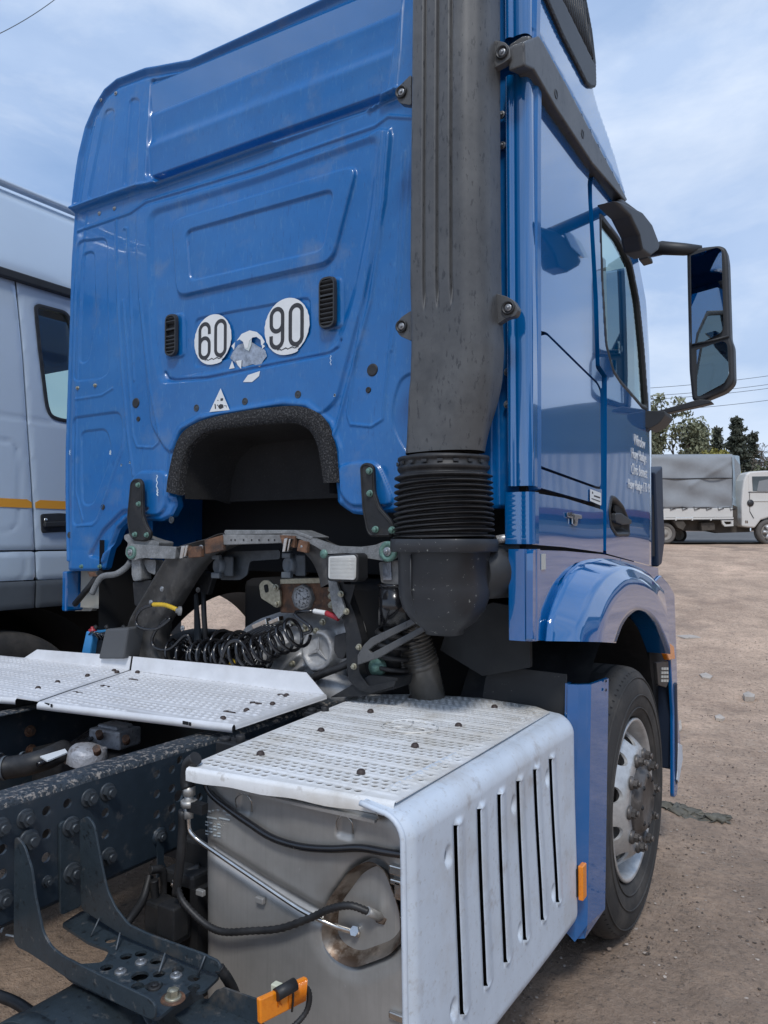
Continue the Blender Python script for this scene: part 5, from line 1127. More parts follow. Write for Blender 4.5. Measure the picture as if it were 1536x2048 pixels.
m0 = [a_.lerp(b_, t).lerp(d_.lerp(c_, t), s) - nn * .002 for t, s in ((.66, 0), (.66, 1.0))]
MB().tube([m0[0] + Vector((0, 0, .006)), (m0[0] + m0[1]) / 2 - nn * .002, m0[1] - Vector((0, 0, .004))], .0022, 6).build('cable_tie', M_cable, AM)
e_ = (b_ - a_).normalized(); u_ = (a_ - d_).normalized(); text('R', .022, a_.lerp(b_, .34).lerp(d_.lerp(c_, .34), .62) - nn * .0008, (e_, u_), mat('dark_amber_mark', (.55, .12, .0), .4), AM, 'lens_mark', .0004)
MB().cyl(ond(552, 1990, 1.50), ond(590, 1968, 1.53), .012, 12).build('lamp_plug', M_rub, AM); MB().box((-.012, -.008, -.008), (.012, .008, .008), Matrix.Translation(ond(556, 1976, 1.52))).build('connector', mat('cream_connector', (.6, .6, .45), .5), AM, .002)
corrug('lamp_conduit', [ond(600, 1965, 1.56), ond(618, 1985, 1.57), ond(614, 2020, 1.57), ond(590, 2050, 1.56), ond(560, 2070, 1.54)], .0055, M_rub, AM)
corrug('conduit', [onz(438, 1935, .63), onz(456, 1960, .60), onz(470, 1990, .56), onz(476, 2030, .50)], .010, M_rub, T)
MB().tube(crom([onz(-20, 1985, .35), onz(40, 2010, .33), onz(100, 2060, .30)], 5), .014, 10).build('air_pipe', M_rub, T)
# ================================================================ cab suspension and engine bay
# mount straps on the rear wall
def strap(px, y, name='mount_strap'):
    q_ = rp(YX(px, y), .012, 4); o = MB().pxz(q_, y - .010, y + .006).build(name, M_dark, T, .004, 3)
    n_ = len(q_); qi = inset(q_, .005); MB().loft([[(x, y - .010, z) for x, z in qi], [(x, y - .0135, z) for x, z in qi], [(x, y - .0135, z) for x, z in inset(qi, .003)], [(x, y - .009, z) for x, z in inset(qi, .0045)]], True, True).build('strap_edge', M_dark, o); return o
SL = strap([(264, 966), (270, 958), (282, 957), (288, 966), (289, 1030), (296, 1050), (305, 1064), (303, 1078), (292, 1083), (270, 1081), (262, 1070), (258, 1045), (258, 1030)], -.030)
for u, v in ((277, 970), (278, 1008), (270, 1069), (294, 1070)): bolt(SL, B_green, PL(u, v, -.042), sc=1.05)
SR = strap([(722, 934), (730, 926), (742, 926), (750, 934), (752, 985), (762, 1015), (786, 1042), (790, 1056), (786, 1074), (742, 1074), (735, 1062), (727, 1020)], -.030)
for u, v in ((739, 942), (740, 987), (751, 1059), (784, 1060)): bolt(SR, B_green, PL(u, v, -.042), sc=1.1)
YB_ = -.02
def casting(name, px, y0, y1, m, bev=.006): return MB().pxz(rp(YX(px, y0), .008, 3), y0, y1).build(name, m, T, bev, 2)
AL = casting('stabiliser_arm', [(252, 1094), (262, 1088), (280, 1090), (352, 1094), (350, 1118), (282, 1116), (268, 1121), (256, 1118), (250, 1108)], -.06, -.035, M_cast)
AR = casting('stabiliser_arm', [(640, 1082), (672, 1092), (720, 1094), (750, 1090), (770, 1082), (788, 1086), (794, 1102), (786, 1118), (768, 1122), (745, 1118), (728, 1116), (726, 1108), (690, 1106), (655, 1108), (630, 1092), (600, 1078), (570, 1072), (560, 1066), (600, 1067)], -.06, -.035, M_cast)
def eye(u, v, par, r=.028):
    p = PL(u, v, -.064); MB().lathe(p, (0, -1, 0), [(r, -.004), (r, .002), (r * .88, .006), (r * .6, .006), (r * .55, .003), (.0001, .003)], 28).build('bushing', M_gbolt, par); bolt(par, B_scr, p + Vector((0, -.004, 0)), sc=1.5, name='pivot_bolt')
eye(262, 1105, AL); eye(776, 1103, AR, .034)
casting('spring_bracket', [(248, 1070), (262, 1066), (300, 1080), (318, 1084), (316, 1098), (300, 1104), (252, 1100), (256, 1086), (248, 1078)], -.03, .05, M_cast)
casting('spring_tower', [(262, 1118), (280, 1116), (282, 1160), (266, 1163), (262, 1150)], -.04, .02, M_cast)
casting('gusset', [(283, 1118), (312, 1120), (310, 1150), (296, 1144)], -.02, .02, M_cast)
casting('spring_body', [(264, 1164), (300, 1160), (312, 1215), (290, 1225), (268, 1210)], -.02, .06, M_dark)
MB().tube(crom([PL(262, 1122, -.03), PL(252, 1135, -.03), PL(232, 1148, -.04), PL(205, 1153, -.045), PL(192, 1170, -.05), PL(184, 1187, -.05)], 6), .013, 12).build('bent_tube', M_cast, T)
MB().tube([PL(200, 1146, .0), PL(180, 1172, .02), PL(150, 1208, .05)], .014, 10).build('damper_strut', M_rub, T)
MB().pxz(YX([(150, 1222), (205, 1170), (225, 1160), (182, 1222)], .12), .12, .15).build('inner_strut_cover', M_beige, T)
MB().pxz(YX([(176, 1144), (188, 1144), (196, 1152), (180, 1154)], -.01), -.012, -.006).build('copper_tab', M_rust, T)
bolt(RW, B_gbolt if False else B_green, PL(163, 1133, -.022), sc=.9); bolt(RW, B_green, PL(200, 1133, -.022), sc=.9)
casting('number_label_tower', [(757, 1124), (800, 1120), (798, 1172), (762, 1166)], -.02, .02, M_alu)
MB().pxz(YX([(764, 1128), (780, 1124), (782, 1160), (765, 1160)], -.03), -.026, -.022).build('torn_label', M_foil, T)
sh = Vector((PL(784, 1200, .0).x, .02, 0)); zq = lambda v: PL(784, v, .0).z
ss = MB(); ss.cyl((sh.x, sh.y, zq(1250)), (sh.x, sh.y, zq(1174)), .056, 28); ss.lathe((sh.x, sh.y, zq(1174)), (0, 0, 1), [(.056, 0), (.06, .004), (.06, .010), (.0001, .014)], 28); SHK = ss.build('air_spring', M_cable, T)
hel = []
for k in range(150): a = k * .19; hel.append((sh.x - .012 + .050 * math.cos(a), sh.y + .050 * math.sin(a), zq(1252) - .17 * k / 150))
MB().tube(hel, .0085, 8).build('coil_spring', M_rub, SHK); MB().cyl((sh.x - .012, sh.y, zq(1250)), (sh.x - .012, sh.y, zq(1340)), .030, 16).build('damper_rod', M_dark, SHK)
# arched cross member
ar_o = resamp(YX([(300, 1345), (272, 1318), (262, 1285), (268, 1240), (300, 1185), (335, 1125), (356, 1098), (390, 1086), (420, 1078), (445, 1068), (470, 1066), (575, 1065), (600, 1068), (625, 1080), (656, 1100), (668, 1128), (672, 1160)], -.03), 70)
ar_i = resamp(YX([(330, 1352), (318, 1318), (315, 1285), (318, 1255), (345, 1210), (375, 1160), (398, 1128), (418, 1110), (440, 1098), (458, 1090), (480, 1086), (575, 1084), (592, 1092), (610, 1104), (628, 1124), (640, 1150), (645, 1175)], -.03), 70)
b = MB(); b.loft([[(p.x, .06, p.y) for p in ar_o], [(p.x, -.045, p.y) for p in ar_o], [(p.x, -.055, p.y - .000) for p in ar_o], [(p.lerp(q_, .06).x, -.055, p.lerp(q_, .06).y) for p, q_ in zip(ar_o, ar_i)], [(p.lerp(q_, .1).x, -.040, p.lerp(q_, .1).y) for p, q_ in zip(ar_o, ar_i)], [(p.lerp(q_, .5).x, -.036, p.lerp(q_, .5).y) for p, q_ in zip(ar_o, ar_i)], [(q_.x, -.040, q_.y) for q_ in ar_i], [(q_.x, .03, q_.y) for q_ in ar_i]], False, True)
ARC = b.build('arch_cross_member', mat('worn_arch_frame', (.045, .043, .041), .5, var=((9, .25), (50, .15)), spots=[((.17, .16, .15), 12, .52, .74, .6)], bump=((80, .3, .003), (18, .25, .006))), T)
MB().pxz(YX([(448, 1066), (450, 1060), (590, 1060), (626, 1074), (622, 1080), (588, 1067), (452, 1070)], -.06), -.062, .04).build('arch_top_plate', M_cast, ARC, .003)
MB().pxz(YX([(447, 1069), (570, 1069), (570, 1086), (447, 1090)], -.055), -.062, -.045).build('arch_cross_bar', M_alu, ARC, .003)
for u in (462, 470, 487, 503, 518, 537, 549): MB().lathe(PL(u, 1080, -.064), (0, -1, 0), [(.0035, 0), (.0001, .0006)], 10).build('bolt_hole', M_void, ARC)
for q_ in ([(410, 1080), (446, 1070), (448, 1100), (412, 1108)], [(560, 1070), (592, 1072), (590, 1096), (566, 1090)]): MB().pxz(YX(q_, -.062), -.066, -.05).build('rusty_patch', M_rust, ARC, .002)
for (u, v, w_, h_) in ((366, 1104, 8, 13), (373, 1102, 5, 12), (571, 1090, 7, 14), (579, 1090, 4, 13)):
    MB().pxz(YX([(u - w_ / 2, v + h_), (u + w_ / 2 - 1, v + h_ - 1), (u + w_ / 2 + 4, v - h_), (u - w_ / 2 + 4, v - h_ + 1)], -.075), -.085, -.06).build('steel_bracket', M_pipe, ARC, .002)
MB().pxz(YX([(376, 1094), (404, 1092), (404, 1114), (378, 1116)], -.07), -.075, -.055).build('dark_clip', M_rust, ARC, .003); MB().pxz(YX([(598, 1080), (616, 1084), (614, 1106), (594, 1102)], -.07), -.072, -.055).build('link_plate', M_rust, ARC, .002)
for u, v, m_ in ((402, 1095, B_scr), (605, 1093, B_scr), (324, 1178, B_scr), (302, 1205, B_scr), (396, 1180, B_dark), (365, 1256, B_scr)): bolt(ARC, m_, PL(u, v, -.066), sc=1.05)
MB().lathe(PL(648, 1108, -.06), (0, -1, 0), [(.016, 0), (.015, .004), (.0001, .005)], 18).build('green_cap', M_gbolt, ARC)
# right leg of the arch
MB().pxz(rp(YX([(672, 1172), (690, 1160), (700, 1195), (716, 1240), (727, 1282), (724, 1300), (720, 1320), (722, 1345), (740, 1372), (795, 1360), (792, 1372), (745, 1386), (722, 1380), (700, 1360), (696, 1320), (694, 1260), (680, 1215)], -.05), .008, 3), -.06, -.02).build('arch_leg', M_dark, ARC, .006, 3)
MB().pxz(YX([(658, 1160), (676, 1164), (690, 1210), (694, 1222), (680, 1238), (668, 1222)], -.07), -.078, -.066).build('lamp_bracket', M_cast, ARC, .002)
MB().pxz(YX([(686, 1168), (712, 1168), (700, 1210), (690, 1196)], -.065), -.068, -.06).build('triangular_gusset', M_dark, ARC, .002)
for u, v, m_ in ((682, 1188, B_yel), (693, 1223, B_yel), (718, 1294, B_yel), (708, 1333, B_yel)): bolt(ARC, m_, PL(u, v, -.080 if v < 1250 else -.062), sc=1.0)
MB().pxz(YX([(728, 1290), (742, 1276), (835, 1232), (846, 1240), (750, 1290), (738, 1300), (744, 1306), (846, 1252), (850, 1262), (760, 1315), (716, 1330), (716, 1310)], -.10), -.104, -.09).build('forked_stay', M_plas, ARC, .003)
MB().lathe(PL(752, 1335, -.03), (0, -1, 0), [(.030, -.02), (.030, .0), (.016, .003), (.014, .012), (.0001, .014)], 20).build('bushing', M_gbolt, ARC)
casting('lower_mount', [(700, 1372), (740, 1350), (796, 1356), (790, 1378), (730, 1392), (660, 1395)], -.05, .05, M_dark)
# work lamp
LM = MB().pxz(rp(YX([(654, 1110), (712, 1106), (718, 1112), (718, 1158), (712, 1164), (658, 1162), (654, 1156)], -.13), .006, 3), -.135, -.075).build('work_lamp', M_rub, T, .006, 3)
MB().pxz(rp(YX([(658, 1113), (709, 1110), (713, 1115), (712, 1156), (708, 1160), (660, 1158), (657, 1154)], -.137), .006, 3), -.141, -.134).build('lamp_lens', M_lens, LM, .003)
for k in range(15): v = 1117 + k * 2.7; MB().tube([PL(660, v + .3, -.1415), PL(710, v, -.1415)], .0009, 4).build('lens_rib', M_lens, LM)
# trailer sockets
for (u, v, s) in ((437, 1132, 1), (578, 1130, 1)):
    p = PL(u, v, .02); SO = MB().lathe(p, (-.25, -1, 0), [(.034, -.05), (.034, .0), (.030, .008), (.022, .010), (.018, .006), (.0001, .006)], 24).build('trailer_socket', M_trim, T)
    MB().box((p.x - .022, p.y - .02, p.z - .048), (p.x + .022, p.y + .0, p.z - .025)).build('socket_lug', M_trim, SO, .004); MB().box((p.x - .02, p.y - .02, p.z + .026), (p.x + .02, p.y, p.z + .045)).build('socket_hinge', M_trim, SO, .004)
    MB().box((p.x + .025, p.y - .0, p.z - .04), (p.x + .075, p.y + .012, p.z + .04)).build('socket_plate', M_bolt, SO, .008)
sk = YX([(440, 1104), (560, 1100), (560, 1118), (500, 1122), (494, 1150), (480, 1160), (440, 1160), (450, 1120)], .05); MB().pxz(rp(sk, .012), .05, .056).build('socket_carrier', M_bolt, T)
# gearbox and engine end
M_gb = mat('oily_grey_gearbox', (.50, .50, .50), .45, metal=.25, var=((7, .2), (40, .15)), spots=[((.12, .115, .11), 7, .52, .70, .7), ((.6, .6, .6), 12, .6, .75, .4)], bump=((16, .25, .01), (80, .3, .003)))
YG = .16
gbp = YX([(470, 1262), (500, 1240), (545, 1225), (600, 1222), (650, 1240), (700, 1225), (716, 1262), (712, 1345), (690, 1385), (640, 1420), (560, 1420), (500, 1400), (470, 1330)], YG)
gcs = [PL(u, v, YG) for u, v in ((648, 1298), (560, 1290), (610, 1250), (520, 1330), (690, 1250))]
def h_gb(A, B, D):
    H = np.zeros_like(A); c = gcs[0]; d = np.hypot(A - c.x, B - c.z); H += .05 * sst((.085 - d) / .012) - .014 * sst((.060 - d) / .006)
    for (u0, v0, u1, v1) in ((600, 1310, 560, 1345), (625, 1262, 560, 1240), (640, 1340, 600, 1400), (690, 1330, 705, 1370), (540, 1262, 520, 1300), (590, 1280, 540, 1310), (610, 1330, 540, 1380)):
        H += .020 * np.exp(-(sdl(A, B, YX([(u0, v0), (u1, v1)], YG)) / .009) ** 2)
    c = gcs[1]; d = np.hypot(A - c.x, B - c.z); H += .03 * sst((.07 - d) / .05)
    H += .012 * np.sin(A * 21) * np.sin(B * 17 + 1); H -= .05 * sst(1 + D / .05); return H
GB = plate('gearbox_housing', rp(gbp, .03), .006, mYf(YG), M_gb, T, hf=h_gb, thick=.10)
st_c = gcs[0]
for k in range(3):
    a = PI / 2 + k * 2 * PI / 3 - .12; e1 = Vector((math.cos(a), 0, math.sin(a))); e2 = Vector((-math.sin(a), 0, math.cos(a)))
    cc = Vector((st_c.x, YG - .037, st_c.z)); MB().prism([cc + e2 * .008, cc + e1 * .052, cc - e2 * .008], (0, -.006, 0)).build('emblem_arm', M_gb, GB, .001)
for u, v in ((612, 1262), (632, 1262), (612, 1252), (588, 1245), (640, 1222), (560, 1240), (585, 1328), (670, 1340), (646, 1244)): bolt(GB, B_yel, PL(u, v, YG - .03), sc=1.2)
MB().pxz(YX([(560, 1166), (664, 1164), (668, 1225), (560, 1226)], YG - .05), YG - .05, YG + .05).build('rusty_cross_plate', M_rust, GB, .004)
pc = PL(607, 1195, YG - .055); MB().lathe(pc, (0, -1, 0), [(.052, -.01), (.050, .010), (.042, .014), (.040, .008), (.0001, .008)], 8).build('flange_cap', M_alu, GB, 0)
MB().lathe(pc + Vector((0, -.008, 0)), (0, -1, 0), [(.038, 0), (.037, .004), (.0001, .004)], 28).build('painted_disc', mat('flaked_grey_paint', (.45, .45, .45), .6, spots=[((.05, .05, .05), 110, .52, .56, .9)]), GB)
MB().pxz(rp(YX([(520, 1170), (528, 1160), (540, 1160), (562, 1180), (564, 1212), (556, 1216), (524, 1196)], YG - .06), .01), YG - .068, YG - .056).build('lifting_eye_plate', M_ybolt, GB, .002)
MB().pxz(rp(YX([(527, 1170), (535, 1168), (537, 1184), (530, 1186)], YG - .07), .008), YG - .070, YG - .067).build('eye_hole', M_void, GB)
MB().pxz(YX([(560, 1158), (668, 1154), (668, 1166), (560, 1168)], YG - .06), YG - .06, YG - .02).build('yellowed_rail', M_ybolt, GB, .002)
for u, v in ((552, 1175), (554, 1208), (664, 1178), (664, 1210), (664, 1192)): bolt(GB, B_yel, PL(u, v, YG - .070), sc=1.3)
for (u0, v0, w_, h_) in ((505, 1238, 30, 22), (538, 1234, 22, 16)):
    MB().pxz(YX([(u0, v0 + h_ / 2), (u0 + w_, v0 - 2), (u0 + w_ + 2, v0 + h_ / 2), (u0 + 4, v0 + h_)], YG - .06), YG - .07, YG - .04).build('chrome_module', M_chrome, GB, .003)
# rounded silencer bulk & pipes at gearbox foot
MB().lathe(PL(680, 1380, .08), (-.9, -.3, .2), [(.0001, -.09), (.045, -.08), (.055, 0), (.045, .08), (.0001, .09)], 24).build('oil_filter_housing', M_gb, T)
MB().tube(crom([PL(600, 1370, .02), PL(640, 1350, .0), PL(690, 1330, -.01), PL(715, 1312, -.01)], 6), .014, 10).build('wrapped_hose', M_rub, T)
MB().pxz(rp(YX([(672, 1270), (694, 1264), (698, 1300), (690, 1318), (678, 1316), (670, 1300)], .0), .01), -.01, .04).build('rubber_cover', M_rub, T, .004)
MB().tube([PL(406, 1170, .1), PL(408, 1230, .1), PL(414, 1320, .1)], .011, 10).build('air_pipe', M_plas2, T)
MB().pxz(YX([(388, 1190), (392, 1186), (398, 1250), (398, 1300), (388, 1290)], .14), .14, .15).build('pale_plate', M_trim, T)
MB().pxz(YX([(392, 1150), (412, 1142), (430, 1150), (418, 1190), (396, 1180)], .1), .09, .12).build('linkage', M_dark, T, .004)
# dark closing surfaces deeper in
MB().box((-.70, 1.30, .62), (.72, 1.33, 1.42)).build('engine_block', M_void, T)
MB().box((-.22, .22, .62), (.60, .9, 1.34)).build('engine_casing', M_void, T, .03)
MB().pxz(YX([(205, 1240), (300, 1225), (300, 1330), (205, 1330)], .35), .35, .37).build('bay_shield', M_dark, T)
# coiled air lines: red, yellow and black
def coil(c0, c1, turns, R_, r, m, par, name, sag=.05, ph=0, tail0=None, tail1=None):
    c0, c1 = Vector(c0), Vector(c1); ax = (c1 - c0).normalized(); u = ax.cross(Vector((0, 0, 1))).normalized(); w = ax.cross(u); n = turns * 22; pts = []
    for k in range(n + 1):
        t = k / n; a = ph + 2 * PI * turns * t; rr = R_ * (1 + .08 * math.sin(t * 9 + ph)); pts.append(c0.lerp(c1, t) + Vector((0, 0, -sag * 4 * t * (1 - t))) + (u * math.cos(a) + w * math.sin(a)) * rr)
    pts = ([*(Vector(p) for p in (tail0 or []))] + pts + [*(Vector(p) for p in (tail1 or []))])
    return MB().tube(pts, r, 8).build(name, m, par)
YC = -.03
t1 = crom([PL(640, 1226, YC - .02), PL(600, 1222, YC - .03), PL(592, 1226, YC - .03), PL(610, 1246, YC - .03), PL(622, 1262, YC - .03)], 5)
CO = coil(PL(600, 1262, YC + .0), PL(500, 1310, YC), 6, .052, .0065, M_cable, T, 'coiled_air_line', .0, .4)
MB().tube(crom([PL(593, 1224, YC - .02), PL(592, 1232, YC - .04), PL(618, 1252, YC - .05), PL(622, 1262, YC - .04), PL(606, 1268, YC - .03)], 7), .0065, 8).build('air_line', M_cable, CO)
MB().tube([PL(592, 1224, YC - .02), PL(628, 1222, YC - .02)], .007, 8).build('air_line', M_cable, CO)
corrug('white_sleeve', [PL(628, 1222, YC - .02), PL(652, 1226, YC - .022)], .0085, M_whtape, CO, .008, .06); corrug('red_sleeve', [PL(652, 1226, YC - .022), PL(678, 1237, YC - .025)], .0095, M_red, CO, .008, .08)
coil(PL(505, 1300, YC), PL(395, 1312, YC + .03), 7, .060, .0068, M_cable, T, 'coiled_air_line', .01, 1.1)
coil(PL(545, 1312, YC + .05), PL(330, 1300, YC + .02), 9, .055, .0062, M_cable, T, 'coiled_air_line', .03, 2.4)
coil(PL(490, 1300, YC + .05), PL(440, 1296, YC + .08), 3, .066, .0065, M_cable, T, 'coiled_air_line', .0, .3)
MB().tube(crom([PL(440, 1330, YC - .04), PL(455, 1290, YC - .05), PL(478, 1282, YC - .05), PL(500, 1310, YC - .03), PL(508, 1335, YC - .02)], 7), .008, 8).build('air_line', M_cable, T)
YLn = MB().tube(crom([PL(304, 1210, -.09), PL(284, 1218, -.09), PL(272, 1236, -.09), PL(278, 1254, -.09), PL(310, 1258, -.09), PL(338, 1240, -.09), PL(335, 1236, -.07), PL(314, 1258, -.06), PL(304, 1280, -.06), PL(312, 1296, -.06), PL(340, 1298, -.05), PL(372, 1270, -.04), PL(384, 1290, -.03)], 8), .0065, 8).build('yellow_air_line', M_cable, T)
corrug('yellow_sleeve', [PL(306, 1209, -.09), PL(330, 1210, -.088), PL(354, 1219, -.08)], .0085, M_yel, YLn, .012, .09)
MB().lathe(PL(362, 1222, -.075), (-.6, -1, .1), [(.018, 0), (.018, .010), (.010, .012), (.009, .020), (.0001, .02)], 18).build('coupling', M_alu, YLn)
for i in range(12):
    u0, v0 = rng.uniform(310, 470), rng.uniform(1275, 1300); MB().tube(crom([PL(u0, v0, .0), PL(u0 + rng.uniform(-20, 30), v0 + 20, .02), PL(u0 + rng.uniform(-30, 50), v0 + 45, .03)], 5), .006, 6).build('cable', M_cable, T)
MB().pxz(YX([(462, 1318), (476, 1322), (472, 1332), (460, 1328)], -.03), -.04, -.02).build('yellow_clip', M_yel, T, .003)
for i in range(8):
    u0 = 470 + i * 8; MB().tube(crom([PL(u0, 1300, .05), PL(u0 + 20, 1270, .03), PL(u0 + 60, 1250, .06)], 5), .0045, 6).build('cable', M_cable, T)
# battery box at the left
BT = MB().pxz(YX([(210, 1258), (256, 1256), (246, 1318), (196, 1318)], -.12), -.12, .12).build('battery_cover', mat('matt_grey_cover', (.085, .088, .092), .6, var=(9, .06)), T, .008)
MB().pxz(YX([(172, 1262), (186, 1264), (178, 1318), (160, 1318)], -.05), -.05, .1).build('blue_panel_edge', M_blueb, T, .006)
MB().pxz(YX([(184, 1268), (208, 1264), (200, 1318), (178, 1318)], -.02), -.02, .1).build('terminal_block', M_dark, T, .006)
MB().lathe(PL(186, 1262, -.03), (0, -.3, 1), [(.018, 0), (.018, .01), (.006, .012), (.006, .02), (.0001, .02)], 14).build('battery_terminal', M_red, T)
for u in (190, 212, 246): MB().cyl(PL(u, 1252, -.06), PL(u + 4, 1258, -.06), .008, 8).build('terminal_nut', M_dark, T)
for i in range(5): MB().tube(crom([PL(176 + 8 * i, 1272, -.04), PL(186 + 8 * i, 1264 + 2 * i, -.06), PL(200 + 6 * i, 1280, -.04)], 4), .005, 6).build('cable', M_cable, T)
# flexible exhaust elbow beside the shock
ep_ = [PL(806, 1236, .10), PL(820, 1262, .11), PL(832, 1300, .12), PL(844, 1340, .14), PL(864, 1430, .20)]
P_ = crom(ep_, 12); Lp = len(P_)
def rfl(i, t): return .050 if t < .28 or t > .68 else .052 + .006 * (1 if i % 2 else -1)
M_flex = mat('tan_sheen_rubber_elbow', (.14, .125, .105), .24, coat=.5, var=(12, .3), spots=[((.16, .15, .13), 16, .55, .75, .5)])
PP = []
for i in range(len(P_) - 1): PP += [P_[i].lerp(P_[i + 1], k / 2) for k in range(2)]
MB().tube(PP + [P_[-1]], .05, 28, rf=lambda i, t: .066 if (.20 < t < .26 or .66 < t < .70) else (.060 + (.006 if i % 4 < 2 else -.003) if .26 <= t <= .66 else .061)).build('flexible_elbow', M_flex, T)
for k in range(9):
    v = 1236 + k * 5.0; p = PL(808 + k * 1.2, v, .09); MB().lathe(p, (.2, 0, 1), [(.048, -.003), (.056, .0), (.048, .003)], 28).build('bellows_fold', M_rub, T)
# fairing marker lamp
AMB = MB().box((1.225, .235, .62), (1.232, .262, .735)).build('side_reflector', M_amber, T, .003)
p = onx(1168, 1762, 1.235); d0 = onx(1168, 1729, 1.235).z; d1 = onx(1168, 1798, 1.235).z
bpy.data.objects.remove(AMB)
MB().box((1.222, p.y - .020, d1), (1.238, p.y + .020, d0)).build('side_reflector', M_amber, T, .003); MB().box((1.19, p.y - .025, d1 + .01), (1.221, p.y + .01, d0 - .01)).build('reflector_holder', M_rub, T)
MB().box((1.10, .16, .33), (1.17, .25, .40)).build('cover_foot', M_alu, T, .004)
# ================================================================ white truck on the left
XW = -1.72
LTk = thing('cab_truck', 'silver white high-roof truck with an orange side stripe, parked left of the blue cab', 'truck', (XW - 1.1, .2, 0))
mW = lambda a, b, h: (XW + h - .02 * ((b - 1.9) / 1.0) ** 2, a, b)
def WX(px): return XX(px, XW)
seam_y = lambda v: float(np.interp(v, [540, 800, 1000, 1225], [36, 52, 70, 78]))
yb = -1.05; yf = 1.38
z1 = onx(0, 543, XW).z; z0 = onx(60, 1080, XW).z + .0
zt2 = onx(60, 1160, XW).z; zlow = 1.13
s_pts = WX([(36, 560), (40, 600), (48, 700), (56, 840), (64, 960), (72, 1090), (75, 1160)])
sy = lambda z: float(np.interp(z, [p[1] for p in s_pts][::-1], [p[0] for p in s_pts][::-1]))
gap = .005
def wpan(name, y0f, y1f, z0_, z1_, holes=(), m=M_tw, hf=None, n=12):
    zs = np.linspace(z0_, z1_, n); poly = [(y0f(z), z) for z in zs] + [(y1f(z), z) for z in zs[::-1]]; return plate(name, poly, .016, mW, m, LTk, hf=hf, thick=.02, edge=.006, holes=holes)
cst = lambda c: (lambda z: c)
zs0, zs1 = onx(60, 1100, XW).z, z1 - .02
wl = [p for p in WX([(72, 612), (80, 606), (140, 622), (160, 680), (170, 850), (118, 842), (100, 834), (92, 812), (86, 760), (78, 690)])]
wl = rp(wl, .04, 4)
def h_w(A, B, D): H = np.zeros_like(A); groove(H, A, B, [(yb, onx(60, 838, XW).z), (yf, onx(60, 838, XW).z + .0)], -.004, .008); return H
loc = rp(WX([(-60, 876), (10, 880), (34, 890), (38, 940), (36, 1050), (20, 1062), (-60, 1056)]), .03, 4)
def h_w2(A, B, D): H = h_w(A, B, D); groove(H, A, B, loc, -.006, .005, True); return H
WB = wpan('rear_side_panel', cst(yb), lambda z: sy(z) - gap, zs0 + .0, zs1, hf=h_w2)
WD = wpan('truck_door', lambda z: sy(z) + gap, cst(yf), zs0, zs1, holes=[wl], hf=h_w)
WF = plate('window_frame', wl, .01, mW, M_plas2, WD, hf=lambda A, B, D: .004 + 0 * A, thick=.03, edge=.003, holes=[inset(wl, .018)])
plate('window_glass', inset(wl, .014), .03, mW, M_glass, WD, hf=lambda A, B, D: -.012 + 0 * A)
zg = onx(60, 1160, XW).z
lo2 = rp(WX([(-60, 1100), (40, 1106), (52, 1112), (52, 1150), (40, 1158), (-60, 1160)]), .02, 4)
def h_l(A, B, D): H = np.zeros_like(A); groove(H, A, B, lo2, -.006, .005, True); return H
wpan('lower_side_panel', cst(yb), lambda z: sy(z) - gap, zg, zs0 - .008, hf=h_l); wpan('lower_door_panel', lambda z: sy(z) + gap, cst(yf), zg, zs0 - .008)
wpan('grey_sill', cst(yb), lambda z: sy(z) - gap, 1.14, zg - .006, m=M_trim); wpan('grey_sill', lambda z: sy(z) + gap, cst(.62), 1.14, zg - .006, m=M_trim)
MB().pyz([(sy(zs1) - .03, zs1), (sy(zs1) + .03, zs1), (sy(zs0) + .03, zs0), (sy(zs0) + .03, 1.2), (sy(zs0) - .03, 1.2), (sy(zs0) - .03, zs0)], XW - .06, XW - .03).build('seal_backing', M_void, LTk); MB().box((XW - .06, yb, zs0 - .04), (XW - .03, yf, zs0 + .03)).build('seal_backing', M_void, LTk)
zst0, zst1 = onx(60, 1016, XW).z, onx(60, 999, XW).z
for nm_, f0, f1, par in (('orange_stripe', cst(yb), lambda z: sy(z) - gap - .006, WB), ('orange_stripe', lambda z: sy(z) + gap + .004, cst(yf), WD)):
    zs = np.linspace(zst0, zst1, 3); plate(nm_, [(f0(z), z) for z in zs] + [(f1(z), z) for z in zs[::-1]], .03, lambda a, b, h: (mW(a, b, h)[0] + .003, a, b), M_orange, par, thick=.001)
hd = WX([(80, 1028), (118, 1026), (160, 1030), (160, 1062), (82, 1066)]); HDL = MB().pyz(rp(hd, .015, 3), XW + .0, XW + .008).build('door_handle', M_plas2, WD, .003)
MB().pyz(rp(WX([(84, 1044), (160, 1042), (160, 1052), (84, 1054)]), .008, 3), XW + .008, XW + .03).build('grip', M_plas2, HDL, .004); MB().lathe(onx(91, 1040, XW + .009), (1, 0, 0), [(.010, 0), (.010, .004), (.0001, .004)], 12).build('lock', M_chrome, HDL)
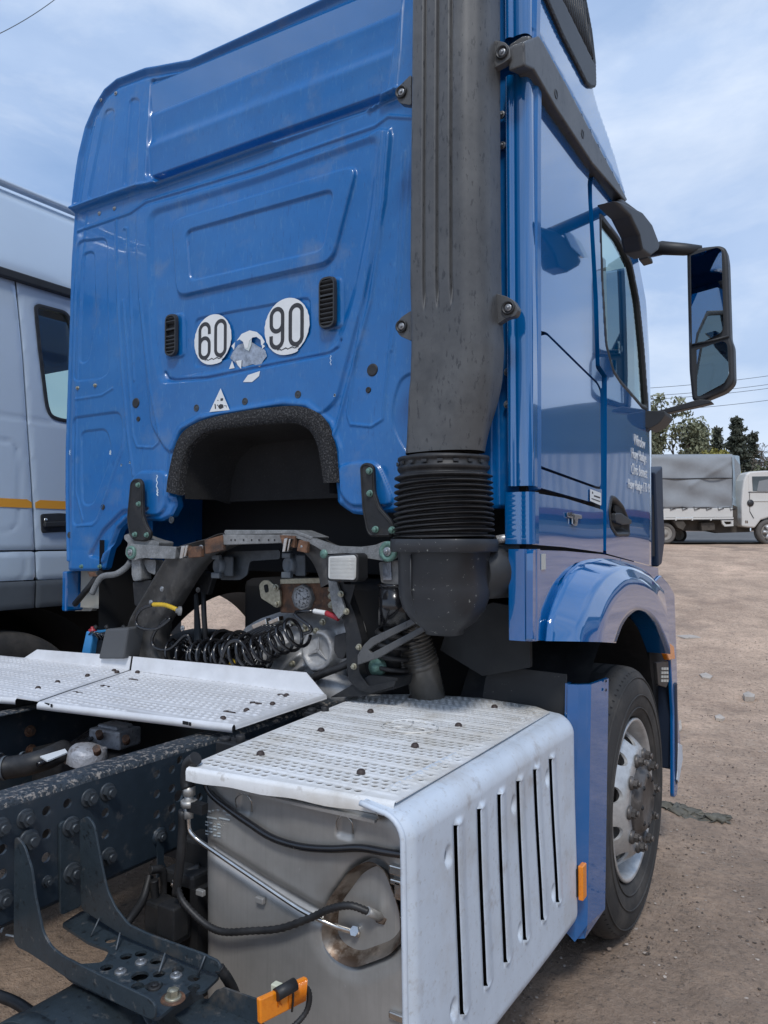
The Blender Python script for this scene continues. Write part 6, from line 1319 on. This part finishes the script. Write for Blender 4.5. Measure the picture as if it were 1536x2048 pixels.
# gutter and high roof
zq0, zq1 = onx(60, 563, XW).z, onx(60, 546, XW).z
MB().box((XW - .06, yb, z1 - .02), (XW + .012, yf - .1, z1 + .025)).build('gutter', M_plas2, LTk, .006)
zr = onx(60, 400, XW - .05).z
MB().loft([[(x, y, z) for x, z in [(XW - .012, z1 + .03), (XW - .014, z1 + .10), (XW - .022, z1 + .12), (XW - .04, zr - .06), (XW - .07, zr), (XW - .14, zr + .05), (XW - .5, zr + .09), (XW - 1.7, zr + .09), (XW - 2.3, zr), (XW - 2.42, z1)]] for y in (yb, yb + .01, .6, 1.0, 1.3)], False, True).build('high_roof', M_tw, LTk)
MB().box((XW - .10, yb, zr + .03), (XW - .04, 1.2, zr + .055)).build('roof_rail', M_tw, LTk, .01)
MB().box((XW - 2.42, yb + .02, 1.2), (XW - .06, yb + .06, zr)).build('cab_back', M_tw, LTk, .02); MB().box((XW - 2.42, yb, 1.2), (XW - 2.38, yf, 1.95)).build('far_side', M_tw, LTk, .02); MB().box((XW - 2.42, yb, 2.75), (XW - 2.38, yf, z1)).build('far_side', M_tw, LTk, .02)
MB().box((XW - 2.4, yf - .04, 1.0), (XW - .04, yf, 2.0)).build('cab_nose', M_tw, LTk, .02); MB().box((XW - 2.3, yb + .1, 1.15), (XW - .1, yf, 1.2)).build('floor_pan', M_void, LTk)
MB().box((XW - 2.38, yb + .06, z1 - .10), (XW - .06, yf, z1 - .06)).build('headliner', M_void, LTk)
MB().box((XW - 2.2, .8, 1.9), (XW - .2, .9, 2.05)).build('dashboard', M_plas2, LTk)
# wheel, liner
wy, wr = .12, .51
tw = MB().lathe((XW - .03, wy, wr + .01), (1, 0, 0), [(r * 1.01, h) for r, h in tp_], 72).build('wheel', M_tyre, LTk)
MB().lathe((XW - .03, wy, wr + .01), (1, 0, 0), [(.300, -.02), (.300, -.004), (.28, -.05), (.25, -.06), (.18, .0), (.0001, .01)], 40).build('rim', M_rim, tw)
arc_ = [(wy + .68 * math.cos(a), .52 + .64 * math.sin(a)) for a in np.linspace(math.radians(-5), math.radians(185), 40)]
MB().loft([[(XW - .02, y, z) for y, z in arc_], [(XW - .5, y, z) for y, z in arc_]], False, True).build('wheel_arch', M_void, LTk)
MB().box((XW - .6, yb, .75), (XW - .5, yf, 1.18)).build('chassis_side', M_void, LTk)
MB().pyz([(.82, 1.14), (1.3, 1.14), (1.3, .9), (.86, .9)], XW - .03, XW).build('front_step', M_trim, LTk, .01)
# ================================================================ small covered truck, far right
GD = 20.4
def fw(u, v, dd=0.): return ond(u, v, GD + dd)
Mw2 = mat('aged_white_truck_paint', (.66, .64, .60), .4, coat=.3, var=(1.2, .06), spots=[((.38, .24, .15), 1.6, .60, .72, .6)])
Mtarp = mat('faded_grey_tarpaulin', (.27, .285, .30), .8, var=((.8, .08), (4, .06)), spots=[((.15, .15, .16), 1.6, .55, .8, .4)], bump=((4, .3, .04),))
Mund = mat('dusty_underbody', (.07, .06, .05), .9, var=(3, .3))
def fpoly(px, d0, d1, name, m, par, bev=0):
    P = [fw(u, v, d0) for u, v in px]; return MB().prism(P, FH * (d1 - d0)).build(name, m, par, bev)
gz_ = gz(*fw(1400, 1085).xy)
ST = thing('covered_flatbed_truck', 'small white flatbed truck with a grey tarpaulin canopy, far across the yard', 'truck', (fw(1400, 1085).x, fw(1400, 1085).y, gz_))
# canopy as an undulating surface
nu, nv = 90, 40; rows = []
for i in range(nu + 1):
    u = 1240 + (1464 - 1240) * i / nu; row = []
    for j in range(nv + 1):
        v = 911 + 4 * math.sin(i * .12) * 0 + (1015 - 911) * j / nv; w = .030 * math.sin(i * .22 + j * .05) * math.sin(j * .16 + 1) + .022 * math.sin(i * .11 - j * .35); w += .09 * math.exp(-j / 1.5); 
        k = i / nu; w += -.025 * math.exp(-((j - (1 - (i - 55) / 35) * 20 - 4) / 2.2) ** 2) * (i > 55)
        row.append(fw(u, v, w))
    row = [fw(u, 908 + (1 - i / nu) * 2, 1.2)] + [fw(u, 908.5 + (1 - i / nu) * 2, .25)] + row; rows.append(row)
for i, row in enumerate(rows): row.append(fw(1240 + (1464 - 1240) * i / nu, 1016 + 1.5 * math.sin(i * .35), .02))
TP = MB().loft(rows, False, True).build('tarpaulin', Mtarp, ST)
rows = []
for i in range(20):
    t = i / 19; rows.append([fw(1464 + 13 * math.sin(t * PI / 2) + (0 if j < 30 else 1) + (j / 40) * 11 * t + 1.6 * math.sin(t * 14 + j * .1) , 910 + (1026 - 910) * j / 40 + (t * 2), .0 + 1.4 * t - .10 * math.sin(t * 14)) for j in range(41)])
MB().loft(rows, False, True).build('tarpaulin_end', mat('pale_tarpaulin', (.36, .44, .50), .7, var=(2, .1)), ST)
MB().tube([fw(1240 + 4 * i, 957 - .6 * math.sin(i * .13 + 1) + (1.0 if i < 20 else 0), -.02) for i in range(57)], .018, 6).build('tarpaulin_strap', M_black, TP)
for i in range(7):
    u = 1316 + i * 24; MB().tube([fw(u, 1013, -.015), fw(u + 1, 1020, -.02), fw(u + 12, 1016, -.02)], .010, 5).build('tie_rope', M_black, TP)
MB().prism([fw(1235, 909, .5), fw(1464, 908, .5), fw(1480, 930, .5), fw(1484, 1016, .5), fw(1235, 1016, .5)], FH * .9).build('canopy_core', Mtarp, ST)
BED = fpoly([(1240, 1018), (1466, 1016), (1466, 1034), (1240, 1036)], .0, .05, 'drop_side', Mw2, ST, .01)
fpoly([(1240, 1036.5), (1467, 1034.5), (1467, 1038), (1240, 1040)], -.03, 1.6, 'bed_rim', Mw2, ST); fpoly([(1466, 1010), (1475, 1014), (1475, 1052), (1466, 1050)], .0, .06, 'bed_post', Mund, ST)
for u in (1300, 1350, 1383, 1420): fpoly([(u, 1037), (u + 4, 1037), (u + 3, 1041), (u + 1, 1041)], -.05, -.02, 'latch', Mw2, BED)
fpoly([(1240, 1040), (1476, 1040), (1500, 1050), (1500, 1064), (1440, 1066), (1420, 1062), (1240, 1060)], .35, .7, 'chassis', Mund, ST)
fpoly([(1402, 1046), (1426, 1045), (1430, 1048), (1430, 1060), (1404, 1062)], .1, .35, 'tool_box', Mund, ST, .01)
fpoly([(1346, 1041), (1366, 1041), (1372, 1050), (1366, 1060), (1356, 1055)], .02, .3, 'mud_wing', Mund, ST)
def frm(px, name, inner, m): 
    o = MB(); P0, P1 = [fw(*p, .0) for p in px], [fw(*p, .0) for p in inner]; n = len(px); Q0, Q1 = [p + FH * .06 for p in P0], [p + FH * .06 for p in P1]
    o.loft([P0, P1, Q1, Q0, P0], True, False); return o.build(name, m, ST)
frm([(1443, 1040), (1467, 1040), (1467, 1052), (1450, 1053), (1445, 1048)], 'step_frame', [(1448, 1043), (1463, 1043), (1463, 1048), (1453, 1049), (1450, 1047)], Mw2)
# cab
cabp = [(1484, 1053), (1483, 1010), (1485, 980), (1488, 960), (1493, 948), (1500, 943), (1530, 941), (1590, 942), (1606, 950), (1616, 985), (1622, 1010), (1622, 1050), (1590, 1054), (1586, 1046), (1574, 1036), (1560, 1032), (1540, 1034), (1522, 1040), (1510, 1056)]
CABm = fpoly(cabp, .03, 1.45, 'cab', Mw2, ST, .04)
wp = [(1504, 953), (1570, 952), (1576, 982), (1506, 982)]
WGm = fpoly(wp, .018, .028, 'side_window', mat('dusty_dark_window', (.10, .12, .13), .15, coat=.8, var=(1.5, .4)), CABm)
fpoly([(1497, 951), (1504, 951), (1504, 983), (1498, 983)], .02, .03, 'window_pillar', Mw2, CABm); fpoly([(1518, 962), (1540, 958), (1540, 982), (1514, 982)], .012, .017, 'seat_back_seen_through', mat('pale_seat', (.25, .26, .27), .7), WGm)
c = fw(1501, 1006, .015); MB().lathe(c, -FH, [(.09, 0), (.09, .006), (.0001, .006)], 18).build('handle', M_black, CABm)
fpoly([(1497, 984.0), (1600, 984.0), (1600, 984.8), (1497, 984.8)], .015, .03, 'door_seam', M_black, CABm); fpoly([(1499, 985), (1499.6, 985), (1500, 1022), (1508, 1036), (1507.4, 1037), (1499.4, 1023)], .015, .03, 'door_seam', M_black, CABm)
fpoly([(1500, 1001), (1600, 1001), (1600, 1002.5), (1500, 1002.5)], .012, .03, 'body_crease', Mw2, CABm)
for u in (1491, 1494): fpoly([(u, 1041), (u + 1.4, 1041), (u + 1.8, 1046), (u + .4, 1046)], .012, .03, 'side_vent', M_rust, CABm)
def swheel(u, v, r, dd, alloy):
    c = fw(u, v, dd); w = MB().lathe(c, -FH, [(r * .62, -.02), (r * .68, .02), (r * .9, .03), (r, -.0), (r, -.18), (r * .6, -.18)], 36).build('wheel', M_tyre if dd > .5 else mat('dusty_tyre', (.12, .11, .10), .9, var=(4, .2)), ST)
    MB().lathe(c, -FH, [(r * .66, .0), (r * .63, .015), (r * .5, -.03), (r * .25, -.02), (r * .22, .01), (.0001, .012)], 30).build('rim', mat('dusty_rim', (.30, .28, .25), .6) , w)
    if alloy:
        for k in range(6):
            a = 2 * PI * k / 6; e = RIGHT * math.cos(a) + UPZ * math.sin(a); MB().tube([c - FH * .02 + e * r * .15, c - FH * .03 + e * r * .6], .045, 6).build('spoke', M_rim, w)
swheel(1330, 1067, .285, .10, False); swheel(1358, 1070, .22, 1.35, False); swheel(1539, 1064, .335, .06, True)
# ================================================================ trees
def mk_leafmat(name, c1_, c2_):
    m = bpy.data.materials.new(name); m.use_nodes = True; t = m.node_tree; b = t.nodes['Principled BSDF']; b.inputs['Roughness'].default_value = .7
    oi = t.nodes.new('ShaderNodeNewGeometry'); n = t.nodes.new('ShaderNodeTexNoise'); n.inputs['Scale'].default_value = .9; t.links.new(oi.outputs['Position'], n.inputs[0])
    n3 = t.nodes.new('ShaderNodeTexNoise'); n3.inputs['Scale'].default_value = 9; t.links.new(oi.outputs['Position'], n3.inputs[0])
    ad = t.nodes.new('ShaderNodeMath'); ad.operation = 'ADD'; t.links.new(n.outputs[0], ad.inputs[0]); t.links.new(n3.outputs[0], ad.inputs[1])
    r = t.nodes.new('ShaderNodeValToRGB'); r.color_ramp.elements[0].position = .75; r.color_ramp.elements[1].position = 1.22; r.color_ramp.elements[0].color = (*c1_, 1); r.color_ramp.elements[1].color = (*c2_, 1)
    t.links.new(ad.outputs[0], r.inputs[0]); t.links.new(r.outputs[0], b.inputs['Base Color']); return m
L_olive = mk_leafmat('grey_green_foliage', (.045, .055, .030), (.16, .17, .10)); L_pine = mk_leafmat('dark_conifer_foliage', (.025, .034, .024), (.075, .085, .058)); L_yel = mk_leafmat('yellow_green_foliage', (.16, .15, .03), (.34, .31, .07)); L_bare = mk_leafmat('dry_twigs', (.10, .08, .065), (.20, .17, .14))
L_pep = mk_leafmat('pale_drooping_foliage', (.075, .085, .05), (.25, .26, .16))
M_bark = mat('tree_bark', (.10, .08, .065), .9, var=(3, .3))
def leaves(C, S_, n, R, flat=.8):
    """C (k,3) clump centres, S_ size of one leaf"""
    k = len(C); ci = R.integers(0, k, n); P = C[ci] + R.normal(0, 1, (n, 3)) * np.array([1, 1, flat]) * C_r[ci][:, None]
    a = R.normal(0, 1, (n, 3)); a /= np.linalg.norm(a, axis=1)[:, None]; b_ = np.cross(a, R.normal(0, 1, (n, 3))); b_ /= np.linalg.norm(b_, axis=1)[:, None]; s = S_ * R.uniform(.6, 1.5, n)[:, None]
    V = np.stack([P - a * s, P + b_ * s * .45, P + a * s, P - b_ * s * .45], 1).reshape(-1, 3); return V, np.arange(n * 4).reshape(n, 4)
def tree(name, label, cat, u, dist, u_w, v_top, v_base, kind, seed, m, group=None, nl=7000, ls=.11):
    global C_r
    R = np.random.default_rng(seed); base = ond(u, v_base, dist); zb0 = gz(base.x, base.y) - .1; top = ond(u, v_top, dist); H = top.z - zb0; Wd = u_w / F_PX * dist
    t = thing(name, label, cat, (base.x, base.y, zb0), group); o = Vector((base.x, base.y, zb0))
    tb = MB(); C_, Rr = [], []
    if kind == 'pine':
        tb.tube([o, o + Vector((.1, .05, H * .5)), o + Vector((0, 0, H * .98))], .2, 8, rf=lambda i, t_: .22 * (1 - .85 * i / 2) * H / 8)
        nl_ = int(H / .42)
        for k in range(nl_):
            f = k / nl_; z = H * (.12 + .86 * f); L = Wd * (1 - f) ** .8 * .5 + .15
            for j in range(7):
                a = R.uniform(0, 2 * PI); l = L * R.uniform(.55, 1.15); e = Vector((math.cos(a), math.sin(a), 0)); p0 = o + Vector((0, 0, z)); p1 = p0 + e * l + Vector((0, 0, -.10 * l + .12 * l * R.normal()))
                tb.tube([p0, p1], .02, 4, rf=lambda i, t_: .035 if i == 0 else .01)
                for q_ in np.linspace(.25, 1, 5): C_.append(p0.lerp(p1, q_)); Rr.append(.10 + .16 * (1 - q_) * l / 2)
    else:
        def br(p, d, l, r, dep):
            e = p + d * l; mid = p.lerp(e, .5) + Vector(R.normal(0, .06 * l, 3)); tb.tube([p, mid, e], r, 6 if dep < 2 else 4, rf=lambda i, t_: r * (1 - .25 * i))
            if dep >= (4 if kind != 'bush' else 3): C_.append(e); Rr.append(Wd * (.050 if kind != 'bare' else .04)); return
            for _ in range(R.integers(3, 5)):
                nd = (d + Vector(R.normal(0, .55, 3)) + Vector((0, 0, .12))).normalized(); br(e if R.random() < .7 else mid, nd, l * R.uniform(.58, .86), r * .58, dep + 1)
                if dep >= 2: C_.append(e + Vector(R.normal(0, .3, 3))); Rr.append(Wd * .05)
        l0 = H * .26
        for _ in range(1 if kind != 'bush' else 4): br(o + Vector(R.normal(0, .05, 3)), Vector((R.normal(0, .08), R.normal(0, .08), 1)).normalized(), l0, .035 * H, 0)
        # rescale the crown to its measured spread
        P = np.array([tuple(p) for p in C_]); ctr = np.array([o.x, o.y, 0]); hw = np.percentile(np.hypot(P[:, 0] - o.x, P[:, 1] - o.y), 92); sxy = (Wd / 2) / hw; szz = (H - .2) / (P[:, 2].max() - zb0)
        f = lambda p: Vector((o.x + (p[0] - o.x) * sxy, o.y + (p[1] - o.y) * sxy, zb0 + (p[2] - zb0) * szz)); C_ = [f(p) for p in C_]; tb.v = [tuple(f(p)) for p in tb.v]
    tb.build('trunk', M_bark, t); C_r = np.array(Rr); V, Q_ = leaves(np.array([tuple(p) for p in C_]), ls, nl, R); V[:, 2] = np.maximum(V[:, 2], zb0 + .05)
    fast('crown', V, Q_, m, t, False); return t
tree('pepper_tree', 'broad drooping grey-green tree behind the lower mirror arm', 'tree', 1322, 44, 150, 798, 1060, 'broad', 3, L_pep, nl=9500, ls=.13)
tree('conifer', 'thin sparse conifer, leftmost of the dark trees behind the canopy', 'tree', 1408, 50, 46, 842, 1060, 'pine', 11, L_pine, 'conifers beyond the yard', 3800, .12)
tree('conifer', 'narrow dark conifer between the sparse tree and the tallest one', 'tree', 1436, 52, 46, 846, 1060, 'pine', 12, L_pine, 'conifers beyond the yard', 5200, .12)
tree('conifer', 'tallest dark conifer above the cab end of the canopy', 'tree', 1476, 49, 76, 826, 1060, 'pine', 13, L_pine, 'conifers beyond the yard', 11000, .13)
tree('conifer', 'ragged conifer above the small white cab, rightmost of the dark trees', 'tree', 1508, 53, 52, 856, 1060, 'pine', 14, L_pine, 'conifers beyond the yard', 4000, .12)
tree('bare_tree', 'leafless brownish tree behind the small white cab', 'tree', 1512, 42, 80, 880, 1060, 'bare', 21, L_bare, nl=1500, ls=.06)
tree('yellow_bush', 'yellow-green bush peeping over the grey canopy', 'bush', 1436, 38, 62, 892, 1055, 'bush', 31, L_yel, nl=6000, ls=.09)
tree('green_bush', 'green bush behind the roof of the small white cab', 'bush', 1528, 40, 60, 920, 1055, 'bush', 32, L_olive, nl=5000, ls=.09)
tree('brown_bush', 'dark brown bush low behind the left part of the canopy', 'bush', 1392, 47, 40, 898, 1055, 'bush', 33, L_pine, nl=3000, ls=.10)
# ================================================================ overhead wires
def wire(a, b_, d0, d1, r, label):
    p, q_ = ond(*a, d0), ond(*b_, d1); P = [p.lerp(q_, k / 24) - Vector((0, 0, .25 * 4 * (k / 24) * (1 - k / 24))) for k in range(25)]
    o = MB().tube(P, r, 5).build('overhead_wire', M_trim, None); tag(o, label, 'wire', 'wires over the yard')
wire((-60, 92), (170, -52), 20, 24, .012, 'dark wire crossing the top left corner of the sky')
for i, (va, vb, lb) in enumerate(((772, 742, 'topmost of the four thin wires right of the mirror'), (787, 760, 'second thin wire from the top, above the trees'), (794, 768, 'third thin wire from the top, above the trees'), (817, 792, 'lowest of the four thin wires, just above the conifers'))):
    wire((1200, va + 9), (1640, vb - 7), 46, 50, .016, lb)
# ================================================================ things lying on the ground
def scrap(name, label, cat, px, m, thick=.012, gap_=.004, wrinkle=.006, group=None):
    b = MB(); P = []
    for u, v in px:
        p = onz(u, v, 0.)
        for _ in range(14): p = onz(u, v, min(1.45, gz(p.x, p.y)))
        P.append(p)
    c = sum(P, Vector()) / len(P); n = len(P); top = [p + Vector((0, 0, gap_ + thick + wrinkle * math.sin(i * 2.1))) for i, p in enumerate(P)]; bot = [p + Vector((0, 0, -.01)) for p in P]
    b.add(bot + top + [c + Vector((0, 0, thick + gap_ + wrinkle * 1.5))], [(i, (i + 1) % n, n + (i + 1) % n, n + i) for i in range(n)] + [(n + i, n + (i + 1) % n, 2 * n) for i in range(n)])
    o = b.build(name, m); tag(o, label, cat, group); return o
M_rag = mat('olive_grey_rag', (.13, .12, .095), .95, var=((6, .3), (30, .2)), bump=(30, .5, .01))
def gpt(u, v):
    p = onz(u, v, 0.)
    for _ in range(14): p = onz(u, v, min(1.45, gz(p.x, p.y)))
    return p
# crumpled rag as a folded sheet
rg = [gpt(u, v) for u, v in ((1306, 1602), (1330, 1608), (1360, 1612), (1392, 1622), (1420, 1634), (1445, 1632), (1462, 1640))]; rg2_ = [gpt(u, v) for u, v in ((1318, 1618), (1336, 1626), (1366, 1638), (1396, 1644), (1420, 1648), (1440, 1650), (1456, 1648))]
ra, rb = crom(rg, 8), crom(rg2_, 8); rows = []
for i, (a, c) in enumerate(zip(ra, rb)):
    rows.append([a.lerp(c, k / 12) + Vector((0, 0, .010 + .030 * (.5 + float(vnoise(np.array([i * 1.0]), np.array([k * 1.0]), 3.1, 5)[0])) * math.sin(PI * k / 12) + .012 * float(vnoise(np.array([i * 1.0]), np.array([k * 1.0]), 1.3, 9)[0]))) + Vector((.02 * math.sin(i * .7 + k), .02 * math.sin(i * .9), 0)) for k in range(13)])
tag(MB().loft(rows, False, True).build('rag', M_rag), 'crumpled olive rag lying on the gravel ahead of the wheel', 'rag')
M_pap = mat('grubby_white_scrap', (.46, .40, .34), .8, var=(8, .2))
scrap('plastic_sheet', 'thin white sheet lying flat near the bumper, upper right yard', 'scrap', [(1352, 1274), (1380, 1271), (1412, 1274), (1400, 1278), (1370, 1279)], M_pap, group='pale litter on the gravel')
scrap('broken_tile', 'oval pale flake on the gravel right of the marker light', 'scrap', [(1399, 1351), (1412, 1349), (1426, 1354), (1420, 1360), (1405, 1358)], M_pap, group='pale litter on the gravel')
scrap('broken_tile', 'grey-white chunk on the gravel near the right frame edge', 'scrap', [(1486, 1394), (1496, 1391), (1510, 1395), (1508, 1402), (1490, 1402)], M_pap, .03, group='pale litter on the gravel')
scrap('broken_tile', 'small dark-edged white chip just right of the lower bumper', 'scrap', [(1430, 1437), (1440, 1435), (1450, 1440), (1444, 1444), (1432, 1443)], M_pap, .02, group='pale litter on the gravel')
scrap('broken_tile', 'white chip half hidden by the lower bumper edge', 'scrap', [(1354, 1452), (1362, 1446), (1364, 1460), (1360, 1468), (1354, 1466)], M_pap, .02, group='pale litter on the gravel')
tag(MB().tube([gpt(1494, 1253) + Vector((0, 0, .03)), gpt(1515, 1254) + Vector((0, 0, .04)), gpt(1545, 1258) + Vector((0, 0, .03))], .03, 6).build('black_stick', M_black), 'short black strip on the gravel at the right frame edge', 'stick')
tag(MB().tube([gpt(1420, 1098) + Vector((0, 0, .04)), gpt(1428, 1096) + Vector((0, 0, .08)), gpt(1446, 1098) + Vector((0, 0, .04))], .03, 6).build('branch_scrap', M_bark), 'small dark twig on the yard below the covered truck', 'twig')
for i, (a, b_) in enumerate((((2, 1870), (8, 1856)), ((12, 1876), (34, 1882)))):
    tag(MB().tube([gpt(*a) + Vector((0, 0, .012)), gpt(*b_) + Vector((0, 0, .015))], .004, 5).build('white_strip', M_white), ('upright white strip on the soil at the left edge, under the rail', 'short pale strip on the soil beside the curved bracket')[i], 'litter')
# ================================================================ what stands to the right of the yard (mirrored in the side of the cab)
def hill():
    V, Q_ = [], []; n = 90
    for i in range(n):
        a = math.radians(-10 + 150 * i / (n - 1)); R0_ = 240; h = 42 + 10 * math.sin(i * .11 + 1) + 6 * math.sin(i * .37) + 2.5 * math.sin(i * 1.3)
        for k, (rr_3, f) in enumerate(((120, 0), (170, .35), (220, .8), (260, 1.0), (330, .5))): V.append((math.sin(a) * rr_3, math.cos(a) * rr_3, 1.0 + h * f))
    Q_ = [(i * 5 + k, i * 5 + k + 1, (i + 1) * 5 + k + 1, (i + 1) * 5 + k) for i in range(n - 1) for k in range(4)]
    return V, Q_
V, Q_ = hill(); V = np.array(V); sel = V  # the ridge runs along the right-hand side only
ang = np.degrees(np.arctan2(V[:, 0], V[:, 1])); fade = sst((ang + 2) / 9); V[:, 2] = .8 + (V[:, 2] - .8) * fade
hl_ = fast('hills', V, Q_, mat('scrubby_hillside', (.055, .062, .045), .95, var=(.05, .35)), None); hl_['kind'] = 'structure'
def curtain(cx, cy, yaw, L_, lab):
    z0 = gz(cx, cy); t = thing('curtain_trailer', lab, 'trailer', (cx, cy, z0), 'pale curtain trailers right of the yard'); Mx = Matrix.Translation((cx, cy, z0)) @ Matrix.Rotation(yaw, 4, 'Z')
    rows = []
    n = int(L_ * 16)
    for i in range(n + 1):
        x = -L_ / 2 + L_ * i / n; w = .05 * math.sin(i * 1.25) + .03 * math.sin(i * .41); rows.append([Mx @ Vector((x, w, z)) for z in (1.05, 1.7, 1.74, 2.6, 3.15)])
    MB().loft(rows, False, True).build('curtain', mat('pale_curtain', (.42, .45, .47), .7, var=(.7, .15)), t)
    MB().box((-L_ / 2, .08, 1.0), (L_ / 2, 2.5, 3.2), Mx).build('box_body', Mtarp, t); MB().box((-L_ / 2, -.03, .80), (L_ / 2, 0.07, 1.04), Mx).build('side_rail', mat('maroon_rail', (.12, .05, .08), .6), t)
    MB().box((-L_ / 2, .3, .6), (L_ / 2, 1.9, .80), Mx).build('chassis', Mund, t)
    for x in (-L_ / 2 + 1.2, -L_ / 2 + 2.5, -L_ / 2 + 3.8, L_ / 2 - 1): MB().lathe(Mx @ Vector((x, .02, .5)), Mx.to_3x3() @ Vector((0, -1, 0)), [(.0001, -.03), (.25, -.03), (.3, .0), (.46, .02), (.5, -.02), (.5, -.3)], 24).build('wheel', M_tyre, t)
curtain(9.0, 25.2, math.radians(-17), 13, 'long pale curtain-sided trailer ahead and to the right, the farther of the two')
curtain(21.0, 17.5, math.radians(-48), 13, 'long pale curtain-sided trailer ahead and to the right, the nearer of the two')
